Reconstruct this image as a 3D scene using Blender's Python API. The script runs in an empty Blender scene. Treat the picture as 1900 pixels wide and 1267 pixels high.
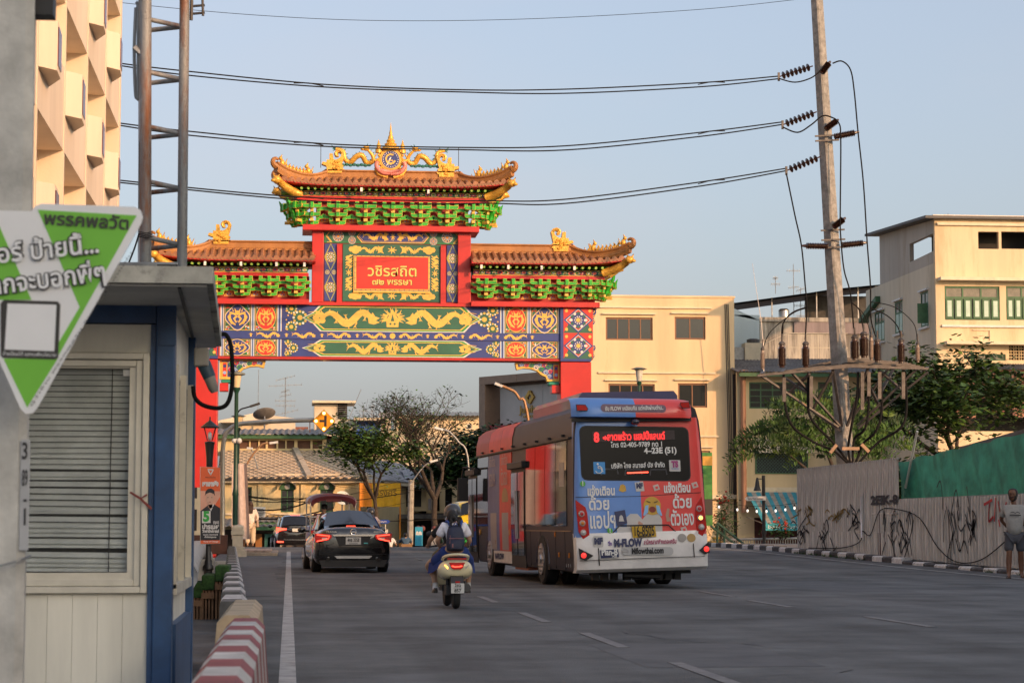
import bpy,bmesh,math,random
from mathutils import Vector,Matrix
from math import sin,cos,tan,pi,radians as R,atan2,sqrt
random.seed(7)
SC=bpy.context.scene
COL=SC.collection
# ---------------------------------------------------------------- camera, world, sun, exposure
F=4000.0
PITCH=math.atan(341.5/F);YAW=math.atan(414*cos(PITCH)/F);EYE=1.15
cam_d=bpy.data.cameras.new('camera');CAM=bpy.data.objects.new('camera',cam_d);COL.objects.link(CAM)
cam_d.sensor_width=36;cam_d.lens=36*F/1900;cam_d.clip_start=.3;cam_d.clip_end=3000
CAM.location=(0,0,EYE);CAM.rotation_euler=(pi/2+PITCH,0,-YAW)
cam_d.dof.use_dof=True;cam_d.dof.focus_distance=58;cam_d.dof.aperture_fstop=11
SC.camera=CAM
SUN_EL,SUN_AZ=R(15),R(38)
W=bpy.data.worlds.new('World');SC.world=W;W.use_nodes=True
nt=W.node_tree;bg=nt.nodes['Background']
sky=nt.nodes.new('ShaderNodeTexSky');sky.sky_type='NISHITA';sky.sun_disc=False
sky.sun_elevation=SUN_EL;sky.sun_rotation=pi-SUN_AZ;sky.air_density=1.0;sky.dust_density=5.0;sky.ozone_density=2.0
mxs=nt.nodes.new('ShaderNodeMix');mxs.data_type='RGBA';mxs.inputs[0].default_value=.42;mxs.inputs[7].default_value=(2.42,2.32,2.5,1)
stc=nt.nodes.new('ShaderNodeTexCoord');smp=nt.nodes.new('ShaderNodeMapping');smp.inputs['Scale'].default_value=(1,1,2.6);sno=nt.nodes.new('ShaderNodeTexNoise');sno.inputs['Scale'].default_value=3.2;sno.inputs['Detail'].default_value=5
smr=nt.nodes.new('ShaderNodeMapRange');smr.inputs[1].default_value=.46;smr.inputs[2].default_value=.75;smr.inputs[3].default_value=.40;smr.inputs[4].default_value=.62
nt.links.new(stc.outputs['Generated'],smp.inputs[0]);nt.links.new(smp.outputs[0],sno.inputs[0]);nt.links.new(sno.outputs[0],smr.inputs[0]);nt.links.new(smr.outputs[0],mxs.inputs[0])
nt.links.new(sky.outputs[0],mxs.inputs[6]);nt.links.new(mxs.outputs[2],bg.inputs[0]);bg.inputs[1].default_value=0.14
sun_d=bpy.data.lights.new('sun','SUN');sun_d.energy=2.0;sun_d.angle=R(.6);sun_d.color=(1,.54,.27)
SUN=bpy.data.objects.new('sun',sun_d);COL.objects.link(SUN)
sd=Vector((-sin(SUN_AZ)*cos(SUN_EL),cos(SUN_AZ)*cos(SUN_EL),-sin(SUN_EL)))
SUN.rotation_euler=sd.to_track_quat('-Z','Y').to_euler()
SC.view_settings.view_transform='Standard';SC.view_settings.look='None';SC.view_settings.gamma=1
SC.view_settings.exposure=1.0;SC.view_settings.use_curve_mapping=False
# ---------------------------------------------------------------- measuring: photo pixel -> point on a plane of the place
_m=CAM.rotation_euler.to_matrix()
def ray(px,py):return _m@Vector(((px-950)/F,-(py-633.5)/F,-1))
def at(px,py,Y):d=ray(px,py);t=Y/d.y;return Vector((d.x*t,Y,EYE+d.z*t))
def atx(px,py,X):d=ray(px,py);t=X/d.x;return Vector((X,d.y*t,EYE+d.z*t))
def gnd(px,py,z=0):d=ray(px,py);t=(z-EYE)/d.z;return Vector((d.x*t,d.y*t,z))
def roadz(y):
    if y<42:return 0
    if y<84:t=(y-42)/42;return .32*t*t*(3-2*t)
    if y<135:t=(y-84)/51;return .32-1.5*t*t*(3-2*t)
    return-1.18
# ---------------------------------------------------------------- materials
def srgb(r,g,b,a=1):
    f=lambda c:((c/255+.055)/1.055)**2.4 if c>10 else c/255/12.92
    return(f(r),f(g),f(b),a)
MATS={}
def mat(name,col,rough=.6,metal=0,var=.12,scale=3.,bump=0.,bscale=40.,emit=None,est=0,coat=0,spec=.5,streak=0,alpha=1,dirt=None,trans=0):
    if name in MATS:return MATS[name]
    m=bpy.data.materials.new(name);m.use_nodes=True;n=m.node_tree;b=n.nodes['Principled BSDF']
    c=tuple(col[:3])+(1,)
    b.inputs['Roughness'].default_value=rough;b.inputs['Metallic'].default_value=metal
    b.inputs['Coat Weight'].default_value=coat;b.inputs['Specular IOR Level'].default_value=spec
    b.inputs['Base Color'].default_value=c
    if trans:b.inputs['Transmission Weight'].default_value=trans
    tc=n.nodes.new('ShaderNodeTexCoord')
    if var or streak:
        no=n.nodes.new('ShaderNodeTexNoise');no.inputs['Scale'].default_value=scale;no.inputs['Detail'].default_value=6
        no.inputs['Roughness'].default_value=.65
        mp=n.nodes.new('ShaderNodeMapping');n.links.new(tc.outputs['Object'],mp.inputs[0]);n.links.new(mp.outputs[0],no.inputs[0])
        if streak:mp.inputs['Scale'].default_value=(1,1,.15)
        mr=n.nodes.new('ShaderNodeMapRange');mr.inputs[1].default_value=.3;mr.inputs[2].default_value=.7
        mr.inputs[3].default_value=1-var*1.6;mr.inputs[4].default_value=1+var*.8
        n.links.new(no.outputs[0],mr.inputs[0])
        mx=n.nodes.new('ShaderNodeMix');mx.data_type='RGBA';mx.blend_type='MULTIPLY';mx.inputs[0].default_value=1
        mx.inputs[6].default_value=c;n.links.new(mr.outputs[0],mx.inputs[7]);out=mx.outputs[2]
        if dirt:
            d2=n.nodes.new('ShaderNodeTexNoise');d2.inputs['Scale'].default_value=scale*.45;d2.inputs['Detail'].default_value=8
            d2.inputs['Roughness'].default_value=.75;n.links.new(mp.outputs[0],d2.inputs[0])
            r2=n.nodes.new('ShaderNodeMapRange');r2.inputs[1].default_value=dirt[1];r2.inputs[2].default_value=dirt[1]+.12
            n.links.new(d2.outputs[0],r2.inputs[0])
            m2=n.nodes.new('ShaderNodeMix');m2.data_type='RGBA';n.links.new(r2.outputs[0],m2.inputs[0])
            n.links.new(out,m2.inputs[6]);m2.inputs[7].default_value=tuple(dirt[0][:3])+(1,);out=m2.outputs[2]
        n.links.new(out,b.inputs['Base Color'])
    if bump:
        nb=n.nodes.new('ShaderNodeTexNoise');nb.inputs['Scale'].default_value=bscale;nb.inputs['Detail'].default_value=4
        n.links.new(tc.outputs['Object'],nb.inputs[0])
        bn=n.nodes.new('ShaderNodeBump');bn.inputs['Strength'].default_value=bump;bn.inputs['Distance'].default_value=.02
        n.links.new(nb.outputs[0],bn.inputs['Height']);n.links.new(bn.outputs[0],b.inputs['Normal'])
    if emit:
        b.inputs['Emission Color'].default_value=tuple(emit[:3])+(1,);b.inputs['Emission Strength'].default_value=est
    if alpha<1:b.inputs['Alpha'].default_value=alpha
    MATS[name]=m;return m
# ---------------------------------------------------------------- mesh builder
class MB:
    def __init__(s):s.v=[];s.f=[];s.m=[];s.T=None
    def add(s,vs,fs,m=0):
        b=len(s.v)
        s.v+=[tuple(s.T@Vector(p))for p in vs]if s.T else[tuple(p)for p in vs]
        for f in fs:s.f.append(tuple(i+b for i in f));s.m.append(m)
        return s
    def poly(s,pts,m=0):return s.add(pts,[tuple(range(len(pts)))],m)
    def box(s,a,b,m=0):
        x0,x1=sorted((a[0],b[0]));y0,y1=sorted((a[1],b[1]));z0,z1=sorted((a[2],b[2]))
        return s.add([(x0,y0,z0),(x1,y0,z0),(x1,y1,z0),(x0,y1,z0),(x0,y0,z1),(x1,y0,z1),(x1,y1,z1),(x0,y1,z1)],
              [(0,3,2,1),(4,5,6,7),(0,1,5,4),(1,2,6,5),(2,3,7,6),(3,0,4,7)],m)
    def cbox(s,c,d,m=0):return s.box((c[0]-d[0]/2,c[1]-d[1]/2,c[2]-d[2]/2),(c[0]+d[0]/2,c[1]+d[1]/2,c[2]+d[2]/2),m)
    def tube(s,pts,r,n=8,m=0,flat=1.,cap=True):
        P=[Vector(p)for p in pts];k=len(P);rs=r if isinstance(r,(list,tuple))else[r]*k
        vs=[];fs=[];up=None
        for i in range(k):
            t=(P[min(i+1,k-1)]-P[max(i-1,0)]).normalized()
            if up is None:
                up=Vector((0,0,1))if abs(t.z)<.9 else Vector((0,1,0))
            a=t.cross(up).normalized();bb=a.cross(t).normalized();up=bb
            for j in range(n):
                q=2*pi*(j+.5)/n;vs.append(P[i]+a*cos(q)*rs[i]*flat+bb*sin(q)*rs[i])
        for i in range(k-1):
            for j in range(n):fs.append((i*n+j,i*n+(j+1)%n,(i+1)*n+(j+1)%n,(i+1)*n+j))
        if cap:fs.append(tuple(range(n)));fs.append(tuple((k-1)*n+j for j in reversed(range(n))))
        return s.add(vs,fs,m)
    def bar(s,a,b,w,h=None,m=0):
        a=Vector(a);b=Vector(b);t=(b-a).normalized();up=Vector((0,0,1))if abs(t.z)<.95 else Vector((0,1,0))
        x=t.cross(up).normalized()*w/2;z=x.cross(t).normalized()*(h or w)/2
        return s.add([a-x-z,a+x-z,a+x+z,a-x+z,b-x-z,b+x-z,b+x+z,b-x+z],
              [(0,3,2,1),(4,5,6,7),(0,1,5,4),(1,2,6,5),(2,3,7,6),(3,0,4,7)],m)
    def lathe(s,prof,c=(0,0,0),n=16,m=0,ax='z',sx=1,sy=1):
        vs=[];fs=[];k=len(prof)
        for r,z in prof:
            for j in range(n):
                q=2*pi*j/n;x,y=r*cos(q)*sx,r*sin(q)*sy
                p=(x,y,z)if ax=='z' else((z,x,y)if ax=='x' else(x,z,y))
                vs.append((c[0]+p[0],c[1]+p[1],c[2]+p[2]))
        for i in range(k-1):
            for j in range(n):
                fs.append((i*n+j,i*n+(j+1)%n,(i+1)*n+(j+1)%n,(i+1)*n+j))
        fs.append(tuple(reversed(range(n))));fs.append(tuple((k-1)*n+j for j in range(n)))
        return s.add(vs,fs,m)
    def ball(s,c,r,n=12,m=0,h=8):
        rr=r if isinstance(r,(tuple,list))else(r,r,r);vs=[];fs=[]
        for i in range(1,h):
            a=pi*i/h
            for j in range(n):
                q=2*pi*j/n;vs.append((c[0]+rr[0]*sin(a)*cos(q),c[1]+rr[1]*sin(a)*sin(q),c[2]+rr[2]*cos(a)))
        for i in range(h-2):
            for j in range(n):fs.append((i*n+j,(i+1)*n+j,(i+1)*n+(j+1)%n,i*n+(j+1)%n))
        a=len(vs);vs+=[(c[0],c[1],c[2]+rr[2]),(c[0],c[1],c[2]-rr[2])]
        for j in range(n):fs.append((a,j,(j+1)%n));fs.append((a+1,(h-2)*n+(j+1)%n,(h-2)*n+j))
        return s.add(vs,fs,m)
    def prism(s,pts,d0,d1,fn,m=0,ms=None,bev=0):
        n=len(pts)
        vs=[fn(u,v,d0)for u,v in pts]+[fn(u,v,d1)for u,v in pts]
        s.add(vs,[(i,(i+1)%n,n+(i+1)%n,n+i)for i in range(n)],m if ms is None else ms)
        s.add(vs[:n],[tuple(range(n))],m);s.add(vs[n:],[tuple(reversed(range(n)))],m);return s
    def mesh(s,name,mats,smooth=None,merge=False):
        me=bpy.data.meshes.new(name);me.from_pydata(s.v,[],s.f)
        mats=mats if isinstance(mats,(list,tuple))else[mats]
        for q in mats:me.materials.append(q)
        if len(mats)>1:me.polygons.foreach_set('material_index',s.m)
        if merge:
            b=bmesh.new();b.from_mesh(me);bmesh.ops.remove_doubles(b,verts=b.verts,dist=merge if merge is not True else 1e-4)
            bmesh.ops.recalc_face_normals(b,faces=b.faces);b.to_mesh(me);b.free()
        if smooth:
            me.shade_smooth()
            if smooth is not True:me.set_sharp_from_angle(angle=R(smooth))
        me.update();return me
    def build(s,name,mats,parent=None,smooth=None,loc=None,rot=None,merge=False,bevel=0,seg=2):
        o=bpy.data.objects.new(name,s.mesh(name,mats,smooth,merge));COL.objects.link(o)
        if parent:o.parent=parent;KIDS.setdefault(parent,[]).append(o)
        if loc is not None:o.location=loc
        if rot is not None:o.rotation_euler=rot
        if bevel:
            md=o.modifiers.new('bevel','BEVEL');md.width=bevel;md.segments=seg;md.limit_method='ANGLE';md.angle_limit=R(40)
            md.harden_normals=False
            PENDING.append(o)
        return o
PENDING=[]
KIDS={}
def link(name,me,parent=None,loc=None,rot=None,scale=None):
    o=bpy.data.objects.new(name,me);COL.objects.link(o)
    if parent:o.parent=parent;KIDS.setdefault(parent,[]).append(o)
    if loc is not None:o.location=loc
    if rot is not None:o.rotation_euler=rot
    if scale is not None:o.scale=scale
    return o
def thing(name,label,cat,loc=(0,0,0),rotz=0,group=None):
    o=bpy.data.objects.new(name,None);COL.objects.link(o);o.location=loc;o.rotation_euler=(0,0,rotz)
    o.empty_display_size=.2;return tag(o,label,cat,group)
def tag(o,label,cat,group=None):
    o['label']=label;o['category']=cat
    if group:o['group']=group
    return o
def structure(o,label=None):
    o['kind']='structure'
    if label:o['label']=label
    return o
def stuff(o,label=None):
    o['kind']='stuff'
    if label:o['label']=label
    return o
def lab(o,t):o['label']=t;return o
def dup(o,parent=None,**k):
    c=o.copy();COL.objects.link(c)
    if parent:c.parent=parent;KIDS.setdefault(parent,[]).append(c)
    for ch in KIDS.get(o,()):dup(ch,c)
    for kk,v in k.items():
        if kk=='loc':c.location=v
        elif kk=='rot':c.rotation_euler=v
        elif kk=='scale':c.scale=v
        else:c[kk]=v
    return c
def smooth_path(pts,k=6):
    P=[Vector(p)for p in pts];out=[]
    for i in range(len(P)-1):
        a=P[max(i-1,0)];b=P[i];c=P[i+1];d=P[min(i+2,len(P)-1)]
        for j in range(k):
            t=j/k;out.append(.5*((2*b)+(c-a)*t+(2*a-5*b+4*c-d)*t*t+(3*b-a-3*c+d)*t**3))
    out.append(P[-1]);return out
# ---------------------------------------------------------------- writing (converted to meshes in one go at the end)
TEXTS=[]
def text(body,size,m,parent,loc,rot=(pi/2,0,0),name='lettering',width=None,ext=.0,align='CENTER',bold=0,shear=0,sx=1):
    c=bpy.data.curves.new(name,'FONT');c.body=body;c.size=size;c.align_x=align;c.align_y='CENTER'
    c.extrude=ext;c.offset=bold;c.resolution_u=3;c.shear=shear
    c.materials.append(m)
    o=bpy.data.objects.new(name,c);COL.objects.link(o);o.parent=parent;o.location=loc;o.rotation_euler=rot;o.scale=(sx,1,1)
    TEXTS.append((o,width));return o
def finish():
    bpy.context.view_layer.update();dg=bpy.context.evaluated_depsgraph_get()
    for o in PENDING:
        me=bpy.data.meshes.new_from_object(o.evaluated_get(dg));o.modifiers.clear();o.data=me
        if o.get('sm'):
            me.shade_smooth()
            if o['sm']!=1:me.set_sharp_from_angle(angle=R(o['sm']))
    for o,width in TEXTS:
        me=bpy.data.meshes.new_from_object(o.evaluated_get(dg))
        if not me.vertices:print('empty text',o.data.body);continue
        nv=len(me.vertices);comp=list(range(nv))
        def find(i):
            while comp[i]!=i:comp[i]=comp[comp[i]];i=comp[i]
            return i
        for e in me.edges:
            a,b=find(e.vertices[0]),find(e.vertices[1])
            if a!=b:comp[a]=b
        ids={}
        for v in me.vertices:
            k=ids.setdefault(find(v.index),len(ids));v.co.z+=(k%7)*.0006
        xs=[v.co.x for v in me.vertices];w=max(xs)-min(xs);s=width/w if width else 1
        mid=(max(xs)+min(xs))/2 if o.data.align_x=='CENTER' else 0
        for v in me.vertices:v.co.x=(v.co.x-mid)*s
        n=o.name;q=bpy.data.objects.new('tmp',me);COL.objects.link(q);q.parent=o.parent
        q.location=o.location;q.rotation_euler=o.rotation_euler;q.scale=o.scale
        bpy.data.objects.remove(o);q.name=n
def skin(name,verts,edges,rad,m,parent,sub=2,sm=1):
    """one continuous body grown over a skeleton of joints"""
    me=bpy.data.meshes.new(name);me.from_pydata([tuple(v)for v in verts],edges,[]);me.materials.append(m)
    o=bpy.data.objects.new(name,me);COL.objects.link(o);o.parent=parent
    o.modifiers.new('skin','SKIN');s2=o.modifiers.new('sub','SUBSURF');s2.levels=sub;s2.render_levels=sub
    for i,r in enumerate(rad):
        sv=me.skin_vertices[0].data[i];sv.radius=(r,r)if not isinstance(r,(tuple,list))else r
        sv.use_root=(i==0)
    o['sm']=1;PENDING.append(o);return o
# ================================================================ THE SETTING
ASPH=mat('asphalt',(.122,.132,.137),.85,var=.38,scale=.5,bump=.9,bscale=70,dirt=((.148,.158,.16),.56))
n_=ASPH.node_tree;b_=n_.nodes['Principled BSDF'];src=b_.inputs['Base Color'].links[0].from_socket
tc_=n_.nodes.new('ShaderNodeTexCoord');mp_=n_.nodes.new('ShaderNodeMapping');mp_.inputs['Scale'].default_value=(.9,.035,1);no_=n_.nodes.new('ShaderNodeTexNoise');no_.inputs['Scale'].default_value=1.3;no_.inputs['Detail'].default_value=5
n_.links.new(tc_.outputs['Object'],mp_.inputs[0]);n_.links.new(mp_.outputs[0],no_.inputs[0]);mr_=n_.nodes.new('ShaderNodeMapRange');mr_.inputs[1].default_value=.35;mr_.inputs[2].default_value=.68;mr_.inputs[3].default_value=.74;mr_.inputs[4].default_value=1.16
mx_=n_.nodes.new('ShaderNodeMix');mx_.data_type='RGBA';mx_.blend_type='MULTIPLY';mx_.inputs[0].default_value=1;n_.links.new(no_.outputs[0],mr_.inputs[0]);n_.links.new(src,mx_.inputs[6]);n_.links.new(mr_.outputs[0],mx_.inputs[7]);n_.links.new(mx_.outputs[2],b_.inputs['Base Color'])
GROUND=mat('paving_ground',(.16,.15,.14),.85,var=.25,scale=.6,bump=.3,bscale=30)
LINE=mat('worn_road_paint',(.38,.38,.37),.7,var=.3,scale=3,dirt=((.12,.12,.12),.55))
DASH=mat('faded_road_paint',(.19,.19,.19),.75,var=.35,scale=4,dirt=((.12,.12,.125),.5))
def ramp_sheet(name,x0,x1,y0,y1,dz,m,step=3.,nx=1,lbl=None,parent=None,xf=None):
    b=MB();n=max(1,int((y1-y0)/step));vs=[];fs=[]
    for i in range(n+1):
        y=y0+(y1-y0)*i/n
        for j in range(nx+1):
            x=x0+(x1-x0)*j/nx
            if xf:x+=xf(y)
            vs.append((x,y,roadz(y)+dz))
    for i in range(n):
        for j in range(nx):
            a=i*(nx+1)+j;fs.append((a,a+1,a+nx+2,a+nx+1))
    b.add(vs,fs);o=b.build(name,m,parent)
    return o
g=MB();g.poly([(-1500,-600,-1.32),(1500,-600,-1.32),(1500,1500,-1.32),(-1500,1500,-1.32)])
structure(g.build('ground',GROUND),'flat city ground reaching to the horizon')
g=MB()
g.box((-60,-70,-1.3),(60,84,-.045));structure(g.build('embankment',GROUND),'paved ground beside the street')
road=structure(ramp_sheet('road',-2.2,16.8,-60,300,0,ASPH,2.5,6),'worn grey asphalt street climbing to a low crest')
structure(ramp_sheet('far_road',-60,60,128,160,.004,ASPH,4,4),'cross street beyond the crest')
# painted markings, 4 mm above the asphalt
e=ramp_sheet('edge_line',-.065,.065,2,74,.004,LINE,2,parent=road)
MARK=MB();MARK.box((-.06,-1.4,0),(.06,1.4,.003));MKM=MARK.mesh('lane_dash',DASH)
for px,py in[(1310,1250),(1118,1187),(990,1145),(905,1112),(1665,1153),(1428,1120),(1330,1102)]:
    p=gnd(px,py);link('lane_dash',MKM,road,(p.x,p.y,.004))
for xx,yy in[(3.9,52),(3.8,58),(3.8,64),(8.6,60),(9.2,72)]:link('lane_dash',MKM,road,(xx,yy,roadz(yy)+.004))
structure(ramp_sheet('far_edge_line',15.75,15.88,20,110,.004,LINE,2,parent=road))
# patches / oil marks as their own thin sheets
PATCH=mat('asphalt_patch',(.098,.104,.109),.8,var=.2,scale=1.4,bump=.4,bscale=90)
TRACK=mat('polished_wheel_track',(.082,.08,.082),.6,var=.3,scale=1.2,bump=.25,bscale=90)
for(x0,x1,y0,y1,m_)in[(-1.6,-.2,36,66,PATCH)]:
    ramp_sheet('surface_patch',x0,x1,y0,y1,.002,m_,2,parent=road,xf=lambda y:.12*sin(y*.21))
rnd=random.Random(17)
CRK=mat('crack_tar',(.035,.035,.037),.6,var=.2)
for(x,y,dx,dy,n)in((1.2,14,.5,.35,14),(4.6,20,-.4,.5,16),(8.5,24,.7,.2,14),(2.4,33,.3,.8,12),(10.5,30,.6,.35,16),(6.0,15.5,.6,.1,12)):
    b=MB();P=[Vector((x,y,.0062))]
    for k in range(n):P.append(P[-1]+Vector((dx*rnd.uniform(-.2,.9),dy*rnd.uniform(.1,1.1),0)))
    for i in range(n):a,c=P[i],P[i+1];w_=.012*rnd.uniform(.5,1.2);q=(c-a).normalized();nn=Vector((-q.y,q.x,0))*w_;b.add([a+nn,a-nn,c-nn*.8,c+nn*.8],[(0,1,2,3)])
    b.build('tar_crack',CRK,road)
for(x0_,x1_,y0_,y1_)in((2.9,4.4,17.5,21.0),(9.4,11.0,37,44)):ramp_sheet('surface_patch',x0_,x1_,y0_,y1_,.002,PATCH,2,parent=road)
for(x,y)in((13.5,58.0),):
    b=MB();b.lathe([(0,.004),(.33,.004),(.33,.008),(.27,.008),(.27,.006),(0,.006)],(x,y,0),24);b.build('manhole_cover',mat('cast_iron',(.06,.055,.05),.6,metal=.4,var=.3,scale=14,bump=.8,bscale=40),road)
# kerb of black and white painted stones on the far side
KBLK=mat('kerb_black_paint',(.03,.03,.032),.7,var=.3,scale=6,dirt=((.12,.12,.11),.55))
KWHT=mat('kerb_white_paint',(.62,.62,.6),.7,var=.25,scale=6,dirt=((.22,.21,.19),.56))
kerb=MB();kerb.box((16.86,20,-.04),(17.04,43,.10));kerb=structure(kerb.build('kerb',GROUND),'low kerb of alternating black and white stones along the hoarding')
ks=MB();ks.prism([(0,-.04),(.30,-.04),(.30,.17),(.04,.17),(0,.13)],-.485,.485,lambda u,v,w:(u,w,v))
kb,kw=ks.mesh('kerb_stone',KBLK),ks.mesh('kerb_stone',KWHT)
for i in range(62):
    y=43.5+i*1.0
    link('kerb_stone',kw if i%2 else kb,kerb,(16.72+random.uniform(-.012,.012),y,roadz(y)+random.uniform(-.012,.01)-(.07 if y<58 else 0)),(0,0,random.uniform(-.01,.01)))
# pavement behind the far kerb
pv=ramp_sheet('pavement',17.0,30,40,110,.12,mat('pavement_slab',(.2,.19,.18),.8,var=.2,scale=1.5,bump=.2),2);structure(pv,'narrow concrete pavement behind the painted kerb')
# ================================================================ TREES (leaf sized faces on branching limbs)
BARK=mat('bark',(.055,.042,.033),.9,var=.3,scale=8,bump=.6,bscale=30)
def leafmat(n,c,tr=.25):
    m=mat(n,c,.6,var=.35,scale=1.6,spec=.25);b=m.node_tree.nodes['Principled BSDF'];b.inputs['Transmission Weight'].default_value=0
    b.inputs['Subsurface Weight'].default_value=0;return m
LEAF_D=leafmat('leaf_dark',(.030,.062,.020));LEAF_M=leafmat('leaf_mid',(.06,.13,.028));LEAF_L=leafmat('leaf_bright',(.10,.17,.03));LEAF_Y=leafmat('leaf_yellow',(.33,.19,.03))
def grow(rnd,base,height,spread,levels=4,r0=.12,lean=(0,0),split=3,upness=.7,twig=.55):
    """branch segments [(a,b,ra,rb,level)] and twig ends"""
    segs=[];ends=[]
    def rec(p,d,L,r,lv):
        k=3;q=p
        for i in range(k):
            dd=(d+Vector((rnd.uniform(-1,1),rnd.uniform(-1,1),rnd.uniform(-.3,.6)))*.16).normalized()
            n=q+dd*L/k;segs.append((q,n,r*(1-.3*i/k),r*(1-.3*(i+1)/k)));q=n;d=dd
            if lv>=levels-2:ends.append((q,d))
        if lv>=levels:ends.append((q,d));return
        for j in range(split if lv else split+1):
            a=rnd.uniform(0,2*pi);t=rnd.uniform(.5,1.05)
            side=Vector((cos(a),sin(a),0))
            nd=(d*upness+side*t*spread+Vector((0,0,.25))).normalized()
            rec(q if j else q,nd,L*rnd.uniform(twig,twig+.22),r*.6,lv+1)
    rec(Vector(base),Vector((lean[0],lean[1],1)).normalized(),height,r0,0)
    return segs,ends
def leaves(mb,rnd,ends,per,size,rad,mats=(0,1,2),wts=(.45,.4,.15),droop=.3,bunch=1):
    for(p,d)in ends:
        cm=rnd.choices(mats,wts)[0]
        for _ in range(per):
            c=p+Vector((rnd.gauss(0,rad),rnd.gauss(0,rad),rnd.gauss(-droop*rad,rad*.7)))
            a=rnd.uniform(0,2*pi);t=Vector((cos(a),sin(a),rnd.uniform(-.7,.25))).normalized()
            s=t.cross(Vector((rnd.uniform(-.5,.5),rnd.uniform(-.5,.5),1))).normalized();L=size*rnd.uniform(.6,1.3);w=L*.30
            mb.add([c,c+t*L*.5+s*w,c+t*L,c+t*L*.5-s*w],[(0,1,2,3)],cm if rnd.random()<.65 else rnd.choices(mats,wts)[0])
def tree(label,base,trunk_h,spread,levels,r0,per,size,rad,seed,wts=(.45,.4,.15),lean=(0,0),split=3,loc=None,group=None,name='street_tree',upness=.7,twig=.55,keep=1.,leafm=None,droop=.3):
    rnd=random.Random(seed);t=thing(name,label,'tree',base,0,group)
    segs,ends=grow(rnd,(0,0,0),trunk_h,spread,levels,r0,lean,split,upness,twig)
    tb=MB()
    for a,b,ra,rb in segs:
        tb.tube([a,b],[ra,rb],6 if ra>.04 else 4,cap=False)
    tb.build('trunk',BARK,t,smooth=True)
    cb=MB();leaves(cb,rnd,[e for e in ends if rnd.random()<keep],per,size,rad,wts=wts,droop=droop)
    cb.build('crown',leafm or[LEAF_D,LEAF_M,LEAF_L],t);return t
# ================================================================ THE GATE (Chinese style arch across the street, front at Y = GY)
GY=75.0
RED=mat('gate_red',(.52,.020,.016),.42,var=.10,scale=1.2,coat=.1,dirt=((.42,.02,.02),.62))
REDD=mat('gate_deep_red',(.33,.02,.018),.55,var=.15,scale=2)
GOLD=mat('gate_gold',(.78,.44,.07),.38,metal=.25,var=.25,scale=14,bump=.5,bscale=14)
PGOLD=mat('painted_gold',(.78,.50,.10),.5,var=.12,scale=9)
GRN=mat('bracket_green',(.035,.42,.03),.4,var=.15,scale=4)
DGRN=mat('panel_green',(.025,.13,.085),.5,var=.12,scale=2)
MGRN=mat('line_green',(.03,.30,.06),.5,var=.1)
BLU=mat('panel_blue',(.03,.055,.24),.5,var=.12,scale=2)
LBLU=mat('line_light_blue',(.28,.45,.75),.5,var=.08)
PWH=mat('panel_white',(.7,.7,.66),.5,var=.08)
PRED=mat('panel_red',(.62,.035,.025),.5,var=.08)
PINK=mat('panel_pink',(.75,.30,.28),.5,var=.08)
TERRA=mat('roof_terracotta',(.34,.15,.07),.5,var=.25,scale=3,coat=.1,dirt=((.24,.13,.08),.58))
RIDGE=mat('ridge_ochre',(.38,.17,.05),.5,var=.2,scale=2.2,streak=1,dirt=((.25,.13,.06),.6))
DARK=mat('dark_recess',(.02,.018,.016),.8,var=0)  # near-black: shade of recesses and rooms put into the colour; also print
PM=[DGRN,BLU,PGOLD,PRED,MGRN,LBLU,PWH,PINK,DARK]
cG,cB,cY,cR,cM,cL,cW,cP,cK=range(9)
gate=thing('chinese_gate','tall red Chinese style ceremonial gate with three ochre tiled roofs spanning the street','gate',(0,GY,0))
Gx=lambda px,Y=GY:at(px,600,Y).x
Gz=lambda py,Y=GY,px=724:at(px,py,Y).z
GC=(Gx(380)+Gx(1068.5))/2
def gb(mb,px0,py0,px1,py1,y0,y1,m=0):
    Y=GY+y0;mb.box((Gx(px0,Y),y0,Gz(py0,Y)),(Gx(px1,Y),y1,Gz(py1,Y)),m);return mb
class Flat:
    """flat paint layers on a front face: u,v metres, each layer 3 mm prouder"""
    def __init__(s,y):s.y=y;s.b=MB();s.k=0
    def lay(s,k=1):s.k+=k;return s
    def P(s,pts,m):s.c=(getattr(s,'c',0)+1)%44;s.b.poly([(u,s.y-.003*s.k-.00006*s.c,v)for u,v in pts],m)
    def rect(s,u0,v0,u1,v1,m):u0,u1=sorted((u0,u1));v0,v1=sorted((v0,v1));s.P([(u0,v0),(u1,v0),(u1,v1),(u0,v1)],m)
    def frame(s,u0,v0,u1,v1,w,m):
        s.rect(u0,v0,u1,v0+w,m);s.rect(u0,v1-w,u1,v1,m);s.rect(u0,v0+w,u0+w,v1-w,m);s.rect(u1-w,v0+w,u1,v1-w,m)
    def disc(s,u,v,r,m,n=14,rv=None,ph=0):rv=rv or r;s.P([(u+r*cos(2*pi*i/n+ph),v+rv*sin(2*pi*i/n+ph))for i in range(n)],m)
    def ribbon(s,pts,w,m):
        n=len(pts);ws=w if isinstance(w,(list,tuple))else[w]*n;L=[]
        for i in range(n):
            a=Vector(pts[max(i-1,0)]);b=Vector(pts[min(i+1,n-1)]);t=(b-a).normalized();nn=Vector((-t.y,t.x))
            p=Vector(pts[i]);L.append((p+nn*ws[i]/2,p-nn*ws[i]/2))
        for i in range(n-1):s.P([tuple(L[i+1][0]),tuple(L[i][0]),tuple(L[i][1]),tuple(L[i+1][1])],m)
    def build(s,name,parent,loc=None):return stuff(s.b.build(name,PM,parent,loc=loc))
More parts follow.
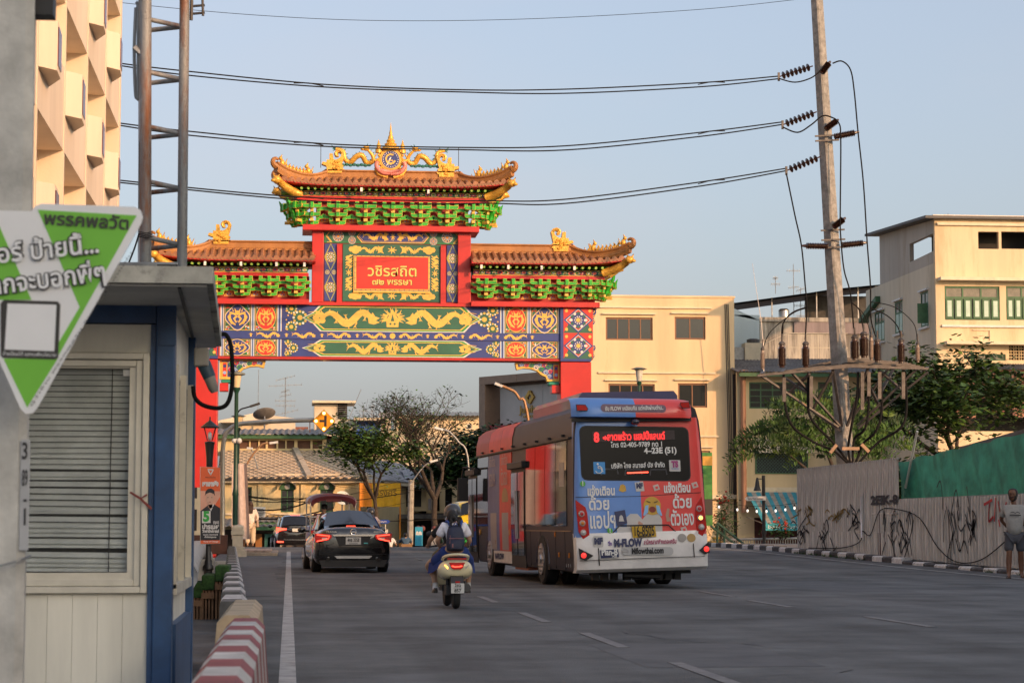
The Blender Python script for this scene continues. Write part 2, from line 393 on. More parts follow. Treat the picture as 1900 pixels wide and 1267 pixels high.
def dragon(f,u,v,w,h,m=cY,flip=1,seed=0):
    """a scaly serpent dragon, w wide, h high, head towards +u*flip"""
    rnd=random.Random(seed);N=26;pts=[];ws=[]
    for i in range(N):
        t=i/(N-1);x=(-.46+.86*t)*w*flip;y=sin(t*2*pi*1.45+.6)*h*.27*(.75+.25*t);pts.append((u+x,v+y));ws.append(h*(.06+.25*sin(pi*min(1,t*.72+.12))))
    f.ribbon(pts,ws,m)
    hx,hy=pts[-1];q=h*.2
    f.P([(hx-q*.9*flip,hy-q*.7),(hx+q*.2*flip,hy-q*.95),(hx+q*1.5*flip,hy-q*.5),(hx+q*.6*flip,hy-q*.1),(hx+q*1.5*flip,hy+q*.45),(hx+q*.5*flip,hy+q*.8),(hx-q*.1*flip,hy+q*1.7),(hx-q*.5*flip,hy+q*.9),(hx-q*1.2*flip,hy+q*1.4),(hx-q*1.0*flip,hy+q*.3)][::flip],m)
    for i in range(2,N-3,2):
        x,y=pts[i];up=1 if(i//2)%2 else-1
        f.P([(x-h*.03,y+up*ws[i]*.4),(x+h*.05,y+up*ws[i]*.4),(x+h*.05*flip,y+up*(ws[i]*.5+h*.10))],m)
    for i in(5,10,15,20):
        x,y=pts[i];up=-1 if i in(5,15,20)else 1;yy=max(v-h*.46,min(v+h*.46,y+up*h*.30))
        f.ribbon([(x,y),(x+h*.12*flip,(y+yy)/2),(x+h*.05*flip,yy)],[h*.10,h*.07,h*.05],m)
        for c in(-1,0,1):f.ribbon([(x+h*.05*flip,yy),(x+h*.05*flip+c*h*.08,yy+up*h*.07)],[h*.045,h*.012],m)
    x,y=pts[0]
    for c in(-1,-.3,.5,1):f.ribbon([(x,y),(x-h*.14*flip,y+c*h*.12),(x-h*.24*flip,y+c*h*.3)],[h*.05,h*.045,h*.01],m)
def medallion(f,u,v,r,core=cR,ring=cW,bgc=cB,ring2=cY,n=10):
    f.disc(u,v,r,ring,20);f.lay();f.disc(u,v,r*.9,bgc,20);f.lay()
    for i in range(n):
        a=2*pi*i/n;f.disc(u+r*.70*cos(a),v+r*.70*sin(a),r*.15,ring2,6);f.disc(u+r*.42*cos(a+.3),v+r*.42*sin(a+.3),r*.10,ring,5)
    f.disc(u,v,r*.26,ring2,10);f.lay();f.disc(u,v,r*.13,core,8);f.lay(-3)
def flower(f,u,v,r,n=12,bgc=cG):
    f.disc(u,v,r*.98,bgc,16);f.lay()
    for i in range(n):
        a=2*pi*i/n;f.disc(u+r*.88*cos(a),v+r*.88*sin(a),r*.15,cY if i%2 else cM,6)
        f.disc(u+r*.58*cos(a+.2),v+r*.58*sin(a+.2),r*.12,cW if i%2 else cB,5)
    f.disc(u,v,r*.30,cY,12);f.lay(-1)
def flame(f,u,v,w,h):
    for i in range(17):
        a=pi*(-.12+1.24*i/16);c,s_=cos(a),sin(a);tall=1+.2*s_
        p0=(u+c*w*.22,v+s_*h*.2);p2=(u+c*w*.5*(.9+.1*(i%2)),v+s_*h*.52*tall*(.8+.2*(i%2))-h*.05)
        p1=(u+c*w*.36+h*.05*(1 if i%2 else-1),v+s_*h*.33)
        f.ribbon([p0,p1,p2],[h*.09,h*.055,h*.012],cY)
    f.P([(u-w*.22,v-h*.38),(u+w*.22,v-h*.38),(u+w*.24,v-h*.05),(u+w*.08,v+h*.22),(u,v+h*.42),(u-w*.08,v+h*.22),(u-w*.24,v-h*.05)],cY)
    f.lay();f.P([(u-w*.07,v-h*.12),(u+w*.07,v-h*.12),(u,v+h*.2)],cG);f.disc(u-w*.08,v-h*.24,h*.05,cG,8);f.disc(u+w*.08,v-h*.24,h*.05,cG,8);f.lay(-1)
# --- columns
zb=Gz(568)
for a,b in((355,405),(1040,1097)):
    c=MB();gb(c,a,668,b,668,-.5,.55);z=Gz(669,GY-.5)
    c=MB();c.box((Gx(a,GY-.5),-.5,-.5),(Gx(b,GY-.5),.55,z));c.build('column',RED,gate,bevel=.02)
# --- main beam and ledges
b=MB();b.box((Gx(355),-.42,Gz(666)),(Gx(1097),.45,zb));b.build('beam',REDD,gate)
b=MB();gb(b,356,664.5,1041,667.5,-.47,.47);b.build('beam_edge',RED,gate)
for a,c in((300,573.5),(874,1113)):
    b=MB();gb(b,a,557,c,566.5,-.75,.75);b.build('ledge',RED,gate,bevel=.01)
b=MB();gb(b,573.6,562,873.9,567.5,-.52,.5);b.build('ledge',RED,gate)
# --- painted bands of the beam
def band(py0,py1,y):
    f=Flat(y);z0,z1=Gz(py1),Gz(py0);h=z1-z0;zc=(z0+z1)/2
    L=Gx(523)-.0;Rr=Gx(926)
    f.rect(L,z0,Rr,z1,cB);f.lay()
    for s_ in(-1,1):
        for(du,dv,r)in((5.05,0,.30),(4.60,.47,.26),(4.60,-.47,.26),(5.42,.42,.18),(5.42,-.42,.18),(4.15,.5,.13),(4.15,-.5,.13)):
            pass
    cx=GC;hx=(Rr-L)/2
    lt=Gx(860)-cx;tip=Gx(893)-cx
    for s_ in(-1,1):
        for du,dv,r in((.60,0,.34),(.30,.36,.26),(.30,-.36,.26)):
            uu=cx+s_*(hx-du*h*1.05);vv=zc+dv*h*.95
            r=min(r*h*.85,.5);
            if abs(vv-zc)+r>h/2:r=max(.05,min(r,h/2-abs(vv-zc)+.12));
            pts=[(uu+r*cos(2*pi*i/12),max(z0+.01,min(z1-.01,vv+r*sin(2*pi*i/12))))for i in range(12)]
            f.P(pts,cG);f.lay()
            for i in range(12):
                a=2*pi*i/12;q=(uu+r*.8*cos(a),vv+r*.8*sin(a))
                if z0+.05<q[1]<z1-.05:f.disc(q[0],q[1],r*.17,cY if i%2 else cW,6)
            if z0+.08<vv<z1-.08:f.disc(uu,vv,r*.33,cY,10)
            f.lay(-1)
        for k in range(6):
            f.disc(cx+s_*(hx-.12-.06*(k%2)),z0+h*(k+.5)/6,.03,cY,6)
        e=cx+s_*hx
    for k,(g_,c_)in enumerate(((0,cW),(.05,cM),(.12,cY),(.16,cG))):
        a=lt-g_;t_=tip-g_*1.3;zz0=z0+g_*.6;zz1=z1-g_*.6;q=h*.18
        f.P([(cx-a,zz0),(cx+a,zz0),(cx+a+(t_-a)*.45,zc-q),(cx+t_,zc),(cx+a+(t_-a)*.45,zc+q),(cx+a,zz1),(cx-a,zz1),(cx-a-(t_-a)*.45,zc+q),(cx-t_,zc),(cx-a-(t_-a)*.45,zc-q)],c_);f.lay()
    flame(f,cx,zc,h*.98,h*.84)
    for s_ in(-1,1):
        dragon(f,cx+s_*h*1.55,zc,h*2.05,h*.86,cY,-s_,3)
        cu=cx+s_*(lt+.02)
        for k in range(5):f.disc(cu+.13*cos(k*1.3)*s_,zc+.13*sin(k*1.3)*h,h*.12,cY,8)
        f.ribbon([(cu-s_*.2,zc+h*.1),(cu+s_*.1,zc+h*.24),(cu+s_*.4,zc+h*.20)],[.05,.04,.01],cY)
        f.ribbon([(cu-s_*.2,zc-h*.1),(cu+s_*.15,zc-h*.2),(cu+s_*.38,zc-h*.16)],[.05,.04,.01],cY)
    return f.build('painted_panel',gate)
band(568.5,618,-.425);band(633,664.3,-.425)
# blue strip with small dragons
s=MB();s.box((Gx(406),-.46,Gz(632.6)),(Gx(1039),-.42,Gz(618.4)));s.build('dragon_strip',BLU,gate)
f=Flat(-.463);zc=(Gz(632.6)+Gz(618.4))/2
for k in range(-4,5):
    if k:dragon(f,GC+(k-.5*(1 if k>0 else-1))*1.22,zc,.80,.27,cY,1 if k<0 else-1,k+9)
    if k and abs(k)<5:
        u=GC+k*1.22
        f.rect(u-.03,zc-.06,u+.03,zc+.06,cY);f.rect(u-.07,zc+.02,u+.07,zc+.035,cY)
f.disc(GC,zc,.10,cY,12);stuff(f.build('gilt_dragons',gate))
# medallion panels and stripes, mirrored
def medpanel(p0,p1,q0,q1,col):
    f=Flat(-.425);u0,u1=sorted((Gx(p0),Gx(p1)));z0,z1=Gz(q1),Gz(q0);uc,zc=(u0+u1)/2,(z0+z1)/2;w,h=u1-u0,z1-z0
    f.rect(u0,z0,u1,z1,cG);f.lay();f.frame(u0+.02,z0+.02,u1-.02,z1-.02,.015,cY)
    rnd=random.Random(int(p0+q0))
    for sx_ in(-1,1):
        for sz_ in(-1,1):
            for k in range(9):
                f.disc(uc+sx_*(w*.5-.05-rnd.random()*.13),zc+sz_*(h*.5-.05-rnd.random()*.13),.028,rnd.choice((cR,cM,cL,cY,cW,cR)),6)
    r,rv=w*.45,h*.46
    if col==cB:
        for cc,k in((cY,1.),(cW,.96),(cB,.92)):
            f.lay();pts=[]
            for i in range(28):
                a=2*pi*i/28;q=1+.085*cos(4*a);pts.append((uc+r*k*q*cos(a),zc+rv*k*q*sin(a)))
            f.P(pts,cc)
    else:
        for cc,k in((cY,1.),(cR,.94)):f.lay();f.disc(uc,zc,r*k*.98,cc,24,rv*k)
    f.lay();rr=min(r,rv)
    f.disc(uc,zc+rv*.35,rr*.2,cY,8)
    for s_ in(-1,1):
        f.P([(uc+s_*rr*.06,zc+rv*.45),(uc+s_*rr*.25,zc+rv*.75),(uc+s_*rr*.22,zc+rv*.4)][::s_],cY)
        f.ribbon([(uc+s_*r*.1,zc+rv*.2),(uc+s_*r*.55,zc+rv*.35),(uc+s_*r*.72,zc),(uc+s_*r*.5,zc-rv*.4),(uc+s_*r*.15,zc-rv*.62)],[rr*.16,rr*.22,rr*.24,rr*.22,rr*.12],cY)
        for k in range(5):
            a=-.9+k*.45;f.ribbon([(uc+s_*r*.55*cos(a),zc+rv*.55*sin(a)),(uc+s_*r*.84*cos(a+.12),zc+rv*.84*sin(a+.12))],[rr*.1,rr*.02],cY)
        f.ribbon([(uc+s_*r*.05,zc+rv*.1),(uc+s_*r*.28,zc-rv*.12),(uc+s_*r*.1,zc-rv*.42),(uc,zc-rv*.3)],[rr*.2,rr*.18,rr*.12,rr*.05],cY)
    f.build('medallion_panel',gate)
def stripes(p0,p1,q0,q1,cols):
    f=Flat(-.425);u0,u1=Gx(p0),Gx(p1);z0,z1=Gz(q1),Gz(q0);n=len(cols)
    for i,c in enumerate(cols):f.rect(u0+(u1-u0)*i/n,z0,u0+(u1-u0)*(i+1)/n,z1,c)
    f.build('painted_stripes',gate)
M=lambda p:1448.6-p
for q0,q1 in((568.5,618.2),(632.8,664.3)):
    for mir in(0,1):
        g_=(lambda p:p)if not mir else M
        medpanel(g_(934.5),g_(975.5),q0,q1,cR);medpanel(g_(983),g_(1032),q0,q1,cB)
        stripes(g_(926),g_(934),q0,q1,(cW,cL,cB,cB,cL,cW));stripes(g_(976),g_(982.5),q0,q1,(cW,cL,cB,cL,cW));stripes(g_(1032.5),g_(1040),q0,q1,(cW,cB,cL,cW,cP))
# column head panels: two diamonds with rosettes
for a,b_ in((1042,1096),(356,404)):
    s=MB();gb(s,a-2,667.5,b_+1,568,-.54,.55);s.build('column_head',BLU,gate)
    f=Flat(-.543);u0,u1=Gx(a),Gx(b_);z0,z1=Gz(665),Gz(569.5);uc=(u0+u1)/2;w=(u1-u0);h=(z1-z0)/2
    f.rect(u0,z0,u1,z1,cG);f.lay()
    for k in(0,1):
        vc=z0+h*(k+.5)
        for s_ in(-1,1):
            f.P([(uc+s_*w*.5,vc-h*.5),(uc+s_*w*.5,vc+h*.5),(uc+s_*.02,vc+h*.5)][::s_],cR)
            for t_ in(-1,1):
                f.disc(uc+s_*w*.4,vc+t_*h*.36,.06,cY,6)
        for cc,q in((cB,1.),(cW,.86),(cR,.80),(cW,.66),(cB,.6)):
            f.lay();f.P([(uc-w*.5*q,vc),(uc,vc-h*.5*q),(uc+w*.5*q,vc),(uc,vc+h*.5*q)],cc)
        f.lay();f.disc(uc,vc,w*.27,cB,20)
        for i in range(12):an=2*pi*i/12;f.disc(uc+w*.24*cos(an),vc+w*.24*sin(an),w*.05,cG if i%2 else cW,7)
        f.lay();f.disc(uc,vc,w*.16,cB,16);f.lay()
        for i in range(10):an=2*pi*i/10;f.disc(uc+w*.12*cos(an),vc+w*.12*sin(an),w*.025,cW,5)
        f.disc(uc,vc,w*.08,cY,8);f.lay(-7)
    f.build('painted_panel',gate)
# scroll blocks on the outer side
for cx_,s_ in((1098,1),(351,-1)):
    for q0,q1 in((570,599),(638,662)):
        f=Flat(-.10);u=Gx(cx_);v=(Gz(q0)+Gz(q1))/2;h=Gz(q0)-Gz(q1)
        sb=MB();out=[(0,-.5),(.12,-.48),(.2,-.3),(.1,-.1),(.2,.1),(.28,.3),(.22,.5),(0,.5)]
        sb.prism([(u+s_*p*h,v+q*h)for p,q in out][::s_],-.1,.1,lambda a_,b_2,w_:(a_,w_,b_2));o=sb.build('scroll_block',BLU,gate)
        for k in range(3):
            c=(u+s_*(.08+.03*(k%2))*h,v+(-.3+.3*k)*h);N=10
            f.ribbon([(c[0]+.09*h*cos(i*.7)*(1-i/14),c[1]+.12*h*sin(i*.7)*(1-i/14))for i in range(N)],.035*h*1.2,cY)
        f.build('gilt_scroll',gate)
# --- corner braces under the beam
for mir in(0,1):
    g_=(lambda p:p)if not mir else M;s_=1 if not mir else-1
    out=[(955,672),(1040,669),(1040,706),(1014,706),(1012,698),(1003,694),(996,687),(984,683),(970,682),(958,685)]
    pts=[(Gx(g_(p)),Gz(q))for p,q in out]
    if not mir:pts=pts[::-1]
    sb=MB();sb.prism(pts,-.16,.16,lambda a_,b_2,w_:(a_,w_,b_2));sb.build('corner_brace',PGOLD,gate)
    f=Flat(-.165);cxm=sum(p for p,_ in out)/len(out);
    inn=[(960,674),(1036,672),(1036,702),(1017,702),(1014,695),(1005,690),(998,684),(985,679),(972,678),(961,680)]
    pp=[(Gx(g_(p)),Gz(q))for p,q in inn]
    if not mir:pp=pp[::-1]
    f.P(pp,cB);f.lay()
    rnd=random.Random(5)
    for(p,q,r,c)in((967,676,4,cL),(976,677,4.5,cR),(985,677.5,5,cM),(994,681,5.5,cW),(1003,684,5.5,cM),(1009,676,5,cR),(1017,678,6.5,cM),(1012,690,5,cL),(1020,688,4.5,cR),(1000,676,4,cL),(1018,697,4,cL)):
        u,v,rr=Gx(g_(p)),Gz(q),r*.0187
        f.ribbon([(u+rr*cos(i*.8)*(1-i/15),v+rr*sin(i*.8)*(1-i/15))for i in range(12)],rr*.34,c)
        f.lay();f.ribbon([(u+rr*1.0*cos(i*.5+1),v+rr*1.0*sin(i*.5+1))for i in range(5)],rr*.14,cW if c!=cW else cL);f.lay(-1)
    f.rect(Gx(g_(1025.5)),Gz(703),Gx(g_(1036)),Gz(674),cY);f.lay();f.rect(Gx(g_(1027)),Gz(701),Gx(g_(1034)),Gz(676),cR);f.lay()
    f.disc(Gx(g_(1030.5)),Gz(682),.06,cB,8);f.disc(Gx(g_(1030.5)),Gz(694),.06,cL,8);f.build('painted_scrolls',gate)
    sb=MB();gb(sb,g_(1018),712.3,g_(1037),706.3,-.25,.25);sb.build('brace_foot',mat('brace_teal',(.02,.28,.18),.5),gate,bevel=.03)
    sb=MB();gb(sb,g_(1024),727,g_(1040),712.5,-.3,.3);sb.build('brace_block',RED,gate)
# --- centre storey
for a,b_ in((578,599.5),(849.5,873.6)):
    s=MB();gb(s,a,562,b_,426,-.50,.5);s.build('post',RED,gate,bevel=.015)
s=MB();gb(s,560,428.6,889,418.5,-.78,.78);s.build('ledge',RED,gate,bevel=.01)
s=MB();gb(s,599.6,561.9,849.4,426,-.30,.3);s.build('centre_wall',REDD,gate)
for a,b_ in((624.5,634),(817.5,827)):
    s=MB();gb(s,a,561.9,b_,455,-.42,-.3);s.build('panel_post',RED,gate)
f=Flat(-.34);z0,z1=Gz(454.6),Gz(429.5);u0,u1=Gx(600),Gx(849);zc=(z0+z1)/2
s=MB();s.box((u0,-.335,z0),(u1,-.3,z1));s.build('frieze_board',DGRN,gate);f.rect(u0,z0,u1,z1,cG);f.lay();f.frame(u0+.02,z0+.02,u1-.02,z1-.02,.02,cM)
for s_ in(-1,1):
    medallion(f,GC+s_*1.90,zc,.19);medallion(f,GC+s_*1.42,zc+.14,.13);medallion(f,GC+s_*1.42,zc-.14,.13)
    f.ribbon([(GC+s_*2.28,z0+.03),(GC+s_*2.12,z0+.03),(GC+s_*2.28,zc)],.025,cY)
    f.ribbon([(GC+s_*2.14,z0+.02),(GC+s_*2.32,zc),(GC+s_*2.14,z1-.02)],.025,cY)
for g_,c_ in((0,cY),(.025,cB),(.05,cY),(.06,cB)):
    f.lay();a=1.08-g_;t_=1.26-g_*1.5;f.P([(GC-a,z0+.02+g_),(GC+a,z0+.02+g_),(GC+t_,zc),(GC+a,z1-.02-g_),(GC-a,z1-.02-g_),(GC-t_,zc)],c_)
f.lay();dragon(f,GC+.62,zc,.78,.34,cY,-1,1);dragon(f,GC-.62,zc,.78,.34,cY,1,2)
for s_ in(-1,1):f.ribbon([(GC+s_*.22,zc-.13),(GC+s_*.27,zc),(GC+s_*.22,zc+.13)],[.16,.08,.16],cY)
for k in range(8):f.ribbon([(GC,zc),(GC+.09*cos(k*.8),zc+.15*sin(k*.8))],[.03,.015],cY)
f.build('painted_panel',gate)
for a,b_ in((601,624),(827.5,849)):
    f=Flat(-.34);u0,u1=Gx(a),Gx(b_);z0,z1=Gz(561),Gz(456);uc=(u0+u1)/2;w=u1-u0;h=z1-z0
    s=MB();s.box((u0,-.335,z0),(u1,-.3,z1));s.build('side_board',BLU,gate)
    f.rect(u0,z0,u1,z1,cB);f.lay()
    for k,vc in enumerate((z0+h*.235,z0+h*.765)):
        for cc,ww in((cY,.045),(cM,.02)):
            f.ribbon([(uc-w*.48,vc),(uc,vc-h*.235),(uc+w*.48,vc),(uc,vc+h*.235),(uc-w*.48,vc)],ww,cc);f.lay()
        f.lay(-2);medallion(f,uc,vc,w*.40,core=cR,ring=cY,bgc=cG,ring2=cW)
    for s_ in(-1,1):medallion(f,uc+s_*w*.27,z0+h*.5,w*.19,core=cR,ring=cY,bgc=cG,ring2=cW)
    f.build('painted_panel',gate)
# name board
f=Flat(-.34);u0,u1,z0,z1=Gx(635),Gx(817),Gz(561.5),Gz(456)
s=MB();s.box((u0,-.335,z0),(u1,-.3,z1));s.build('border_board',DGRN,gate)
f.rect(u0,z0,u1,z1,cG);f.lay();uc,zc=(u0+u1)/2,(z0+z1)/2
for t_ in(-1,1):
    v=zc+t_*.80;
    for s_ in(-1,1):
        dragon(f,uc+s_*.72,v,.70,.30,cY,-s_,7)
        f.P([(uc+s_*p,v+q*t_)for p,q in((.28,-.13),(.34,-.05),(.34,.06),(.26,.15),(.42,.1),(.5,.15),(.46,.05),(.46,-.05),(.52,-.12),(.4,-.08))],cY)
        f.disc(uc+s_*1.28,v,.15,cY,9);f.disc(uc+s_*1.42,v+t_*.02,.1,cY,6);f.disc(uc+s_*1.15,v+t_*.03,.1,cY,6)
    for k in range(7):f.ribbon([(uc,v),(uc+.16*cos(k*.9),v+.13*sin(k*.9))],[.05,.02],cY)
for s_ in(-1,1):
    for v0,v1 in((zc+.15,zc+.62),(zc-.62,zc-.15)):
        N=14;f.ribbon([(uc+s_*1.50+.07*sin(i*1.1),v0+(v1-v0)*i/(N-1))for i in range(N)],[.05+.05*sin(pi*i/(N-1))for i in range(N)],cY)
        for k in range(5):
            y_=v0+(v1-v0)*(k+.5)/5;f.ribbon([(uc+s_*1.43,y_),(uc+s_*1.36,y_+.05)],[.05,.01],cY);f.ribbon([(uc+s_*1.55,y_),(uc+s_*1.63,y_-.05)],[.05,.01],cY)
    for k in range(7):f.ribbon([(uc+s_*1.5,zc),(uc+s_*1.5+.12*cos(k*.9),zc+.13*sin(k*.9))],[.04,.015],cY)
f.build('painted_panel',gate)
s=MB();gb(s,655,543.5,798,474.5,-.40,-.34);nb=s.build('name_board',PGOLD,gate,bevel=.01)
f=Flat(-.403);u0,u1,z0,z1=Gx(655.5),Gx(797.5),Gz(543),Gz(475)
f.frame(u0+.015,z0+.015,u1-.015,z1-.015,.012,cB)
for k in range(16):
    u=u0+(u1-u0)*(k+.5)/16
    for v in(z0+.05,z1-.05):f.rect(u-.008,v-.025,u+.008,v+.025,cB);f.rect(u-.08,v-.004,u+.08,v+.004,cK)
for k in range(7):
    v=z0+(z1-z0)*(k+.5)/7
    for u in(u0+.045,u1-.045):f.rect(u-.025,v-.008,u+.025,v+.008,cB)
f.lay();f.rect(Gx(660),Gz(538.5),Gx(793),Gz(479.5),cR);f.build('red_field',nb)
GT=mat('letter_gold',(.82,.60,.16),.45,var=.05)
BT=mat('letter_shadow',(.05,.04,.02),.6,var=0)
for dx,dz,mm,yy in((.018,-.018,BT,-.414),(0,0,GT,-.42)):
    text('วชิรสถิต',.50,mm,nb,(Gx(726)+dx,yy,Gz(507)+dz),width=1.70,bold=.006)
    text('๗๒ พรรษา',.30,mm,nb,(Gx(726)+dx,yy,Gz(526)+dz),width=1.38,bold=.006)
# --- bracket sets (dougong)
def boat(b,x,y,z,w,h,d,m):
    c=h*.75
    b.prism([(x-w/2,z+h),(x-w/2,z+h*.45),(x-w/2+c*.35,z+h*.12),(x-w/2+c,z),(x+w/2-c,z),(x+w/2-c*.35,z+h*.12),(x+w/2,z+h*.45),(x+w/2,z+h)][::-1],y-d/2,y+d/2,lambda u,v,w_:(u,w_,v),m)
def arm(gm,gg,x,y,z,w,h,d):
    boat(gg,x,y,z,w,h,d,0);e=.011;boat(gm,x,y-d*.5-.006,z+e,w-2*e,h-2*e,.012,0)
def blk(gm,gg,x,y,z,w,h,d):
    gg.cbox((x,y,z+h/2),(w,d,h));gm.cbox((x,y-d/2-.006,z+h/2),(w-.018,.012,h-.018));gm.cbox((x,y,z+h/2+.0),(w+.008,d-.012,h-.02))
def bracket(H=.84,Wd=.93):
    gm,gg=MB(),MB();h=H/6.2
    for k,(w,yy)in enumerate(((.56,-.22),(.66,-.42),(.74,-.62))):
        z=k*H*.33
        arm(gm,gg,0,yy,z,w*Wd,h,.12)
        if k:
            for s_ in(-1,1):arm(gm,gg,s_*Wd*.33,yy+.20,z-h*.55,.34*Wd,h,.10)
        for u in(-.4,0,.4):
            blk(gm,gg,u*w*Wd,yy,z+h,.12,h*.8,.13)
        blk(gm,gg,0,yy-.07,z-h*.15,.12,h*1.9,.12)
    for s_ in(-1,1):
        for k in(1,2):blk(gm,gg,s_*.46*Wd,-.2,k*H*.33-h*.1,.11,h*.9,.12)
    gg.box((-.06,-.6,H*.1),(.06,.0,H*.22));gg.box((-.06,-.6,H*.5),(.06,.0,H*.62))
    return gm.mesh('bracket_set',GRN),gg.mesh('gilt_edge',PGOLD)
bm1,bg1=bracket()
def put_bracket(px,py_bot,H_px,ang=0,sc=1):
    x,z=Gx(px,GY-.4),Gz(py_bot,GY-.3);s_=H_px*.0187*75/75/.84
    o=link('bracket_set',bm1,gate,(x,-.25,z),(0,0,ang),(sc,1,s_));link('gilt_edge',bg1,o);return o
def zone(px0,px1,py0,py1,centres,y=-.25):
    s=MB();gb(s,px0,py1,px1,py0,y,.25);s.build('bracket_wall',REDD,gate)
    f=Flat(y-.005)
    for i in range(len(centres)-1):
        p=(centres[i]+centres[i+1])/2;u,v=Gx(p),Gz(py1-9.5)
        for sc_,c in((1.,cY),(.82,cR),(.7,cY),(.55,cR)):
            f.P([(u-.17*sc_,v-.12*sc_),(u+.17*sc_,v-.12*sc_),(u+.12*sc_,v+.03*sc_),(u,v+.2*sc_),(u-.12*sc_,v+.03*sc_)],c);f.lay()
        for du,dv in((-.05,-.05),(.05,-.05),(0,.03)):f.disc(u+du,v+dv,.036,cW,8)
        f.lay()
        for du,dv in((-.05,-.05),(.05,-.05),(0,.03)):f.disc(u+du,v+dv,.024,cB,8)
        f.lay(-5)
    f.build('painted_panel',gate)
tops=[624.5+51.0*i for i in range(5)];tops=[625,676.5,727,778.5,828]
zone(585,866,375,419.5,[572]+tops+[880])
for p in tops:put_bracket(p,420,43,sc=1.1)
wr=[900,949.5,999.5,1048.5]
zone(874,1104,515,557.3,wr+[1094]);zone(344,573.5,515,557.3,[M(1094)]+[M(p)for p in wr][::-1])
for p in wr:put_bracket(p,552.5,36.5,sc=1.06);put_bracket(M(p),552.5,36.5,sc=1.06)
def corner_set(px,py_bot,H_px,s_):
    a=put_bracket(px,py_bot,H_px,0,.95)
    x,z=Gx(px,GY-.4),Gz(py_bot,GY-.3);k_=H_px*.0187/.84
    for j,(ang,dx)in enumerate(((.62,.18),(1.2,.30),(1.5,.34))):
        o=link('bracket_set',bm1,gate,(x+s_*dx,-.25+.25*j,z),(0,0,s_*ang),(.8,1,k_));link('gilt_edge',bg1,o)
    for k in range(3):
        zz=z+k*.33*.84*k_;r=.34+.13*k;c,s2=cos(-.9),sin(-.9)
        b=MB();b.prism([(0,.0),(r*.7,-.02),(r+.18,.10),(r+.30,.22),(r+.26,.06),(r+.1,-.12),(r*.6,-.12),(0,-.1)],-.07,.07,lambda u,v,w_:(s_*u,w_,v))
        for t_ in(0,1):
            q=link('cantilever',b.mesh('cantilever',GRN),gate,(x+s_*(.15+.1*t_),-.2+.5*t_,zz+.14),(0,0,-s_*(.62-.5*t_)))
put=corner_set
put(577,420,43,-1);put(876,420,43,1);put(1092,552.5,36.5,1);put(M(1092),552.5,36.5,-1)
# --- bands, frieze, rafters and roofs
def roof(px_in,px_c,py_ridge,py_tiles_top,py_eave,L_px,corner_px,corner_py,dep,two=True,lo=None,hip=None,frieze=None,fa=None,nrib=26):
    """one roof. two: hips at both ends (top roof); else one hip, at the outer end. all x in photo columns, mirrored about the gate axis when two"""
    pass
def frieze(px0,px1,q_band,q_fr,q_raf,ends):
    s=MB();gb(s,px0,q_band[1],px1,q_band[0],-.55,.55);s.build('red_band',RED,gate)
    s=MB();gb(s,px0+2,q_fr[1],px1-2,q_fr[0],-.5,.5);fr=s.build('painted_frieze',DGRN,gate)
    f=Flat(-.505);z0,z1=Gz(q_fr[1],GY-.5),Gz(q_fr[0],GY-.5);u0,u1=Gx(px0+2,GY-.5),Gx(px1-2,GY-.5);rnd=random.Random(3);n=int((u1-u0)/.2);cs=(cR,cY,cB,cM,cP,cW)
    f.rect(u0,z0,u1,z0+.02,cY);f.rect(u0,z1-.02,u1,z1,cY);f.lay()
    for i in range(n):
        u=u0+(u1-u0)*(i+.5)/n;v=(z0+z1)/2;s_=1 if i<n/2 else-1
        for k in range(3):
            r=(z1-z0)*(.46-.13*k);f.P([(u+s_*r*1.2*cos(a_*pi/6)*1.,v-.0+r*.85*sin(a_*pi/6))for a_ in range(-2,8)][::s_],cs[(i+k*2)%6]);f.lay()
        f.lay(-3)
    f.build('cloud_scrolls',fr)
    s=MB();gb(s,px0,q_raf[1],px1,q_raf[0],-.45,.45);s.build('rafter_recess',DARK,gate)
    for(p,q)in ends:
        s=MB();gb(s,p,q_fr[1],q,q_fr[0]-1,-.62,.6);s.build('end_block',RED,gate)
frieze(547,907,(365.5,374.8),(356.5,365.4),(347,356.4),((541,547),(904,911)))
frieze(876,1122,(508.6,514.8),(498,508.5),(488,497.9),((1122,1129),))
frieze(M(1122),572,(508.6,514.8),(498,508.5),(488,497.9),((M(1129),M(1122)),))
raf=MB();raf.tube([(0,-.95,0),(0,-.3,.06)],.055,8);rafm=raf.mesh('rafter_end',[GRN]);rc=MB();rc.tube([(0,-.975,0),(0,-.951,0)],.046,8);rcm=rc.mesh('rafter_cap',mat('rafter_lime',(.35,.55,.10),.5))
def rafters(px0,px1,py,n):
    for i in range(n):
        p=px0+(px1-px0)*(i+.5)/n;o=link('rafter_end',rafm,gate,(Gx(p,GY-.9),0,Gz(py,GY-.9)));link('rafter_cap',rcm,o)
rafters(551,906,352,28);rafters(879,1124,493,20);rafters(M(1124),M(879),493,20)
SPOT=mat('lamp_white',(.8,.8,.8),.3,var=0)
for p,q in((669,353),(794,355),(893,493),(1005,493.5),(1066,493.5),(943,493),(379,493),(446,493),(512,493),(564,493)):
    s=MB();s.cbox((Gx(p,GY-1.1),-1.1,Gz(q,GY-1.1)),(.08,.1,.14));s.build('spot_lamp',SPOT,gate)
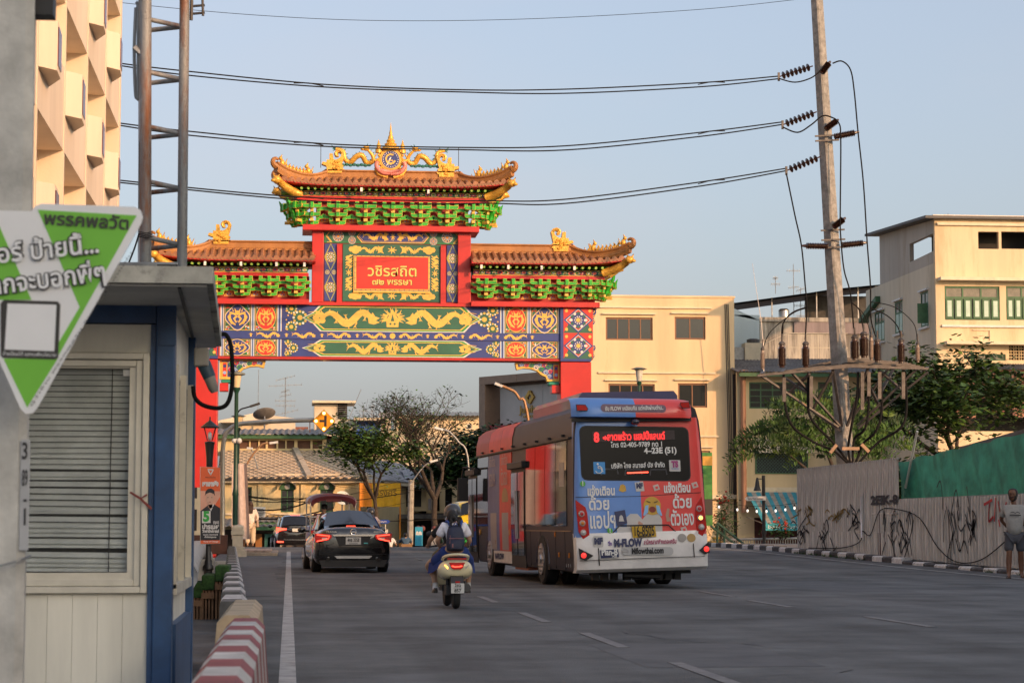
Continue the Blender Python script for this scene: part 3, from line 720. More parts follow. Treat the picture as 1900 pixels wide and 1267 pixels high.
# roof solids --------------------------------------------------------
def roof_part(xa,xb,open_a,open_b,z_e,z_r,dep,over,tipz,tag_):
    """xa..xb eave ends; open_x True = hip with upturned corner at that end, False = butts against a post.
       z_e eave, z_r ridge foot height, dep = eave distance in front of the gate line"""
    rf=MB();ra=xa+over if open_a else xa;rb=xb-over if open_b else xb
    def up(x):
        u=0
        if open_a:u=max(u,max(0,1-(x-xa)/(over*1.15))**2)
        if open_b:u=max(u,max(0,1-(xb-x)/(over*1.15))**2)
        return u*tipz
    def surf(x,t):
        tm=1.
        if open_a and x<ra:tm=max(.0,(x-xa)/over)
        if open_b and x>rb:tm=max(.0,(xb-x)/over)
        tt=t*tm;y=-dep*(1-tt);prof=tt**1.25
        return Vector((x,y,z_e+up(x)+(z_r-z_e-up(x)*.75)*prof))
    xs=[xa+(xb-xa)*i/60 for i in range(61)]
    for s_ in(1,-1):
        vs=[];
        for x in xs:
            for k in range(6):
                p=surf(x,k/5);vs.append((p.x,p.y*s_,p.z))
        fs=[]
        for i in range(60):
            for k in range(5):
                a=i*6+k;q=(a,a+6,a+7,a+1);fs.append(q if s_==1 else q[::-1])
        rf.add(vs,fs)
        vs=[];
        for x in xs:p=surf(x,0);vs+=[(p.x,p.y*s_,p.z-.10),(p.x,-.4*s_,z_e-.10)]
        rf.add(vs,[((2*i,2*i+1,2*i+3,2*i+2))if s_==1 else(2*i,2*i+2,2*i+3,2*i+1)for i in range(60)],1)
        vs=[]
        for x in xs:p=surf(x,0);vs+=[(p.x,p.y*s_,p.z-.10),(p.x,p.y*s_,p.z+.02)]
        rf.add(vs,[(2*i,2*i+2,2*i+3,2*i+1)if s_==1 else(2*i,2*i+1,2*i+3,2*i+2)for i in range(60)],1)
    for op,x,s_ in((open_a,xa,-1),(open_b,xb,1)):
        if not op:continue
        hx=ra if s_==-1 else rb;vs=[];N=12
        for i in range(N+1):
            yy=-dep+2*dep*i/N;e=tipz*max(0,(abs(yy)/dep))**3
            for k in range(5):
                t=k/4;q=1-t;vs.append((x+(hx-x)*t,yy*q,z_e+e*q+(z_r-z_e)*t**1.25))
        fs=[]
        for i in range(N):
            for k in range(4):
                a=i*5+k;q=(a,a+1,a+6,a+5);fs.append(q if s_==1 else q[::-1])
        rf.add(vs,fs);vs=[]
        for i in range(N+1):
            yy=-dep+2*dep*i/N;e=tipz*max(0,(abs(yy)/dep))**3
            vs+=[(x,yy,z_e+e-.12),(x,yy,z_e+e+.03)]
        rf.add(vs,[(2*i,2*i+2,2*i+3,2*i+1)if s_==1 else(2*i,2*i+1,2*i+3,2*i+2)for i in range(N)],1)
        g2=MB();g2.poly([(x,-dep*.9,z_e-.12),(x,dep*.9,z_e-.12),(hx-s_*(-.0),dep*.4,z_e-.12),(hx,-dep*.4,z_e-.12)]);g2.build('end_soffit',GRN,gate)
    R_=rf.build('tiled_roof',[TERRA,RED],gate)
    n=int(round((xb-xa)/.245));rr=.075
    for i in range(n):
        x=xa+(xb-xa)*(i+.5)/n;pts=[surf(x,k/6)+Vector((0,0,.02))for k in range(7)]
        if(pts[-1]-pts[0]).length<.12:pts=[pts[0],pts[0]+Vector((0,.12,.05))]
        b=MB();b.tube(pts,rr,7,cap=True);q=pts[0];b.tube([(q.x,q.y-.02,q.z-.005),(q.x,q.y+.03,q.z-.005)],rr*1.25,9)
        b.build('roof_tile',TERRA,R_,smooth=50)
        if i:
            b=MB();x2=x-(xb-xa)/n/2;p=surf(x2,0);b.prism([(-.09,.01),(-.05,-.06),(0,-.09),(.05,-.06),(.09,.01)],-.02,.02,lambda u,v,w_:(p.x+u,p.y-.01+w_,p.z+v-.0));b.build('drip_tile',TERRA,R_)
    rd=MB();zz=z_r-.05;
    prof=[(-.17,0),(-.17,.06),(-.11,.10),(-.11,.26),(-.16,.30),(-.16,.34),(.16,.34),(.16,.30),(.11,.26),(.11,.10),(.17,.06),(.17,0)]
    rd.prism([(a_,zz+b_)for a_,b_ in prof],ra-.0,rb+.0,lambda u,v,w_:(w_,u,v))
    rg=rd.build('ridge',RIDGE,gate)
    for op,xe,hx,s_ in((open_a,xa,ra,-1),(open_b,xb,rb,1)):
        if not op:continue
        for f_ in(-1,1):
            P=[]
            for i in range(13):
                t=i/12;x=hx+(xe+s_*.18-hx)*t;y=f_*dep*1.08*t
                z=z_r+.10+(z_e+tipz+.26-z_r-.10)*t-sin(pi*t**.9)*.26*(1-.2*t)+.10*max(0,t-.85)*4
                P.append(Vector((x,y,z)))
            hb=MB()
            d=Vector((s_*over,f_*dep,0)).normalized();nrm=Vector((-d.y,d.x,0));vs=[];fs=[]
            pf=[(-.10,-.14),(-.13,-.02),(-.09,.04),(-.09,.12),(-.13,.17),(-.12,.22),(.12,.22),(.13,.17),(.09,.12),(.09,.04),(.13,-.02),(.10,-.14)]
            for p in P:
                for a_,c_ in pf:vs.append(p+nrm*a_+Vector((0,0,c_)))
            m_=len(pf)
            for i in range(12):
                for j in range(m_):fs.append((i*m_+j,(i+1)*m_+j,(i+1)*m_+(j+1)%m_,i*m_+(j+1)%m_))
            fs.append(tuple(range(m_)));fs.append(tuple(12*m_+j for j in reversed(range(m_))));hb.add(vs,fs)
            t_=P[-1]+Vector((0,0,.06));cur=[t_+d*(.0+.13*sin(a_))+Vector((0,0,.02+.13*(1-cos(a_))))for a_ in[k*.5 for k in range(9)]]
            hb.tube(cur,[.12,.11,.10,.09,.08,.07,.06,.05,.04],8)
            hb.build('hip_ridge',RIDGE,gate,merge=True)
            be=MB();idx=[4.6,5.5,6.3,7.1,7.9,8.7,9.5,10.6]
            for n_,q in enumerate(idx):
                i0=int(q);p=P[i0].lerp(P[min(i0+1,12)],q-i0)+Vector((0,0,.22));sc_=1.8 if n_ in(0,7)else 1.
                be.ball(p+Vector((0,0,.05*sc_)),(.055*sc_,.05*sc_,.08*sc_),7,h=5);be.ball(p+Vector((s_*.03*sc_,0,.14*sc_)),.04*sc_,6,h=5)
                be.tube([p+Vector((-s_*.05*sc_,0,.02)),p+Vector((-s_*.10*sc_,0,.14*sc_))],[.022*sc_,.008],5)
                be.tube([p+Vector((s_*.03*sc_,0,.15*sc_)),p+Vector((s_*.0,0,.22*sc_))],[.025*sc_,.006],5)
                be.cbox(p+Vector((s_*.03,0,0)),(.1*sc_,.06*sc_,.05))
            stuff(be.build('ridge_beasts',GOLD,gate,smooth=True))
            db=MB();q=Vector((xe,f_*dep,z_e+tipz-.12));pts=[q-d*.85+Vector((0,0,-.36)),q-d*.5+Vector((0,0,-.30)),q-d*.15+Vector((0,0,-.16)),q+d*.08+Vector((0,0,-.02))]
            db.tube(pts,[.12,.15,.14,.13],8);h_=q+d*.18+Vector((0,0,.04));db.ball(h_,(.17,.14,.14),8,h=6)
            db.ball(h_+d*.14+Vector((0,0,-.04)),(.1,.09,.06),7,h=5)
            db.tube([h_+Vector((0,0,.08)),h_-d*.12+Vector((0,0,.2))],[.05,.01],5);db.tube([h_+d*.1+Vector((0,0,.1)),h_+d*.16+Vector((0,0,.2))],[.04,.01],5)
            db.build('corner_dragon',GOLD,gate,smooth=True)
    return ra,rb,z_r+.29
DEP=1.2
x0,x1=Gx(519,GY-DEP),Gx(941,GY-DEP);zt=at(730,341,GY-DEP).z
ra,rb,zrt=roof_part(x0,x1,True,True,zt,Gz(333),DEP,1.62,.14,'top')
x1w,x0w=Gx(1160,GY-DEP),Gx(875,GY-DEP);zw=at(1000,485,GY-DEP).z
r1=roof_part(x0w,x1w,False,True,zw,Gz(466),DEP,1.75,.16,'r')
r2=roof_part(2*GC-x1w,2*GC-x0w,True,False,zw,Gz(466),DEP,1.75,.16,'l')
# chiwen: gilt ridge-end beasts with curled tails
def chiwen(px,py_bot,s_,sc=1.):
    o_=[(-.30,0),(.34,0),(.36,.12),(.46,.16),(.36,.24),(.42,.34),(.34,.38),(.38,.52),(.42,.70),(.46,.88),(.38,1.02),(.22,1.08),(.06,1.02),(.0,.90),(.06,.78),(.16,.76),(.20,.84),(.14,.90),(.22,.96),(.32,.90),(.30,.76),(.20,.66),(.08,.60),(-.02,.62),(-.06,.88),(-.20,.88),(-.20,.60),(-.32,.60),(-.33,.48),(-.50,.50),(-.54,.40),(-.33,.32)]
    b=MB();x,z=Gx(px),Gz(py_bot)
    b.prism([(x-s_*u*sc,z+v*sc*.97)for u,v in o_][::s_],-.16,.16,lambda u,v,w_:(u,w_,v))
    rnd=random.Random(px)
    for k in range(10):b.ball((x+rnd.uniform(-.22,.22)*sc,-.16,z+rnd.uniform(.08,.5)*sc),(.07,.05,.05),6,h=4)
    b.tube([(x-s_*(.2+.14*cos(a*.6))*sc*1.,-.17,z+(.86+.14*sin(a*.6))*sc)for a in range(9)],.03,5)
    return b.build('ridge_end_beast',GOLD,gate,smooth=35)
chiwen(617.5,324,-1,.80);chiwen(828,328,1,.80);chiwen(M(1041),458,-1,.80);chiwen(1041,463,1,.80)
# crest: seal with spired crown, flanked by two dragons
cr=MB();X,Z=Gx(723),Gz(298)
cr.lathe([(0,-.06),(.40,-.06),(.44,0),(.40,.06),(0,.06)],(X,-.12,Z),24,ax='y')
for i in range(18):a=2*pi*i/18;cr.ball((X+.44*cos(a),-.16,Z+.46*sin(a)),.055,6,h=4)
cr.lathe([(.0,0),(.34,0),(.30,.08),(.20,.14),(.22,.2),(.13,.26),(.15,.32),(.09,.40),(.10,.44),(.05,.54),(.06,.58),(.025,.72),(.03,.76),(0,.98)],(X,-.1,Z+.36),14)
for s_ in(-1,1):
    cr.lathe([(0,0),(.12,0),(.12,.12),(.07,.2),(.08,.26),(.04,.34),(0,.5)],(X+s_*.42,-.1,Z+.24),10)
    cr.tube([(X+s_*.4,-.14,Z-.1),(X+s_*.62,-.14,Z+.02),(X+s_*.5,-.14,Z+.2)],[.08,.06,.02],6)
    cr.tube([(X+s_*.1,-.14,Z-.62),(X+s_*.42,-.14,Z-.50),(X+s_*.56,-.14,Z-.30)],[.08,.08,.03],6)
crest=cr.build('gilt_crest',GOLD,gate,smooth=40)
f=Flat(-.2);f.disc(X,Z,.34,cY,24);f.lay();f.disc(X,Z,.31,cB,24);f.lay()
f.ribbon([(X+.17*cos(a*.7+1),Z+.02+.17*sin(a*.7+1))for a in range(8)],.06,cY);f.ribbon([(X-.12+.03*a,Z-.2+.07*a)for a in range(5)],.05,cW);f.ribbon([(X+.1*cos(a),Z-.1+.08*sin(a))for a in range(6)],.035,cY)
for k in range(20):a=2*pi*k/20;f.disc(X+.26*cos(a),Z+.26*sin(a),.02,cW,5)
f.build('enamel_disc',crest)
rb_=MB()
for s_ in(-1,1):rb_.tube(smooth_path([(X,-.24,Z-.5),(X+s_*.3,-.24,Z-.47),(X+s_*.5,-.24,Z-.25),(X+s_*.45,-.24,Z-.08)],4),.075,6)
rb_.tube([(X-.34,-.26,Z-.40),(X,-.28,Z-.46),(X+.34,-.26,Z-.40)],.07,6);rb_.build('pink_ribbon',mat('crest_pink',(.72,.25,.22),.5),crest,smooth=True)
for s_ in(-1,1):
    d=MB();P=smooth_path([(X+s_*1.72,-.0,Z+.28),(X+s_*1.48,0,Z+.30),(X+s_*1.42,0,Z+.0),(X+s_*1.2,0,Z-.16),(X+s_*1.0,-.1,Z-.02),(X+s_*.82,-.05,Z+.06),(X+s_*.70,0,Z-.08),(X+s_*.62,-.1,Z-.2),(X+s_*.55,-.15,Z+.02),(X+s_*.68,-.2,Z+.26)],5)
    P=smooth_path([(X+s_*1.92,-.0,Z+.38),(X+s_*1.66,0,Z+.30),(X+s_*1.60,0,Z+.02),(X+s_*1.42,0,Z-.10),(X+s_*1.2,-.1,Z+.10),(X+s_*1.0,-.1,Z+.14),(X+s_*.84,0,Z-.1),(X+s_*.62,-.1,Z-.06),(X+s_*.64,-.15,Z+.14),(X+s_*.80,-.2,Z+.32)],5)
    n=len(P);d.tube(P,[.03+.07*sin(pi*min(1,.1+i/n*.85))for i in range(n)],8)
    h=P[-1];d.ball(h+Vector((s_*.06,0,.06)),(.12,.09,.1),8,h=6);d.ball(h+Vector((s_*.18,0,.03)),(.09,.06,.05),7,h=5)
    dr=d.build('gilt_dragon',GOLD,gate,smooth=True)
    d=MB()
    for i in range(3,n-2,2):p=P[i];t=(P[i+1]-P[i-1]).normalized();up=Vector((t.z*-1,0,t.x))*(1 if t.x*1>0 else-1);d.add([p+t*.03+up*.07,p-t*.03+up*.07,p+up*.15+Vector((0,.01,0)),p+up*.07+Vector((0,.04,0))],[(0,1,2),(1,3,2),(0,2,3)])
    d.tube([h+Vector((0,0,.1)),h+Vector((-s_*.10,0,.2))],[.03,.005],5);d.tube([h+Vector((s_*.05,0,.12)),h+Vector((s_*.0,0,.24))],[.03,.005],5)
    for k in range(4):d.tube([P[0],P[0]+Vector((s_*(.1+.02*k),0,-.08+.07*k))],[.035,.005],5)
    for k in range(9):d.ball((X+s_*(.75+.13*k),-.05,Z-.18-.02*(k%2)),(.08,.06,.06),6,h=4)
    d.build('teal_spines',mat('dragon_teal',(.03,.16,.14),.5),dr)
for p,q0,q1 in((593,312,266),(851,316,271)):
    s=MB();x=Gx(p);s.tube([(x,.2,Gz(q0)),(x,.2,Gz(q1))],.012,5);s.build('lightning_rod',mat('iron_dark',(.05,.05,.05),.5),gate)
# ================================================================ BUILDINGS
def wallm(n,c,**k):
    a=dict(rough=.8,var=.10,scale=.7,bump=.15,bscale=25,streak=1,dirt=((c[0]*.72,c[1]*.68,c[2]*.62),.57));a.update(k);return mat(n,c,**a)
CREAM=wallm('render_cream',(.70,.54,.33));YELLOW=wallm('render_yellow',(.64,.52,.31));PALE=wallm('render_pale',(.60,.53,.40))
GREY=wallm('render_grey',(.36,.34,.31));BEIGE=wallm('render_beige',(.68,.55,.36));PBLU=wallm('render_pale_blue',(.45,.55,.58),dirt=((.3,.28,.2),.6))
STAIN=wallm('stained_concrete',(.38,.36,.32),scale=2.2,var=.35,dirt=((.12,.11,.10),.5))
GLASS=mat('window_glass',(.02,.024,.026),.08,var=.0,spec=.8);CURT=mat('window_curtain',(.14,.13,.10),.6,var=.3,scale=3,coat=.6)
BROWN=mat('frame_brown',(.22,.10,.045),.5,var=.1);GREEN=mat('frame_green',(.035,.12,.05),.55,var=.2,scale=4);WFR=mat('frame_white',(.6,.6,.58),.5,var=.1)
MINT=mat('shutter_mint',(.42,.58,.50),.5,var=.1);SLATE=mat('roof_corrugated',(.20,.19,.18),.8,var=.35,scale=2.5,dirt=((.10,.09,.08),.5));SHOPD=mat('shop_dark',(.035,.025,.022),.7,var=.3)
TMT=mat('trim_pale',(.66,.58,.42),.7,var=.1,dirt=((.4,.35,.26),.6));RUST=mat('rusty_steel',(.20,.085,.05),.8,var=.4,scale=6);GALV=mat('galvanised',(.32,.33,.33),.5,metal=.6,var=.2,scale=4)
def wall(name,x0,x1,z0,z1,y0,y1,holes,m,parent,T=None):
    xs=sorted({x0,x1,*[max(x0,min(x1,h[i]))for h in holes for i in(0,1)]});zs=sorted({z0,z1,*[max(z0,min(z1,h[i]))for h in holes for i in(2,3)]})
    b=MB();b.T=T
    for i in range(len(xs)-1):
        j=0
        while j<len(zs)-1:
            cx=(xs[i]+xs[i+1])/2;ok=lambda j_:not any(h[0]<cx<h[1]and h[2]<(zs[j_]+zs[j_+1])/2<h[3]for h in holes)
            if not ok(j):j+=1;continue
            k=j
            while k+1<len(zs)-1 and ok(k+1):k+=1
            b.box((xs[i],y0,zs[j]),(xs[i+1],y1,zs[k+1]));j=k+1
    return b.build(name,m,parent,merge=False)
def window(parent,x0,x1,z0,z1,y,nx=2,fm=None,gm=None,T=None,transom=0,w=.06,d=.06,shutters=None,lbl=None,rows=1):
    fm=fm or BROWN;gm=gm or GLASS;b=MB();b.T=T
    b.box((x0,y,z0),(x0+w,y+d,z1));b.box((x1-w,y,z0),(x1,y+d,z1));b.box((x0+w,y,z0),(x1-w,y+d,z0+w));b.box((x0+w,y,z1-w),(x1-w,y+d,z1))
    zt=z1-transom if transom else z1
    if transom:b.box((x0+w,y+.004,zt-w/2),(x1-w,y+d-.004,zt+w/2))
    for i in range(1,nx):x=x0+(x1-x0)*i/nx;b.box((x-w*.4,y+.008,z0+w),(x+w*.4,y+d-.008,z1-w))
    for r in range(1,rows):z=z0+(zt-z0)*r/rows;b.box((x0+w,y+.012,z-w*.25),(x1-w,y+d-.012,z+w*.25))
    o=b.build('window',fm,parent)
    for i in range(nx):
        g=MB();g.T=T;a=x0+(x1-x0)*i/nx+w*.4;c=x0+(x1-x0)*(i+1)/nx-w*.4
        if shutters:
            g.box((a,y+.02,z0+w),(c,y+.04,zt-w*.5));g.build('shutter',shutters,o)
            if transom:h=MB();h.T=T;h.box((a,y+.03,zt+w*.5),(c,y+.04,z1-w));h.build('pane',gm,o)
        else:g.box((a,y+d*.6,z0+w*.5),(c,y+d*.7,z1-w*.5));g.build('pane',gm,o)
    return o
def slab(parent,x0,x1,z0,z1,y0,y1,m,name='ledge',T=None,bevel=0):
    b=MB();b.T=T;b.box((x0,y0,z0),(x1,y1,z1));return b.build(name,m,parent,bevel=bevel)
def X(px,Y,py=800):return at(px,py,Y).x
def Z(py,Y,px=950):return at(px,py,Y).z
def rect(px0,py0,px1,py1,Y):
    pm=(px0+px1)/2;qm=(py0+py1)/2;return(X(px0,Y,qm),X(px1,Y,qm),Z(py1,Y,pm),Z(py0,Y,pm))
def corrugated(b,x0,x1,y0,z0,y1,z1,pitch=.18,amp=.03,T=None):
    n=max(2,int((x1-x0)/pitch*2));vs=[];fs=[]
    for i in range(n+1):
        x=x0+(x1-x0)*i/n;a=amp if i%2 else-amp;vs+=[(x,y0,z0+a),(x,y1,z1+a)]
    for i in range(n):fs.append((2*i,2*i+2,2*i+3,2*i+1))
    return b.add(vs,fs)
# --- A: four storey cream block behind the gate
Y=104
A=thing('apartment_block','plain cream four storey block with brown sliding windows behind the bus','building',(0,0,0))
wins=[(1124,589,1211,631,4),(1252,588,1309,630,2),(1129,712,1215,756,4),(1258,711,1312,756,2),(1130,836,1216,880,4),(1262,836,1318,880,2)]
hs=[rect(*w[:4],Y)for w in wins];xa,xb=X(1078,Y),X(1364,Y);zt=Z(552,Y,1230)
wall('wall',xa,xb,-1,zt,Y,Y+.22,hs,CREAM,A)
b=MB();b.box((xa,Y+.23,-1),(xb,Y+9,zt-.05));b.build('side_wall',CREAM,A)
slab(A,xa-.04,xb+.04,zt,zt+.10,Y-.05,Y+9,CREAM,'parapet')
for h,w in zip(hs,wins):
    window(A,h[0]+.02,h[1]-.02,h[2]+.02,h[3]-.02,Y+.08,w[4],BROWN,GLASS)
    if w[0]in(1124,1129):slab(A,h[0]+.6,h[0]+1.0,h[2]+.1,h[3]-.1,Y+.19,Y+.2,CURT,'curtain')
    slab(A,h[0]-.18,h[1]+.14,h[3]+.14,h[3]+.20,Y-.14,Y-.001,TMT,'lintel')
for p0,p1,q in((1110,1322,568),(1110,1328,690),(1290,1334,808)):slab(A,X(p0,Y),X(p1,Y),Z(q+1.5,Y),Z(q-1.5,Y),Y-.10,Y-.002,TMT,'string_course')
slab(A,X(1250,Y),X(1380,Y),Z(925,Y),Z(917,Y),Y-.25,Y-.002,TMT,'string_course')
for p in(1347,1350,1353):
    b=MB();b.tube([(X(p,Y),Y-.04,Z(560,Y)),(X(p+3,Y),Y-.04,Z(740,Y)),(X(p+6,Y),Y-.04,Z(915,Y))],.018,5);b.build('cable',mat('cable_black',(.02,.02,.02),.6,var=0),A)
CAB=MATS['cable_black']
# --- B: yellow shophouses with green windows
Y=103
B=thing('shophouse','yellow two storey shophouse with green windows and a striped canopy','building')
wins=[(1390,709,1500,758,5),(1518,709,1560,758,2),(1660,708,1694,758,2),(1403,838,1497,877,1),(1663,829,1706,860,2),(1400,985,1480,1060,0)]
hs=[rect(*w[:4],Y)for w in wins];xa,xb=X(1366,Y)+.05,X(1736,Y);zt=Z(690,Y,1450)
hs[5]=(X(1398,Y),X(1640,Y),-1,Z(960,Y))
wall('wall',xa,xb,-1,zt,Y,Y+.22,hs,YELLOW,B)
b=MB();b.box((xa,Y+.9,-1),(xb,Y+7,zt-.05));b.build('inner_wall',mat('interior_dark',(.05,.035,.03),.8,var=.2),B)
for i,(h,w)in enumerate(zip(hs,wins)):
    if i in(0,1):window(B,h[0],h[1],h[2],h[3],Y+.06,w[4],GREEN,GLASS,transom=.38,rows=3,w=.07)
    elif i in(2,4):window(B,h[0],h[1],h[2],h[3],Y+.06,w[4],WFR,GLASS)
    elif i==3:
        b=MB();x0_,x1_,z0_,z1_=h;n=16
        for k in range(-6,n):
            xk=x0_+(x1_-x0_)*k/n
            for s_ in(1,-1):
                a_,c_=(xk,xk+(z1_-z0_))if s_==1 else(xk+(z1_-z0_),xk)
                za,zc_=z0_,z1_
                pa,pc=Vector((a_,Y-.03,za)),Vector((c_,Y-.03,zc_))
                def cl(p,q):
                    if p.x<x0_:t=(x0_-p.x)/(q.x-p.x);p=p.lerp(q,t)
                    if p.x>x1_:t=(x1_-p.x)/(q.x-p.x);p=p.lerp(q,t)
                    return p
                if max(a_,c_)<=x0_ or min(a_,c_)>=x1_:continue
                b.bar(cl(pa,pc),cl(pc,pa),.025)
        b.build('window_grille',mat('grille_teal',(.03,.09,.08),.6),B)
        window(B,h[0]-.05,h[1]+.05,h[2]-.05,h[3]+.05,Y-.06,1,GREEN,GLASS)
b=MB();corrugated(b,xa-.1,xb,Y-.9,zt-.05,Y+7,zt+1.2);b.build('roof',SLATE,B)
slab(B,xa-.05,xb,zt-.28,zt-.10,Y-.8,Y-.72,GREEN,'fascia')
b=MB();corrugated(b,X(1403,Y),X(1500,Y),Y-.7,Z(839,Y),Y,Z(815,Y)+.1,.25,.03);b.build('window_canopy',PALE,B)
b=MB();corrugated(b,X(1628,Y-1),X(1735,Y-1),Y-1.6,Z(800,Y),Y,Z(786,Y)+.05,.22,.05);b.build('lean_to_roof',SLATE,B)
slab(B,X(1628,Y-1),X(1735,Y-1),Z(809,Y),Z(802,Y),Y-1.6,Y-1.55,GREEN,'fascia')
b=MB();b.box((X(1630,Y),Y-.75,Z(822,Y)),(X(1662,Y),Y-.02,Z(806,Y)));ac=b.build('air_conditioner',PALE,B,bevel=.02)
b=MB();xx=X(1378,Y);b.tube([(xx,Y-.2,Z(950,Y)),(xx,Y-.2,Z(695,Y))],.13,8);b.tube([(xx,Y-.2,Z(700,Y)),(xx,Y-.2,Z(684,Y))],[.14,.24],8);b.build('drainpipe',mat('pipe_brown',(.25,.14,.09),.7,var=.3,streak=1),B)
slab(B,X(1380,Y),X(1640,Y),Z(912,Y),Z(903,Y),Y-.12,Y-.003,TMT,'string_course')
b=MB();
for k in range(26):x_=X(1400,Y)+.27*k;b.box((x_,Y+.3,-.6),(x_+.24,Y+.34,Z(962,Y)))
b.build('shop_shutter',mat('shutter_maroon',(.09,.02,.02),.6,var=.3,scale=5),B)
# striped canopy
CT=mat('canvas_teal',(.04,.27,.36),.7,var=.2,scale=6);CG=mat('canvas_grey',(.30,.29,.26),.8,var=.3,scale=6,dirt=((.14,.13,.12),.55))
aw=tag(MB().build('striped_awning',CT,None),'faded teal and grey striped canvas awning over the shop door','awning')
x0_,x1_=X(1383,Y-1),X(1500,Y-1);n=13;zt_,zb_=Z(912,Y),Z(971,Y-1.6)
b=MB();n=15;xl0=X(1383,Y);xl1=X(1506,Y);xb0=X(1415,Y-1.7);xb1=X(1530,Y-1.7)
for i in range(n):
    t0,t1=i/n,(i+1)/n
    p=[(xl0+(xl1-xl0)*t0,Y-.12,zt_),(xl0+(xl1-xl0)*t1,Y-.12,zt_),(xb0+(xb1-xb0)*t1,Y-1.7,zb_),(xb0+(xb1-xb0)*t0,Y-1.7,zb_)]
    p2=[(a_,b_-.0,c_-.02)for a_,b_,c_ in p]
    b.add(p+p2,[(0,1,2,3),(7,6,5,4),(0,4,5,1),(2,6,7,3)],i%2)
o=b.build('awning_canvas',[CT,CG],aw)
b=MB();b.box((xb0,Y-1.72,Z(984,Y-1.7)),(xb1,Y-1.70,zb_));vl=b.build('awning_valance',mat('canvas_cyan',(.02,.33,.42),.6),aw)
text('ร้านอาหารไทยริมทาง',.22,mat('lettering_white',(.75,.75,.72),.6,var=0),vl,(X(1440,Y-1.7)+.3,Y-1.725,Z(978,Y-1.7)),width=1.5)
LW=MATS['lettering_white']
b=MB();b.bar((xl0,Y-.1,zt_-1.2),(xb0,Y-1.7,zb_),.03);b.bar((xl1,Y-.1,zt_-1.2),(xb1,Y-1.7,zb_),.03);b.build('awning_arm',GALV,aw)
# --- C: roof terraces behind
Y=114
Cb=thing('terrace_house','stained concrete house with a caged roof terrace under a black sheet roof','building')
x0_,x1_=X(1412,Y),X(1660,Y)
slab(Cb,x0_,x1_,-1,Z(590,Y),Y,Y+5,STAIN,'wall');slab(Cb,x0_-.5,x1_,Z(592,Y),Z(584,Y),Y-.15,Y+5,STAIN,'roof_edge')
slab(Cb,X(1475,Y),x1_,Z(614,Y),Z(592,Y),Y-.1,Y-.02,mat('sheet_violet_grey',(.2,.17,.18),.7,var=.2,streak=1),'sheet_panel')
slab(Cb,X(1384,Y-3),X(1600,Y-3),Z(700,Y-3),Z(668,Y-3),Y-3.2,Y-.1,TMT,'terrace_wall')
b=MB();yf=Y-3
for p in(1418,1430,1441,1452,1465,1484,1498,1520,1546,1570):b.bar((X(p,yf),yf,Z(668,yf)),(X(p,yf),yf,Z(613 if p>1460 else 613+(1465-p)*.45,yf)),.03)
for q in(613,640,668):b.bar((X(1465,yf),yf,Z(q,yf)),(X(1575,yf),yf,Z(q,yf)),.03)
b.bar((X(1418,yf),yf,Z(634,yf)),(X(1465,yf),yf,Z(613,yf)),.03);b.bar((X(1418,yf),yf,Z(668,yf)),(X(1465,yf),yf,Z(655,yf)),.03)
for k in range(26):x_=X(1465,yf)+(X(1575,yf)-X(1465,yf))*k/26;b.bar((x_,yf,Z(668,yf)),(x_,yf,Z(613,yf)),.008)
for k in range(14):x_=X(1465,yf)+(X(1575,yf)-X(1465,yf))*k/14;b.bar((x_,yf,Z(613,yf)),(x_-.2,yf+2.8,Z(606,yf)),.012)
b.build('terrace_cage',mat('cage_cream',(.55,.52,.42),.6),Cb)
b=MB();
rp=[(1362,558),(1505,537),(1545,530),(1655,518)]
for i in range(3):
    (p,q),(p2,q2)=rp[i],rp[i+1]
    corrugated(b,X(p,Y),X(p2,Y),Y-1,Z(q+4,Y),Y+6,Z(q-4,Y)+.4,.3,.02)
b=MB();vs=[]
for p,q in rp:vs+=[(X(p,Y-1),Y-1,Z(q,Y-1)),(X(p,Y+5),Y+5,Z(q+10,Y+5))]
b.add(vs,[(2*i,2*i+2,2*i+3,2*i+1)for i in range(3)]);b.add([(a_,b_,c_-.12)for a_,b_,c_ in vs],[(2*i,2*i+1,2*i+3,2*i+2)for i in range(3)]);b.build('roof',mat('sheet_black',(.03,.03,.033),.5,var=.2),Cb)
b=MB()
for p,q in((1430,549),(1513,538),(1590,527),(1622,524)):b.bar((X(p,Y),Y-.6,Z(586,Y)),(X(p,Y),Y-.6,Z(q,Y)),.06)
b.build('roof_post',GALV,Cb)
b=MB();b.box((X(1513,Y),Y+2,Z(582,Y)),(X(1655,Y),Y+2.1,Z(535,Y)));b.build('mesh_screen',mat('mesh_dark',(.06,.06,.06),.8,var=.3),Cb)
b=MB();b.lathe([(0,0),(.29,0),(.29,.06),(.30,.1),(.29,.14),(.30,.2),(.29,.24),(.30,.3),(.29,.34),(.3,.4),(.29,.46),(.2,.54),(0,.56)],(X(1460,Y),Y+.4,Z(585,Y)),16);b.build('water_tank',mat('tank_steel',(.55,.55,.55),.3,metal=.9,var=.1),Cb,smooth=40)
D2=thing('side_house','pale blue gabled wall beside the cream block','building');slab(D2,X(1362,110),X(1411,110),-1,Z(580,110),110,115,PBLU,'wall')
b=MB();b.prism([(X(1360,110),Z(580,110)),(X(1411,110),Z(590,110)),(X(1360,110),Z(566,110))],110,115,lambda u,v,w_:(u,w_,v));b.build('gable',PBLU,D2)
slab(D2,X(1364,109),X(1384,109),Z(667,109),Z(640,109),109.2,109.9,GALV,'balcony_rail');slab(D2,X(1384,109),X(1416,109),-1,Z(632,109),109,109.9,TMT,'terrace_wall')
b=MB();b.lathe([(0,0),(.28,0),(.34,.1),(.34,.25),(.2,.3),(0,.32)],(X(1402,109),109.4,Z(634,109)),12);b.build('roof_basin',mat('basin_dark',(.06,.06,.06),.5),D2)
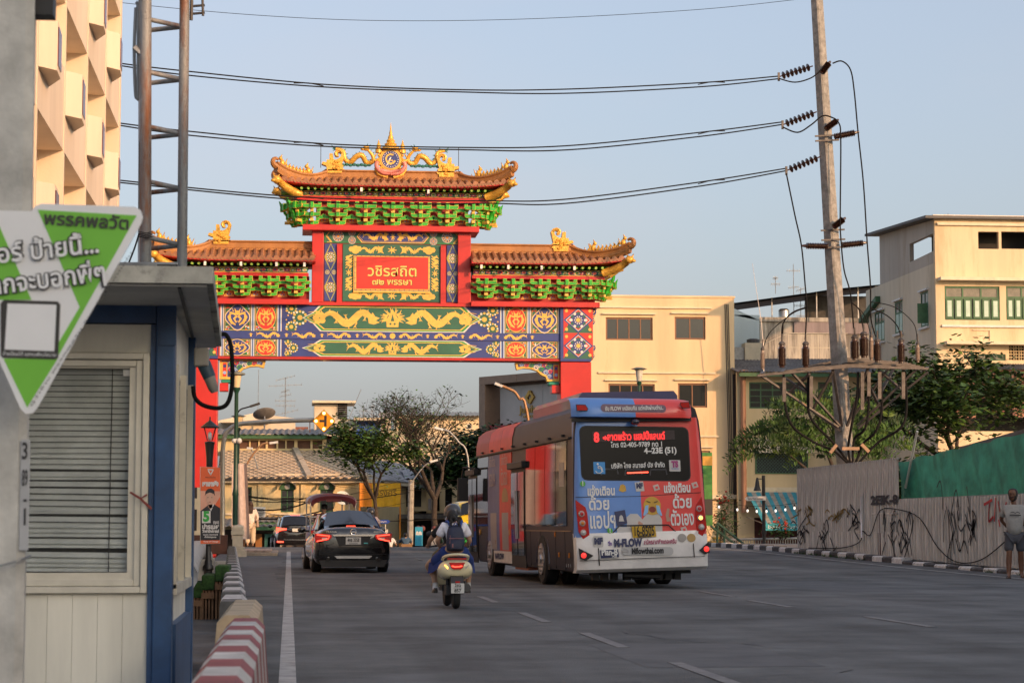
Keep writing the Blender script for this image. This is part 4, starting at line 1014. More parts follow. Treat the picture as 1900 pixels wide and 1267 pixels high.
# roof aerials
def aerial(px,py0,py1,Y,bars,lbl,group='television aerials on the roofs',w=.012):
    t=thing('television_aerial',lbl,'aerial',(X(px,Y,py0),Y,Z(py0,Y,px)),0,group);h=Z(py1,Y,px)-Z(py0,Y,px)
    b=MB();b.tube([(0,0,0),(0,0,h)],w*1.6,5);b.build('mast',GALV,t);k=Y/F
    b=MB()
    for(f_,L,tilt)in bars:
        z=h*f_;L*=k;dz=tilt*L*.5
        b.tube([(-L/2,0,z-dz),(L/2,0,z+dz)],w,4)
        for j in range(6):q=-.5+j/5;b.tube([(q*L,-.22,z+2*dz*q),(q*L,.22,z+2*dz*q)],w*.7,4);b.tube([(q*L,0,z+2*dz*q-.10),(q*L,0,z+2*dz*q+.10)],w*.7,4)
    b.build('dipole_bars',GALV,t);return t
aerial(1439,545,513,116,[(.9,8,0),(.55,16,0)],'thin aerial with two short crossbars above the black sheet roof')
aerial(1473,586,490,116,[(.87,24,0),(.55,18,.1),(.35,18,.1)],'taller four tiered aerial above the steel water tank')
aerial(1486,600,534,116,[(.95,14,.3),(.5,24,0),(.2,16,0)],'short tilted aerial beside the steel water tank')
b=MB();b.tube([(X(1399,101),101,Z(483,101)),(X(1407,101),101,Z(540,101)),(X(1414,101),101,Z(590,101)),(X(1418,101),101,Z(640,101))],[.008,.012,.02,.03],5);b.tube([(X(1418,101),101,Z(640,101)),(X(1418,101),101,Z(690,101))],.03,5)
tag(b.build('radio_whip',mat('whip_white',(.6,.55,.5),.5,var=0)),'slim whip antenna rising above the yellow shophouse roof','antenna')
# --- D: tall pale building with the sloping roof
Y=94
Dd=thing('corner_building','four storey pale building with a sloping roof and green shuttered windows','building')
xc=X(1737,Y,600);xr=X(1990,Y);zt=Z(405,Y,1737)
wins=[(1815,430,1853,462),(1858,430,1912,462),(1753,531,1855,594),(1867,531,1955,594),(1815,657,1866,669),(1872,641,1940,669),(1755,690,1980,800)]
hs=[rect(*w,Y)for w in wins]
wall('wall',xc,xr,-1,zt,Y,Y+.25,hs,BEIGE,Dd)
slab(Dd,xc+.25,xr,-1,zt-.2,Y+1.2,Y+1.3,DARK,'inner_dark')
slab(Dd,xc-.12,xr,zt,zt+.14,Y-.18,Y+.25,mat('coping_white',(.7,.64,.55),.6),'coping');slab(Dd,xc+.1,xr,zt-.32,zt-.20,Y-.12,Y-.002,TMT,'gutter')
slab(Dd,xc+.1,xr,Z(512,Y),Z(506,Y),Y-.5,Y-.002,TMT,'sun_ledge');slab(Dd,xc+.25,xr,Z(599,Y),Z(595,Y),Y-.10,Y-.002,WFR,'sill');slab(Dd,xc+.3,xr,Z(633,Y),Z(627,Y),Y-.6,Y-.002,TMT,'sun_ledge')
for i,nx in((2,3),(3,3)):
    h=hs[i];window(Dd,h[0],h[1],h[2],h[3],Y+.05,nx,GREEN,CURT,transom=.52,w=.09)
    for k in range(6):
        a=h[0]+(h[1]-h[0])*(k+.22)/6;c=h[0]+(h[1]-h[0])*(k+.80)/6
        o=slab(Dd,a-.05,c+.06,h[2]+.08,h[3]-.58,Y+.005,Y+.045,GREEN,'shutter_leaf');slab(o,a+.03,c-.02,h[2]+.16,h[3]-.66,Y-.004,Y+.004,MINT,'shutter_panel')
window(Dd,*hs[4][:2],hs[4][2],hs[4][3],Y+.05,2,GREEN,CURT)
b=MB();h=hs[5];n=7
for i in range(n):
    for j in range(5):
        x_=h[0]+.24*i;z_=h[2]+(h[3]-h[2])*j/5;b.box((x_,Y+.05,z_),(x_+.24,Y+.12,z_+.03));b.box((x_,Y+.05,z_),(x_+.03,Y+.12,z_+(h[3]-h[2])/5))
        b.box((x_+.11,Y+.06,z_),(x_+.13,Y+.11,z_+.13))
b.build('vent_blocks',YELLOW,Dd)
b=MB();corrugated(b,X(1812,Y),xr,Y-1.3,Z(682,Y)+0,Y,Z(668,Y),.12,.025);b.build('canopy',SLATE,Dd)
b=MB();h=hs[6]
for k in range(24):x_=X(1815,Y)+.16*k;b.bar((x_,Y-1.1,Z(760,Y)),(x_,Y-1.1,Z(684,Y)),.015)
for q in(684,711,735,760):b.bar((X(1780,Y),Y-1.1,Z(q,Y)),(xr,Y-1.1,Z(q,Y)),.05)
for p in(1830,1865,1899):b.bar((X(p,Y),Y-1.12,Z(765,Y)),(X(p,Y),Y-1.12,Z(682,Y)),.07)
b.build('balcony_cage',mat('cage_rust',(.24,.09,.07),.7,var=.3),Dd)
slab(Dd,X(1780,Y),X(1815,Y),Z(770,Y),Z(690,Y),Y+.3,Y+.5,mat('panel_salmon',(.5,.25,.17),.7),'panel');slab(Dd,X(1875,Y),xr,Z(770,Y),Z(692,Y),Y-.4,Y-.3,MATS['panel_salmon'],'panel')
slab(Dd,X(1842,Y),X(1858,Y),Z(740,Y),Z(695,Y),Y-.3,Y-.28,mat('cloth_navy',(.03,.05,.12),.8),'hung_cloth')
b=MB();x0_,z0_=X(1840,Y),Z(604,Y);b.bar((x0_-.8,Y-.05,z0_),(x0_,Y-.05,z0_),.03);b.bar((x0_,Y-.05,z0_),(x0_,Y-.05,z0_-.55),.03);b.bar((x0_,Y-.05,z0_-.55),(x0_-1.6,Y-.05,z0_-.6),.03);b.build('service_pipe',TMT,Dd)
# side wall in shade: plane x = xc, from the front corner back
def sy(px):return(atx(px,600,xc)).y
def sz(px,py):return atx(px,py,xc).z
yb=sy(1634);y2=sy(1612);zf=sz(1737,405);zbk=sz(1634,436)
Ts=Matrix(((0,1,0,0),(1,0,0,0),(0,0,1,0),(0,0,0,1)))
wn=[(1709,541,1723,606),(1661,559,1675,618),(1623,578,1641,634)]
hsS=[]
for p0,q0,p1,q1 in wn:hsS.append((sy(p1),sy(p0),sz((p0+p1)/2,q1),sz((p0+p1)/2,q0)))
yo0,yo1=sy(1736),sy(1690)
zl=sz(1690,486)
wall('side_wall',Y+.251,y2,-1,min(zl,zbk)-.5,xc,xc+.2,hsS,PALE,Dd,T=Ts)
def ln(y,ya,za,yb_,zb_):return za+(zb_-za)*(y-ya)/(yb_-ya)
ztop=lambda y:ln(y,Y,zf,yb,zbk)
b=MB();zl0=min(zl,zbk)-.5
ob=lambda y:ln(y,yo0,sz(1736,464),yo1,sz(1690,486));ot=lambda y:ln(y,yo0,sz(1736,431),yo1,sz(1690,452))
fx=lambda u,v,w_:(w_,u,v)
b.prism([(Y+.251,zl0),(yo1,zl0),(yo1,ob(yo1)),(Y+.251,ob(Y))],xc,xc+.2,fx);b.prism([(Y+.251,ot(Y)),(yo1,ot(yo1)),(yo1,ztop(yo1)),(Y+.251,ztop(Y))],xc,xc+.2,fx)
b.prism([(yo1,zl0),(yb,zl0),(yb,ztop(yb)),(yo1,ztop(yo1))],xc,xc+.2,fx);b.build('side_wall',wallm('render_shade_grey',(.42,.38,.32)),Dd)  # shade of this side is put into its greyer wall colour
b=MB();ext=(y2-yb);b.prism([(yb,zl0),(y2+.5,zl0),(y2+.5,sz(1612,578)-.2),(yb,sz(1634,560))],xc+.01,xc+.19,fx);b.build('side_wall',PALE,Dd)
b=MB();b.prism([(Y-.3,ztop(Y-.3)+.02),(yb+.9,ztop(yb+.9)+.02),(yb+.9,ztop(yb+.9)+.14),(Y-.3,ztop(Y-.3)+.14)],xc-.5,xr,fx);b.build('roof',mat('roof_dark_sheet',(.10,.10,.10),.7),Dd)
b=MB();b.prism([(yb,sz(1634,560)),(y2+1,sz(1612,578)-.5),(y2+1,sz(1612,578)-.3),(yb,sz(1634,553)+.1)],xc-.25,xc+.3,fx);b.build('green_bargeboard',GREEN,Dd)
for i,h in enumerate(hsS):
    o=window(Dd,h[0],h[1],h[2],h[3],xc-.0,2 if i<2 else 3,GREEN,CURT,T=Ts,transom=.55,shutters=MINT,w=.08)
    slab(Dd,h[0]-.12,h[1]+.12,h[2]-.12,h[2]-.02,xc-.12,xc-.002,WFR,'sill',T=Ts);slab(Dd,h[0]-.1,h[1]+.1,h[3]+.02,h[3]+.1,xc-.14,xc-.002,WFR,'lintel',T=Ts)
b=MB();h=hsS[0];b.box((xc-.5,h[0]+.02,h[2]+.1),(xc-.02,h[0]+.06,h[3]-.6));b.build('open_shutter',GREEN,Dd)
b=MB();x_=X(1781,Y,400);b.tube([(X(1775,Y),Y+1,Z(400,Y)),(X(1779,Y),Y+1,Z(378,Y))],.02,5);b.tube([(X(1771,Y),Y+1,Z(380,Y)),(X(1786,Y),Y+1,Z(381,Y))],.015,5);b.build('aerial',GALV,Dd)
# --- E: jewellery building with the brown frame
E_=thing('jewellery_store','grey panelled store building with a brown frame and gilt diamond emblem','building',(X(896,125),125,0),-R(56))
cl_=mat('cladding_grey',(.50,.48,.45),.6,var=.08,scale=.6);br_=mat('cladding_brown',(.27,.18,.12),.5,var=.1)
o=E_;hh=Z(700,125,896);n_=5
for i in range(n_):
    for j in range(3):
        b=MB();b.box((1.15+1.9*i,.35,hh-.62-2.1*(j+1)+.012),(1.15+1.9*(i+1)-.02,.42,hh-.62-2.1*j));b.build('cladding_panel',cl_,o)
b=MB();b.box((1.0,.5,-1),(10.4,6,hh-.3));b.build('wall',cl_,o)
b=MB()
for i in range(3):b.box((0+3.4*i,-.3,hh-.45),(3.4*(i+1)-.03,.9,hh))
b.build('frame_head',br_,o)
b=MB();b.prism([(0,-1),(.55,-1),(.55,hh-.46),(0,hh-.46)],-.3,.9,lambda u,v,w_:(u,w_,v));b.build('frame_side',br_,o)
b=MB();b.prism([(.55,hh-.46),(.8,hh-.62),(10.2,hh-.62),(10.2,hh-.46)],.35,.36,lambda u,v,w_:(u,w_,v));b.build('frame_reveal',mat('cladding_umber',(.13,.085,.06),.6),o)
GD=mat('emblem_gold',(.45,.28,.07),.3,metal=.7,var=.1)
f=Flat(.33);cx_,cz_=3.9,hh-1.32
for s_ in(1,-1):
    f.P([(cx_-.72*1.1,cz_),(cx_-.12,cz_+s_*.62),(cx_+.28,cz_+s_*.52),(cx_-.25,cz_)][::s_],0);f.P([(cx_+.72*1.1,cz_),(cx_+.12,cz_-s_*.62),(cx_-.28,cz_-s_*.52),(cx_+.25,cz_)][::s_],0)
b=MB();k_=1.1;b.T=Matrix.Translation((cx_,0,cz_))@Matrix.Scale(.55,4,(1,0,0))@Matrix.Scale(.55,4,(0,0,1))@Matrix.Translation((-cx_,0,-cz_))
for s_ in(1,-1):
    b.prism([(cx_-.75,cz_),(cx_-.1,cz_+.70),(cx_+.32,cz_+.60),(cx_-.30,cz_-.02)]if s_==1 else[(cx_+.75,cz_),(cx_+.1,cz_-.70),(cx_-.32,cz_-.60),(cx_+.30,cz_+.02)],.22,.34,lambda u,v,w_:(u,w_,v))
    b.prism([(cx_+.1,cz_+.70),(cx_+.75,cz_),(cx_+.4,cz_),(cx_+.0,cz_+.45)]if s_==1 else[(cx_-.1,cz_-.70),(cx_-.75,cz_),(cx_-.4,cz_),(cx_-.0,cz_-.45)],.22,.34,lambda u,v,w_:(u,w_,v))
b.build('emblem',GD,o)
text('Jubilee',.62,GD,o,(3.9,.26,hh-2.02),width=1.85,ext=.03);text('DIAMOND',.2,GD,o,(3.95,.26,hh-2.42),width=1.2,ext=.02)
b=MB();b.box((.75,-.1,hh-6.5),(5.6,.34,hh-2.85));sg=b.build('sign_board',mat('sign_crimson',(.35,.012,.03),.4,var=.05),o)
text('Jubilee',.62,LW,sg,(2.75,-.115,hh-3.45),width=1.9);b=MB();b.prism([(1.1,hh-3.45),(1.35,hh-3.2),(1.6,hh-3.45),(1.35,hh-3.7)],-.113,-.1,lambda u,v,w_:(u,w_,v));b.build('sign_diamond',LW,sg)
# --- F: old corner shophouses with the lattice tile roof
Y=118
Fb=thing('tiled_shophouse','old yellow corner shophouse with arched windows under a lattice tiled roof','building')
OCH=wallm('render_old_yellow',(.62,.50,.27));xa,xm=X(404,Y),X(672,Y);ze=Z(888,Y,560)
TILE=mat('roof_tile_buff',(.56,.44,.30),.75,var=.35,scale=2.2,dirt=((.20,.18,.15),.6));TGAP=mat('tile_gap',(.05,.045,.04),.9,var=.2)
wins=[(521,908,545,950),(594,908,618,950)];hs=[rect(*w,Y)for w in wins];hs.append(rect(457,903,467,946,Y))
wall('wall',xa,xm,-1,ze,Y,Y+.25,hs,OCH,Fb)
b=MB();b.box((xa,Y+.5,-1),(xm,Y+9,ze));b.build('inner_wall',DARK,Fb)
for i,h in enumerate(hs):
    window(Fb,h[0],h[1],h[2],h[3],Y+.08,2 if i<2 else 1,GREEN,GLASS,rows=3)
    if i<2:
        c=(h[0]+h[1])/2;r=(h[1]-h[0])/2+.08
        b=MB();b.prism([(c+r*cos(a*pi/12),h[3]+r*sin(a*pi/12)*.95)for a in range(13)],Y-.06,Y+.01,lambda u,v,w_:(u,w_,v));b.build('fanlight',GREEN,Fb)
        b=MB();b.prism([(c+r*.36*cos(a*pi/6),h[3]+r*.38+r*.36*sin(a*pi/6))for a in range(12)],Y-.08,Y-.05,lambda u,v,w_:(u,w_,v));b.build('fanlight_ring',GALV,Fb)
        b=MB();b.prism([(h[0]-.15,h[3]+.35),(h[1]+.15,h[3]+.35),(h[1]+.35,h[3]+.85),(h[0]-.35,h[3]+.85)],Y-.05,Y-.004,lambda u,v,w_:(u,w_,v));b.build('arch_surround',TMT,Fb)
        b=MB();vs=[];n=12
        for k in range(n+1):a=pi*k/n;vs+=[(c+(r+.08)*cos(a),Y-.5,h[3]-.05+(r+.08)*sin(a)*.9),(c+(r+.08)*cos(a),Y-.05,h[3]+.05+(r+.08)*sin(a))]
        b.add(vs,[(2*k,2*k+1,2*k+3,2*k+2)for k in range(n)]);b.build('window_hood',GALV,Fb,smooth=True)
for p in(484,563,664):slab(Fb,X(p-4,Y),X(p+5,Y),-1,ze-.25,Y-.12,Y-.003,OCH,'pilaster')
slab(Fb,xa,xm+.1,ze-.22,ze,Y-.4,Y-.003,TMT,'cornice');slab(Fb,xa,xm+.1,Z(952,Y)-.1,Z(952,Y),Y-.15,Y-.003,TMT,'string_course')
# tiled slope: diamonds laid in courses
def tiles(parent,x0,x1,y0,z0,y1,z1,w,h,T=None,clip=None,skip=0):
    b=MB();b.T=T;b.box((x0,y0,z0-.12),(x1,y0+.05,z0-.02));b.add([(x0,y0,z0),(x1,y0,z0),(x1,y1,z1),(x0,y1,z1)],[(0,1,2,3)])if not clip else b.add([Vector(p)for p in clip],[tuple(range(len(clip)))])
    rf=b.build('roof',TGAP,parent);L=sqrt((y1-y0)**2+(z1-z0)**2);nr=int(L/h*2);nc=int((x1-x0)/w)
    ey,ez=(y1-y0)/L,(z1-z0)/L
    for hs_ in(0,):
        me=MB();t=Vector((0,ey,ez));n_v=Vector((0,-ez,ey));e=.86
        P=[Vector((-w/2*e,0,0)),-t*h/2*e,Vector((w/2*e,0,0)),t*h/2*e]
        P2=[p+n_v*.05-t*.0 for p in P];P2[1]=P2[1]+n_v*.03
        vs=P+P2;
        if T:R3=T.to_3x3();vs=[R3@v for v in vs]
        me.add(vs,[(4,5,6,7),(0,1,5,4),(1,2,6,5),(2,3,7,6),(3,0,4,7)]);mesh_=me.mesh('roof_tile',TILE)
    cnt=0
    for r in range(nr):
        for c in range(nc+1):
            u=x0+w*(c+(.5 if r%2 else 0));s=h/2*(r+.5)
            if u<x0+w*.3 or u>x1-w*.3:continue
            p=Vector((u,y0+ey*s,z0+ez*s+.01))
            if clip and not inside((p.x,p.z),[(q[0],q[2])for q in clip]):continue
            q=T@p if T else p
            link('roof_tile',mesh_,rf,q);cnt+=1
    return rf,cnt
def inside(p,poly):
    x,y=p;c=False;n=len(poly)
    for i in range(n):
        (x1_,y1_),(x2_,y2_)=poly[i],poly[(i+1)%n]
        if(y1_>y)!=(y2_>y)and x<(x2_-x1_)*(y-y1_)/(y2_-y1_)+x1_:c=not c
    return c
yb_=Y+5;zb_=Z(836,yb_,560);xq=X(678,Y);xq2=X(606,yb_)
clip=[(xa,Y-.5,ze),(xq,Y-.5,ze),(xq2,yb_,zb_),(xa,yb_,zb_)]
_,c1=tiles(Fb,xa,xq,Y-.5,ze,yb_,zb_,.44,.62,clip=clip)
b=MB();b.bar((xq+.0,Y-.5,ze+.12),(xq2,yb_,zb_+.12),.35,.16);b.bar((X(575,Y),Y-.5,ze+.12),(X(548,yb_),yb_,zb_+.12),.32,.14);b.build('roof_hip',mat('mortar_pale',(.45,.38,.28),.8,var=.2),Fb)
# side wing running back along the side street
th=atan2(26,X(838,148)-xm);Lw=sqrt(26**2+(X(838,148)-xm)**2)*.86
Tw=Matrix.Translation((xm,Y,0))@Matrix.Rotation(th,4,'Z')
wl=[(1.2,2.6,1.6,3.1)];wall('wing_wall',0,Lw,-1,ze,0,.25,wl,OCH,Fb,T=Tw);window(Fb,1.2,2.6,1.6,3.1,.08,2,GREEN,GLASS,T=Tw,rows=3)
b=MB();b.T=Tw;vs=[];n=12
for k in range(n+1):a=pi*k/n;vs+=[(1.9+.9*cos(a),-.7,2.9+.75*sin(a)),(1.9+.9*cos(a),-.05,3.0+.8*sin(a))]
b.add(vs,[(2*k,2*k+1,2*k+3,2*k+2)for k in range(n)]);b.build('window_hood',GALV,Fb,smooth=True)
slab(Fb,0,Lw,ze-.22,ze,-.4,-.003,TMT,'cornice',T=Tw)
b=MB();b.T=Tw;b.box((0,.6,-1),(Lw,8,ze));b.build('inner_wall',DARK,Fb)
b=MB();b.T=Tw;corrugated(b,3.5,Lw,-.5,ze+.02,3,ze+1.5,.3,.04);b.build('wing_roof',mat('sheet_blue_grey',(.26,.27,.29),.6,var=.3,scale=1.5,dirt=((.14,.13,.12),.55)),Fb)
# clerestory and upper dark roof
Y2=Y+5.1;z0_,z1_=Z(836,Y2,500),Z(814,Y2,500)
hs=[rect(p0,817,p1,832,Y2)for p0,p1 in((442,462),(465,479),(482,493),(497,513),(516,529),(532,546),(552,576),(580,598))]
wall('clerestory',X(404,Y2),X(606,Y2),z0_-.3,z1_,Y2,Y2+.2,hs,OCH,Fb)
for h in hs:slab(Fb,h[0],h[1],h[2],h[3],Y2+.1,Y2+.14,mat('louvre_brown',(.10,.045,.025),.7,var=.2),'louvre')
slab(Fb,X(404,Y2),X(606,Y2),z1_,z1_+.22,Y2-.5,Y2+.3,GREEN,'fascia')
b=MB();corrugated(b,X(400,Y2),X(650,Y2),Y2-.7,z1_+.24,Y2+4,Z(798,Y2+4),.35,.04);b.build('upper_roof',SLATE,Fb)
b=MB();P=[at(508,806,Y2+3.6),at(540,802,Y2+3.6),at(600,810,Y2+1),at(672,826,Y2-1)];b.tube(P,.13,6);P=[p+Vector((0,0,-.35))for p in P];b.tube([p+Vector((.5,0,-.1))for p in P],.09,6)
b.build('red_ridge',mat('ridge_red',(.30,.03,.03),.6),Fb)
b=MB();b.poly([tuple(at(545,806,Y2+3)),tuple(at(600,812,Y2+.6)),tuple(at(672,829,Y2-1)),tuple(at(640,834,Y2-.2)),tuple(at(600,840,Y2-.1)),tuple(at(606,820,Y2))]);b.build('gable_shade',SLATE,Fb)  # dark sheet stands in for the shade under the red ridge
# ground floor: canopies and dark shop fronts
b=MB();corrugated(b,X(470,Y-2),X(600,Y-2),Y-2.4,Z(968,Y-2.4),Y,Z(958,Y),.3,.03);corrugated(b,X(400,Y-3),X(540,Y-3),Y-3.4,Z(976,Y-3.4),Y,Z(962,Y),.3,.03);b.build('canopy',SLATE,Fb)
slab(Fb,X(470,Y-2.4),X(600,Y-2.4),Z(973,Y-2.4),Z(969,Y-2.4),Y-2.45,Y-2.4,GREEN,'canopy_edge');slab(Fb,X(440,Y-3.4),X(540,Y-3.4),Z(983,Y-3.4),Z(977,Y-3.4),Y-3.45,Y-3.4,GREEN,'canopy_edge')
slab(Fb,xa,X(690,Y),-1.2,Z(982,Y),Y-.4,Y-.3,SHOPD,'shop_front')
for p,w_,c in((482,12,(.35,.16,.05)),(500,14,(.05,.2,.2)),(512,26,(.35,.33,.3)),(540,14,(.12,.1,.09)),(452,10,(.3,.15,.08)),(625,18,(.06,.05,.05))):
    slab(Fb,X(p-w_/2,Y-.5),X(p+w_/2,Y-.5),-1.1,Z(990 if w_<20 else 996,Y-.5),Y-.6,Y-.45,mat('shop_panel_%d'%p,c,.6),'shop_panel')
def acunit(px,py,Y,lbl):
    t=thing('air_conditioner',lbl,'air conditioner',(X(px,Y,py),Y,Z(py,Y,px)),0,'air conditioners on the walls');b=MB();b.box((-.42,-.3,-.28),(.42,0,.28));b.build('casing',WFR,t,bevel=.02)
    b=MB();b.lathe([(0,0),(.22,0),(.22,.02),(0,.03)],(.15,-.32,0),14,ax='y');b.build('fan_grille',GALV,t);b=MB();b.bar((-.4,-.1,-.3),(-.4,-.1,-.55),.04);b.bar((.4,-.1,-.3),(.4,-.1,-.55),.04);b.build('bracket',GALV,t)
acunit(478,950,Y-.02,'white air conditioner above the street awning under the lattice roof')
acunit(653,958,Y+1.2,'white air conditioner at the corner beside the yellow banner')
# yellow banner
bn=tag(MB().build('yellow_banner',MATS['window_curtain'],None),'large orange and yellow banner sheet hung on the corner wing','banner');bn.data.materials.clear()
Yn=117;b=MB();n=10;vs=[];z0_,z1_=Z(940,Yn),Z(896,Yn)
u0_,u1_=X(668,Yn),X(744,Yn)
for i in range(n+1):u=u0_+(u1_-u0_)*i/n;vs+=[(u,Yn-.06*sin(i*1.9)+.05*i,z0_),(u,Yn-.05*sin(i*1.9+.5)+.05*i,z1_)]
b.tube([(u0_,Yn+.1,-1),(u0_,Yn+.1,z1_)],.04,5);b.tube([(u1_,Yn+.6,-1),(u1_,Yn+.6,z1_)],.04,5);b.add(vs,[(2*i,2*i+2,2*i+3,2*i+1)for i in range(3)],0);b.add(vs,[(2*i,2*i+2,2*i+3,2*i+1)for i in range(3,n)],1)
b.build('banner_cloth',[mat('banner_orange',(.72,.24,.01),.6,var=.15),mat('banner_yellow',(.66,.38,.01),.6,var=.15)],bn)
text('กรุงศรี',.5,mat('lettering_brown',(.10,.05,.01),.6,var=0),bn,(X(716,Yn),Yn-.15,(z0_+z1_)/2+.1),width=1.2)
# houses behind
G_=thing('stair_tower_house','pale house with a flat capped stair tower and louvred shaft','building');Y=140
slab(G_,X(583,Y),X(640,Y),-1,Z(752,Y),Y,Y+3,PALE,'tower');slab(G_,X(579,Y),X(660,Y),Z(750,Y),Z(746,Y),Y-.6,Y+3.4,TMT,'tower_roof')
slab(G_,X(627,Y),X(644,Y),Z(779,Y),Z(750,Y),Y-.02,Y+2,DARK,'shaft')
for k in range(7):q=752+k*3.8;b=MB();b.add([(X(628,Y),Y-.04,Z(q,Y)),(X(643,Y),Y-.04,Z(q,Y)),(X(643,Y),Y-.25,Z(q+2.4,Y)),(X(628,Y),Y-.25,Z(q+2.4,Y))],[(0,1,2,3)]);b.build('louvre',GALV,G_)
hs=[rect(586,786,622,800,Y)];wall('wall',X(583,Y),X(724,Y),-1,Z(780,Y),Y-.5,Y-.2,hs+[rect(660,783,706,818,Y)],PALE,G_);window(G_,*hs[0],Y-.4,4,GALV,CURT)
slab(G_,X(655,Y),X(720,Y),Z(783,Y),Z(778,Y),Y-1.6,Y-.5,TMT,'balcony_roof');slab(G_,X(583,Y),X(724,Y),-1,Z(802,Y),Y-.18,Y+3,GREY,'inner_wall')
tp_=MB();vs=[];n=9
for i in range(n+1):
    for j in range(7):
        vs.append((X(661,Y)+(X(704,Y)-X(661,Y))*i/n,Y-.75-.12*sin(i*2.1+j),Z(784,Y)+(Z(818+(3*sin(i)),Y)-Z(784,Y))*j/6))
tp_.add(vs,[(i*7+j,i*7+j+1,(i+1)*7+j+1,(i+1)*7+j)for i in range(n)for j in range(6)])
tag(tp_.build('blue_tarpaulin',mat('tarp_blue',(.02,.10,.45),.5,var=.35,scale=5),None,smooth=True),'crumpled blue tarpaulin hung over the roof balcony','tarpaulin')
H_=thing('gabled_house','pale low house with a shallow gable behind the green lamp post','building');Y=138
b=MB();pp=[(404,830),(404,783),(470,769),(548,778),(548,830)];b.prism([(X(p,Y),Z(q,Y))for p,q in pp][::-1],Y,Y+5,lambda u,v,w_:(u,w_,v));b.build('wall',PALE,H_)
slab(H_,X(428,Y-1),X(488,Y-1),Z(800,Y-1),Z(786,Y-1),Y-1,Y-.05,BEIGE,'porch');slab(H_,X(410,Y-1),X(498,Y-1),Z(787,Y-1),Z(784,Y-1),Y-1.5,Y-.05,TMT,'porch_roof')
slab(H_,X(548,Y),X(572,Y),-1,Z(793,Y),Y+.5,Y+3,mat('brick_dull',(.20,.08,.06),.8,var=.3),'annexe')
I_=thing('long_house','yellow long house with a corrugated roof edge behind the bare tree','building');Y=165
hs=[rect(866,786,875,796,Y),rect(790,783,800,794,Y)];wall('wall',X(735,Y),X(905,Y),-1,Z(771,Y),Y,Y+.2,hs,BEIGE,I_)
for h in hs:window(I_,*h,Y+.05,1,WFR,GLASS)
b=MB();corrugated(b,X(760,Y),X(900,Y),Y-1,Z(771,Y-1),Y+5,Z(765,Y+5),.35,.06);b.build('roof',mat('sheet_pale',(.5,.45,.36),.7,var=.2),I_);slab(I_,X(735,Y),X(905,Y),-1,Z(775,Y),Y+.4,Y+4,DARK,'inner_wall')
slab(I_,X(700,150),X(790,150),-1,Z(800,150),150,152,mat('render_greenish',(.30,.32,.22),.8,var=.3),'lower_wing')
slab(I_,X(715,149),X(726,149),Z(806,149),Z(786,149),149.5,149.9,mat('panel_orange',(.5,.22,.10),.7),'wall_panel')
b=MB()
for k in range(10):
    for j in range(5):b.box((X(704,149)+.5*k,149,Z(806,149)-.35*j-.30),(X(704,149)+.5*k+.09,149.1,Z(806,149)-.35*j));b.box((X(704,149)+.5*k,149,Z(806,149)-.35*j-.06),(X(704,149)+.5*k+.5,149.08,Z(806,149)-.35*j))
b.build('lattice_balustrade',PALE,I_);slab(I_,X(704,150),X(830,150),-1,Z(812,150),149.4,149.8,PALE,'terrace_front')
J_=thing('dark_shophouses','shaded cream shophouses with black openings at the end of the street','building');Y=132
hs=[rect(p0,905,p1,948,Y)for p0,p1 in((806,816),(826,839),(848,862),(872,886))]
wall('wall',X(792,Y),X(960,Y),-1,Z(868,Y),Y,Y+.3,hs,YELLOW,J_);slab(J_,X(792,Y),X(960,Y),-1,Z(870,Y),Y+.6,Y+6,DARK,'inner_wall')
slab(J_,X(785,Y),X(960,Y),Z(869,Y),Z(862,Y),Y-.4,Y+6,mat('roof_grey_flat',(.13,.14,.15),.7),'roof_edge');b=MB();corrugated(b,X(752,Y-4),X(830,Y-4),Y-4,Z(888,Y-4),Y+1,Z(866,Y),.3,.04);b.build('side_roof',MATS['sheet_blue_grey'],J_)
slab(J_,X(700,Y),X(960,Y),-1.1,Z(952,Y),Y-2.5,Y-.1,SHOPD,'shop_front');slab(J_,X(690,Y-4),X(900,Y-4),Z(962,Y-4),Z(954,Y-4),Y-5.2,Y-2.5,mat('canopy_dirty',(.16,.15,.13),.8,var=.4,scale=2),'canopy')
slab(J_,X(742,Y-3),X(792,Y-3),Z(948,Y-3),Z(891,Y-3),Y-3,Y-.2,YELLOW,'bay');
for p in(752,775):slab(J_,X(p-6,Y-3),X(p+7,Y-3),Z(940,Y-3),Z(906,Y-3),Y-3.03,Y-3.0,DARK,'opening')  # solid black slabs painted as the dark of openings
slab(J_,X(742,Y-4),X(812,Y-4),Z(905,Y-4),Z(900,Y-4),Y-4.2,Y-3.0,MATS['canopy_dirty'],'window_canopy')
# satellite dishes
def dish(px,py,Y,r,rz,tilt,lbl,m=None,mesh=0):
    t=thing('satellite_dish',lbl,'satellite dish',(X(px,Y,py),Y,Z(py,Y,px)),rz,'satellite dishes on the roofs');b=MB();pr=[(r*k/6,.28*r*(k/6)**2)for k in range(7)]
    b.lathe([(max(p[0],.01),p[1])for p in pr]+[(r*.98,.28*r-.03)]+[(max(r*k/6*.97,.01),.28*r*(k/6)**2-.03)for k in range(5,-1,-1)],(0,0,0),20)
    d=b.build('reflector',m or mat('dish_grey',(.16,.15,.14),.6,var=.2),t,smooth=50);d.rotation_euler=(tilt,0,0)
    b=MB();b.tube([(0,0,-.9),(0,0,0)],.05,6);b.build('mount',GALV,t);b=MB();b.tube([(r*.6,0,.2*r),(0,0,.75*r),(-r*.6,0,.2*r)],.015,4);b.ball((0,0,.75*r),.05,6,h=4);q=b.build('feed_arm',GALV,t);q.rotation_euler=(tilt,0,0);return t
dish(491,772,136,.72,.3,-.5,'large tilted black mesh dish above the pale gabled house')
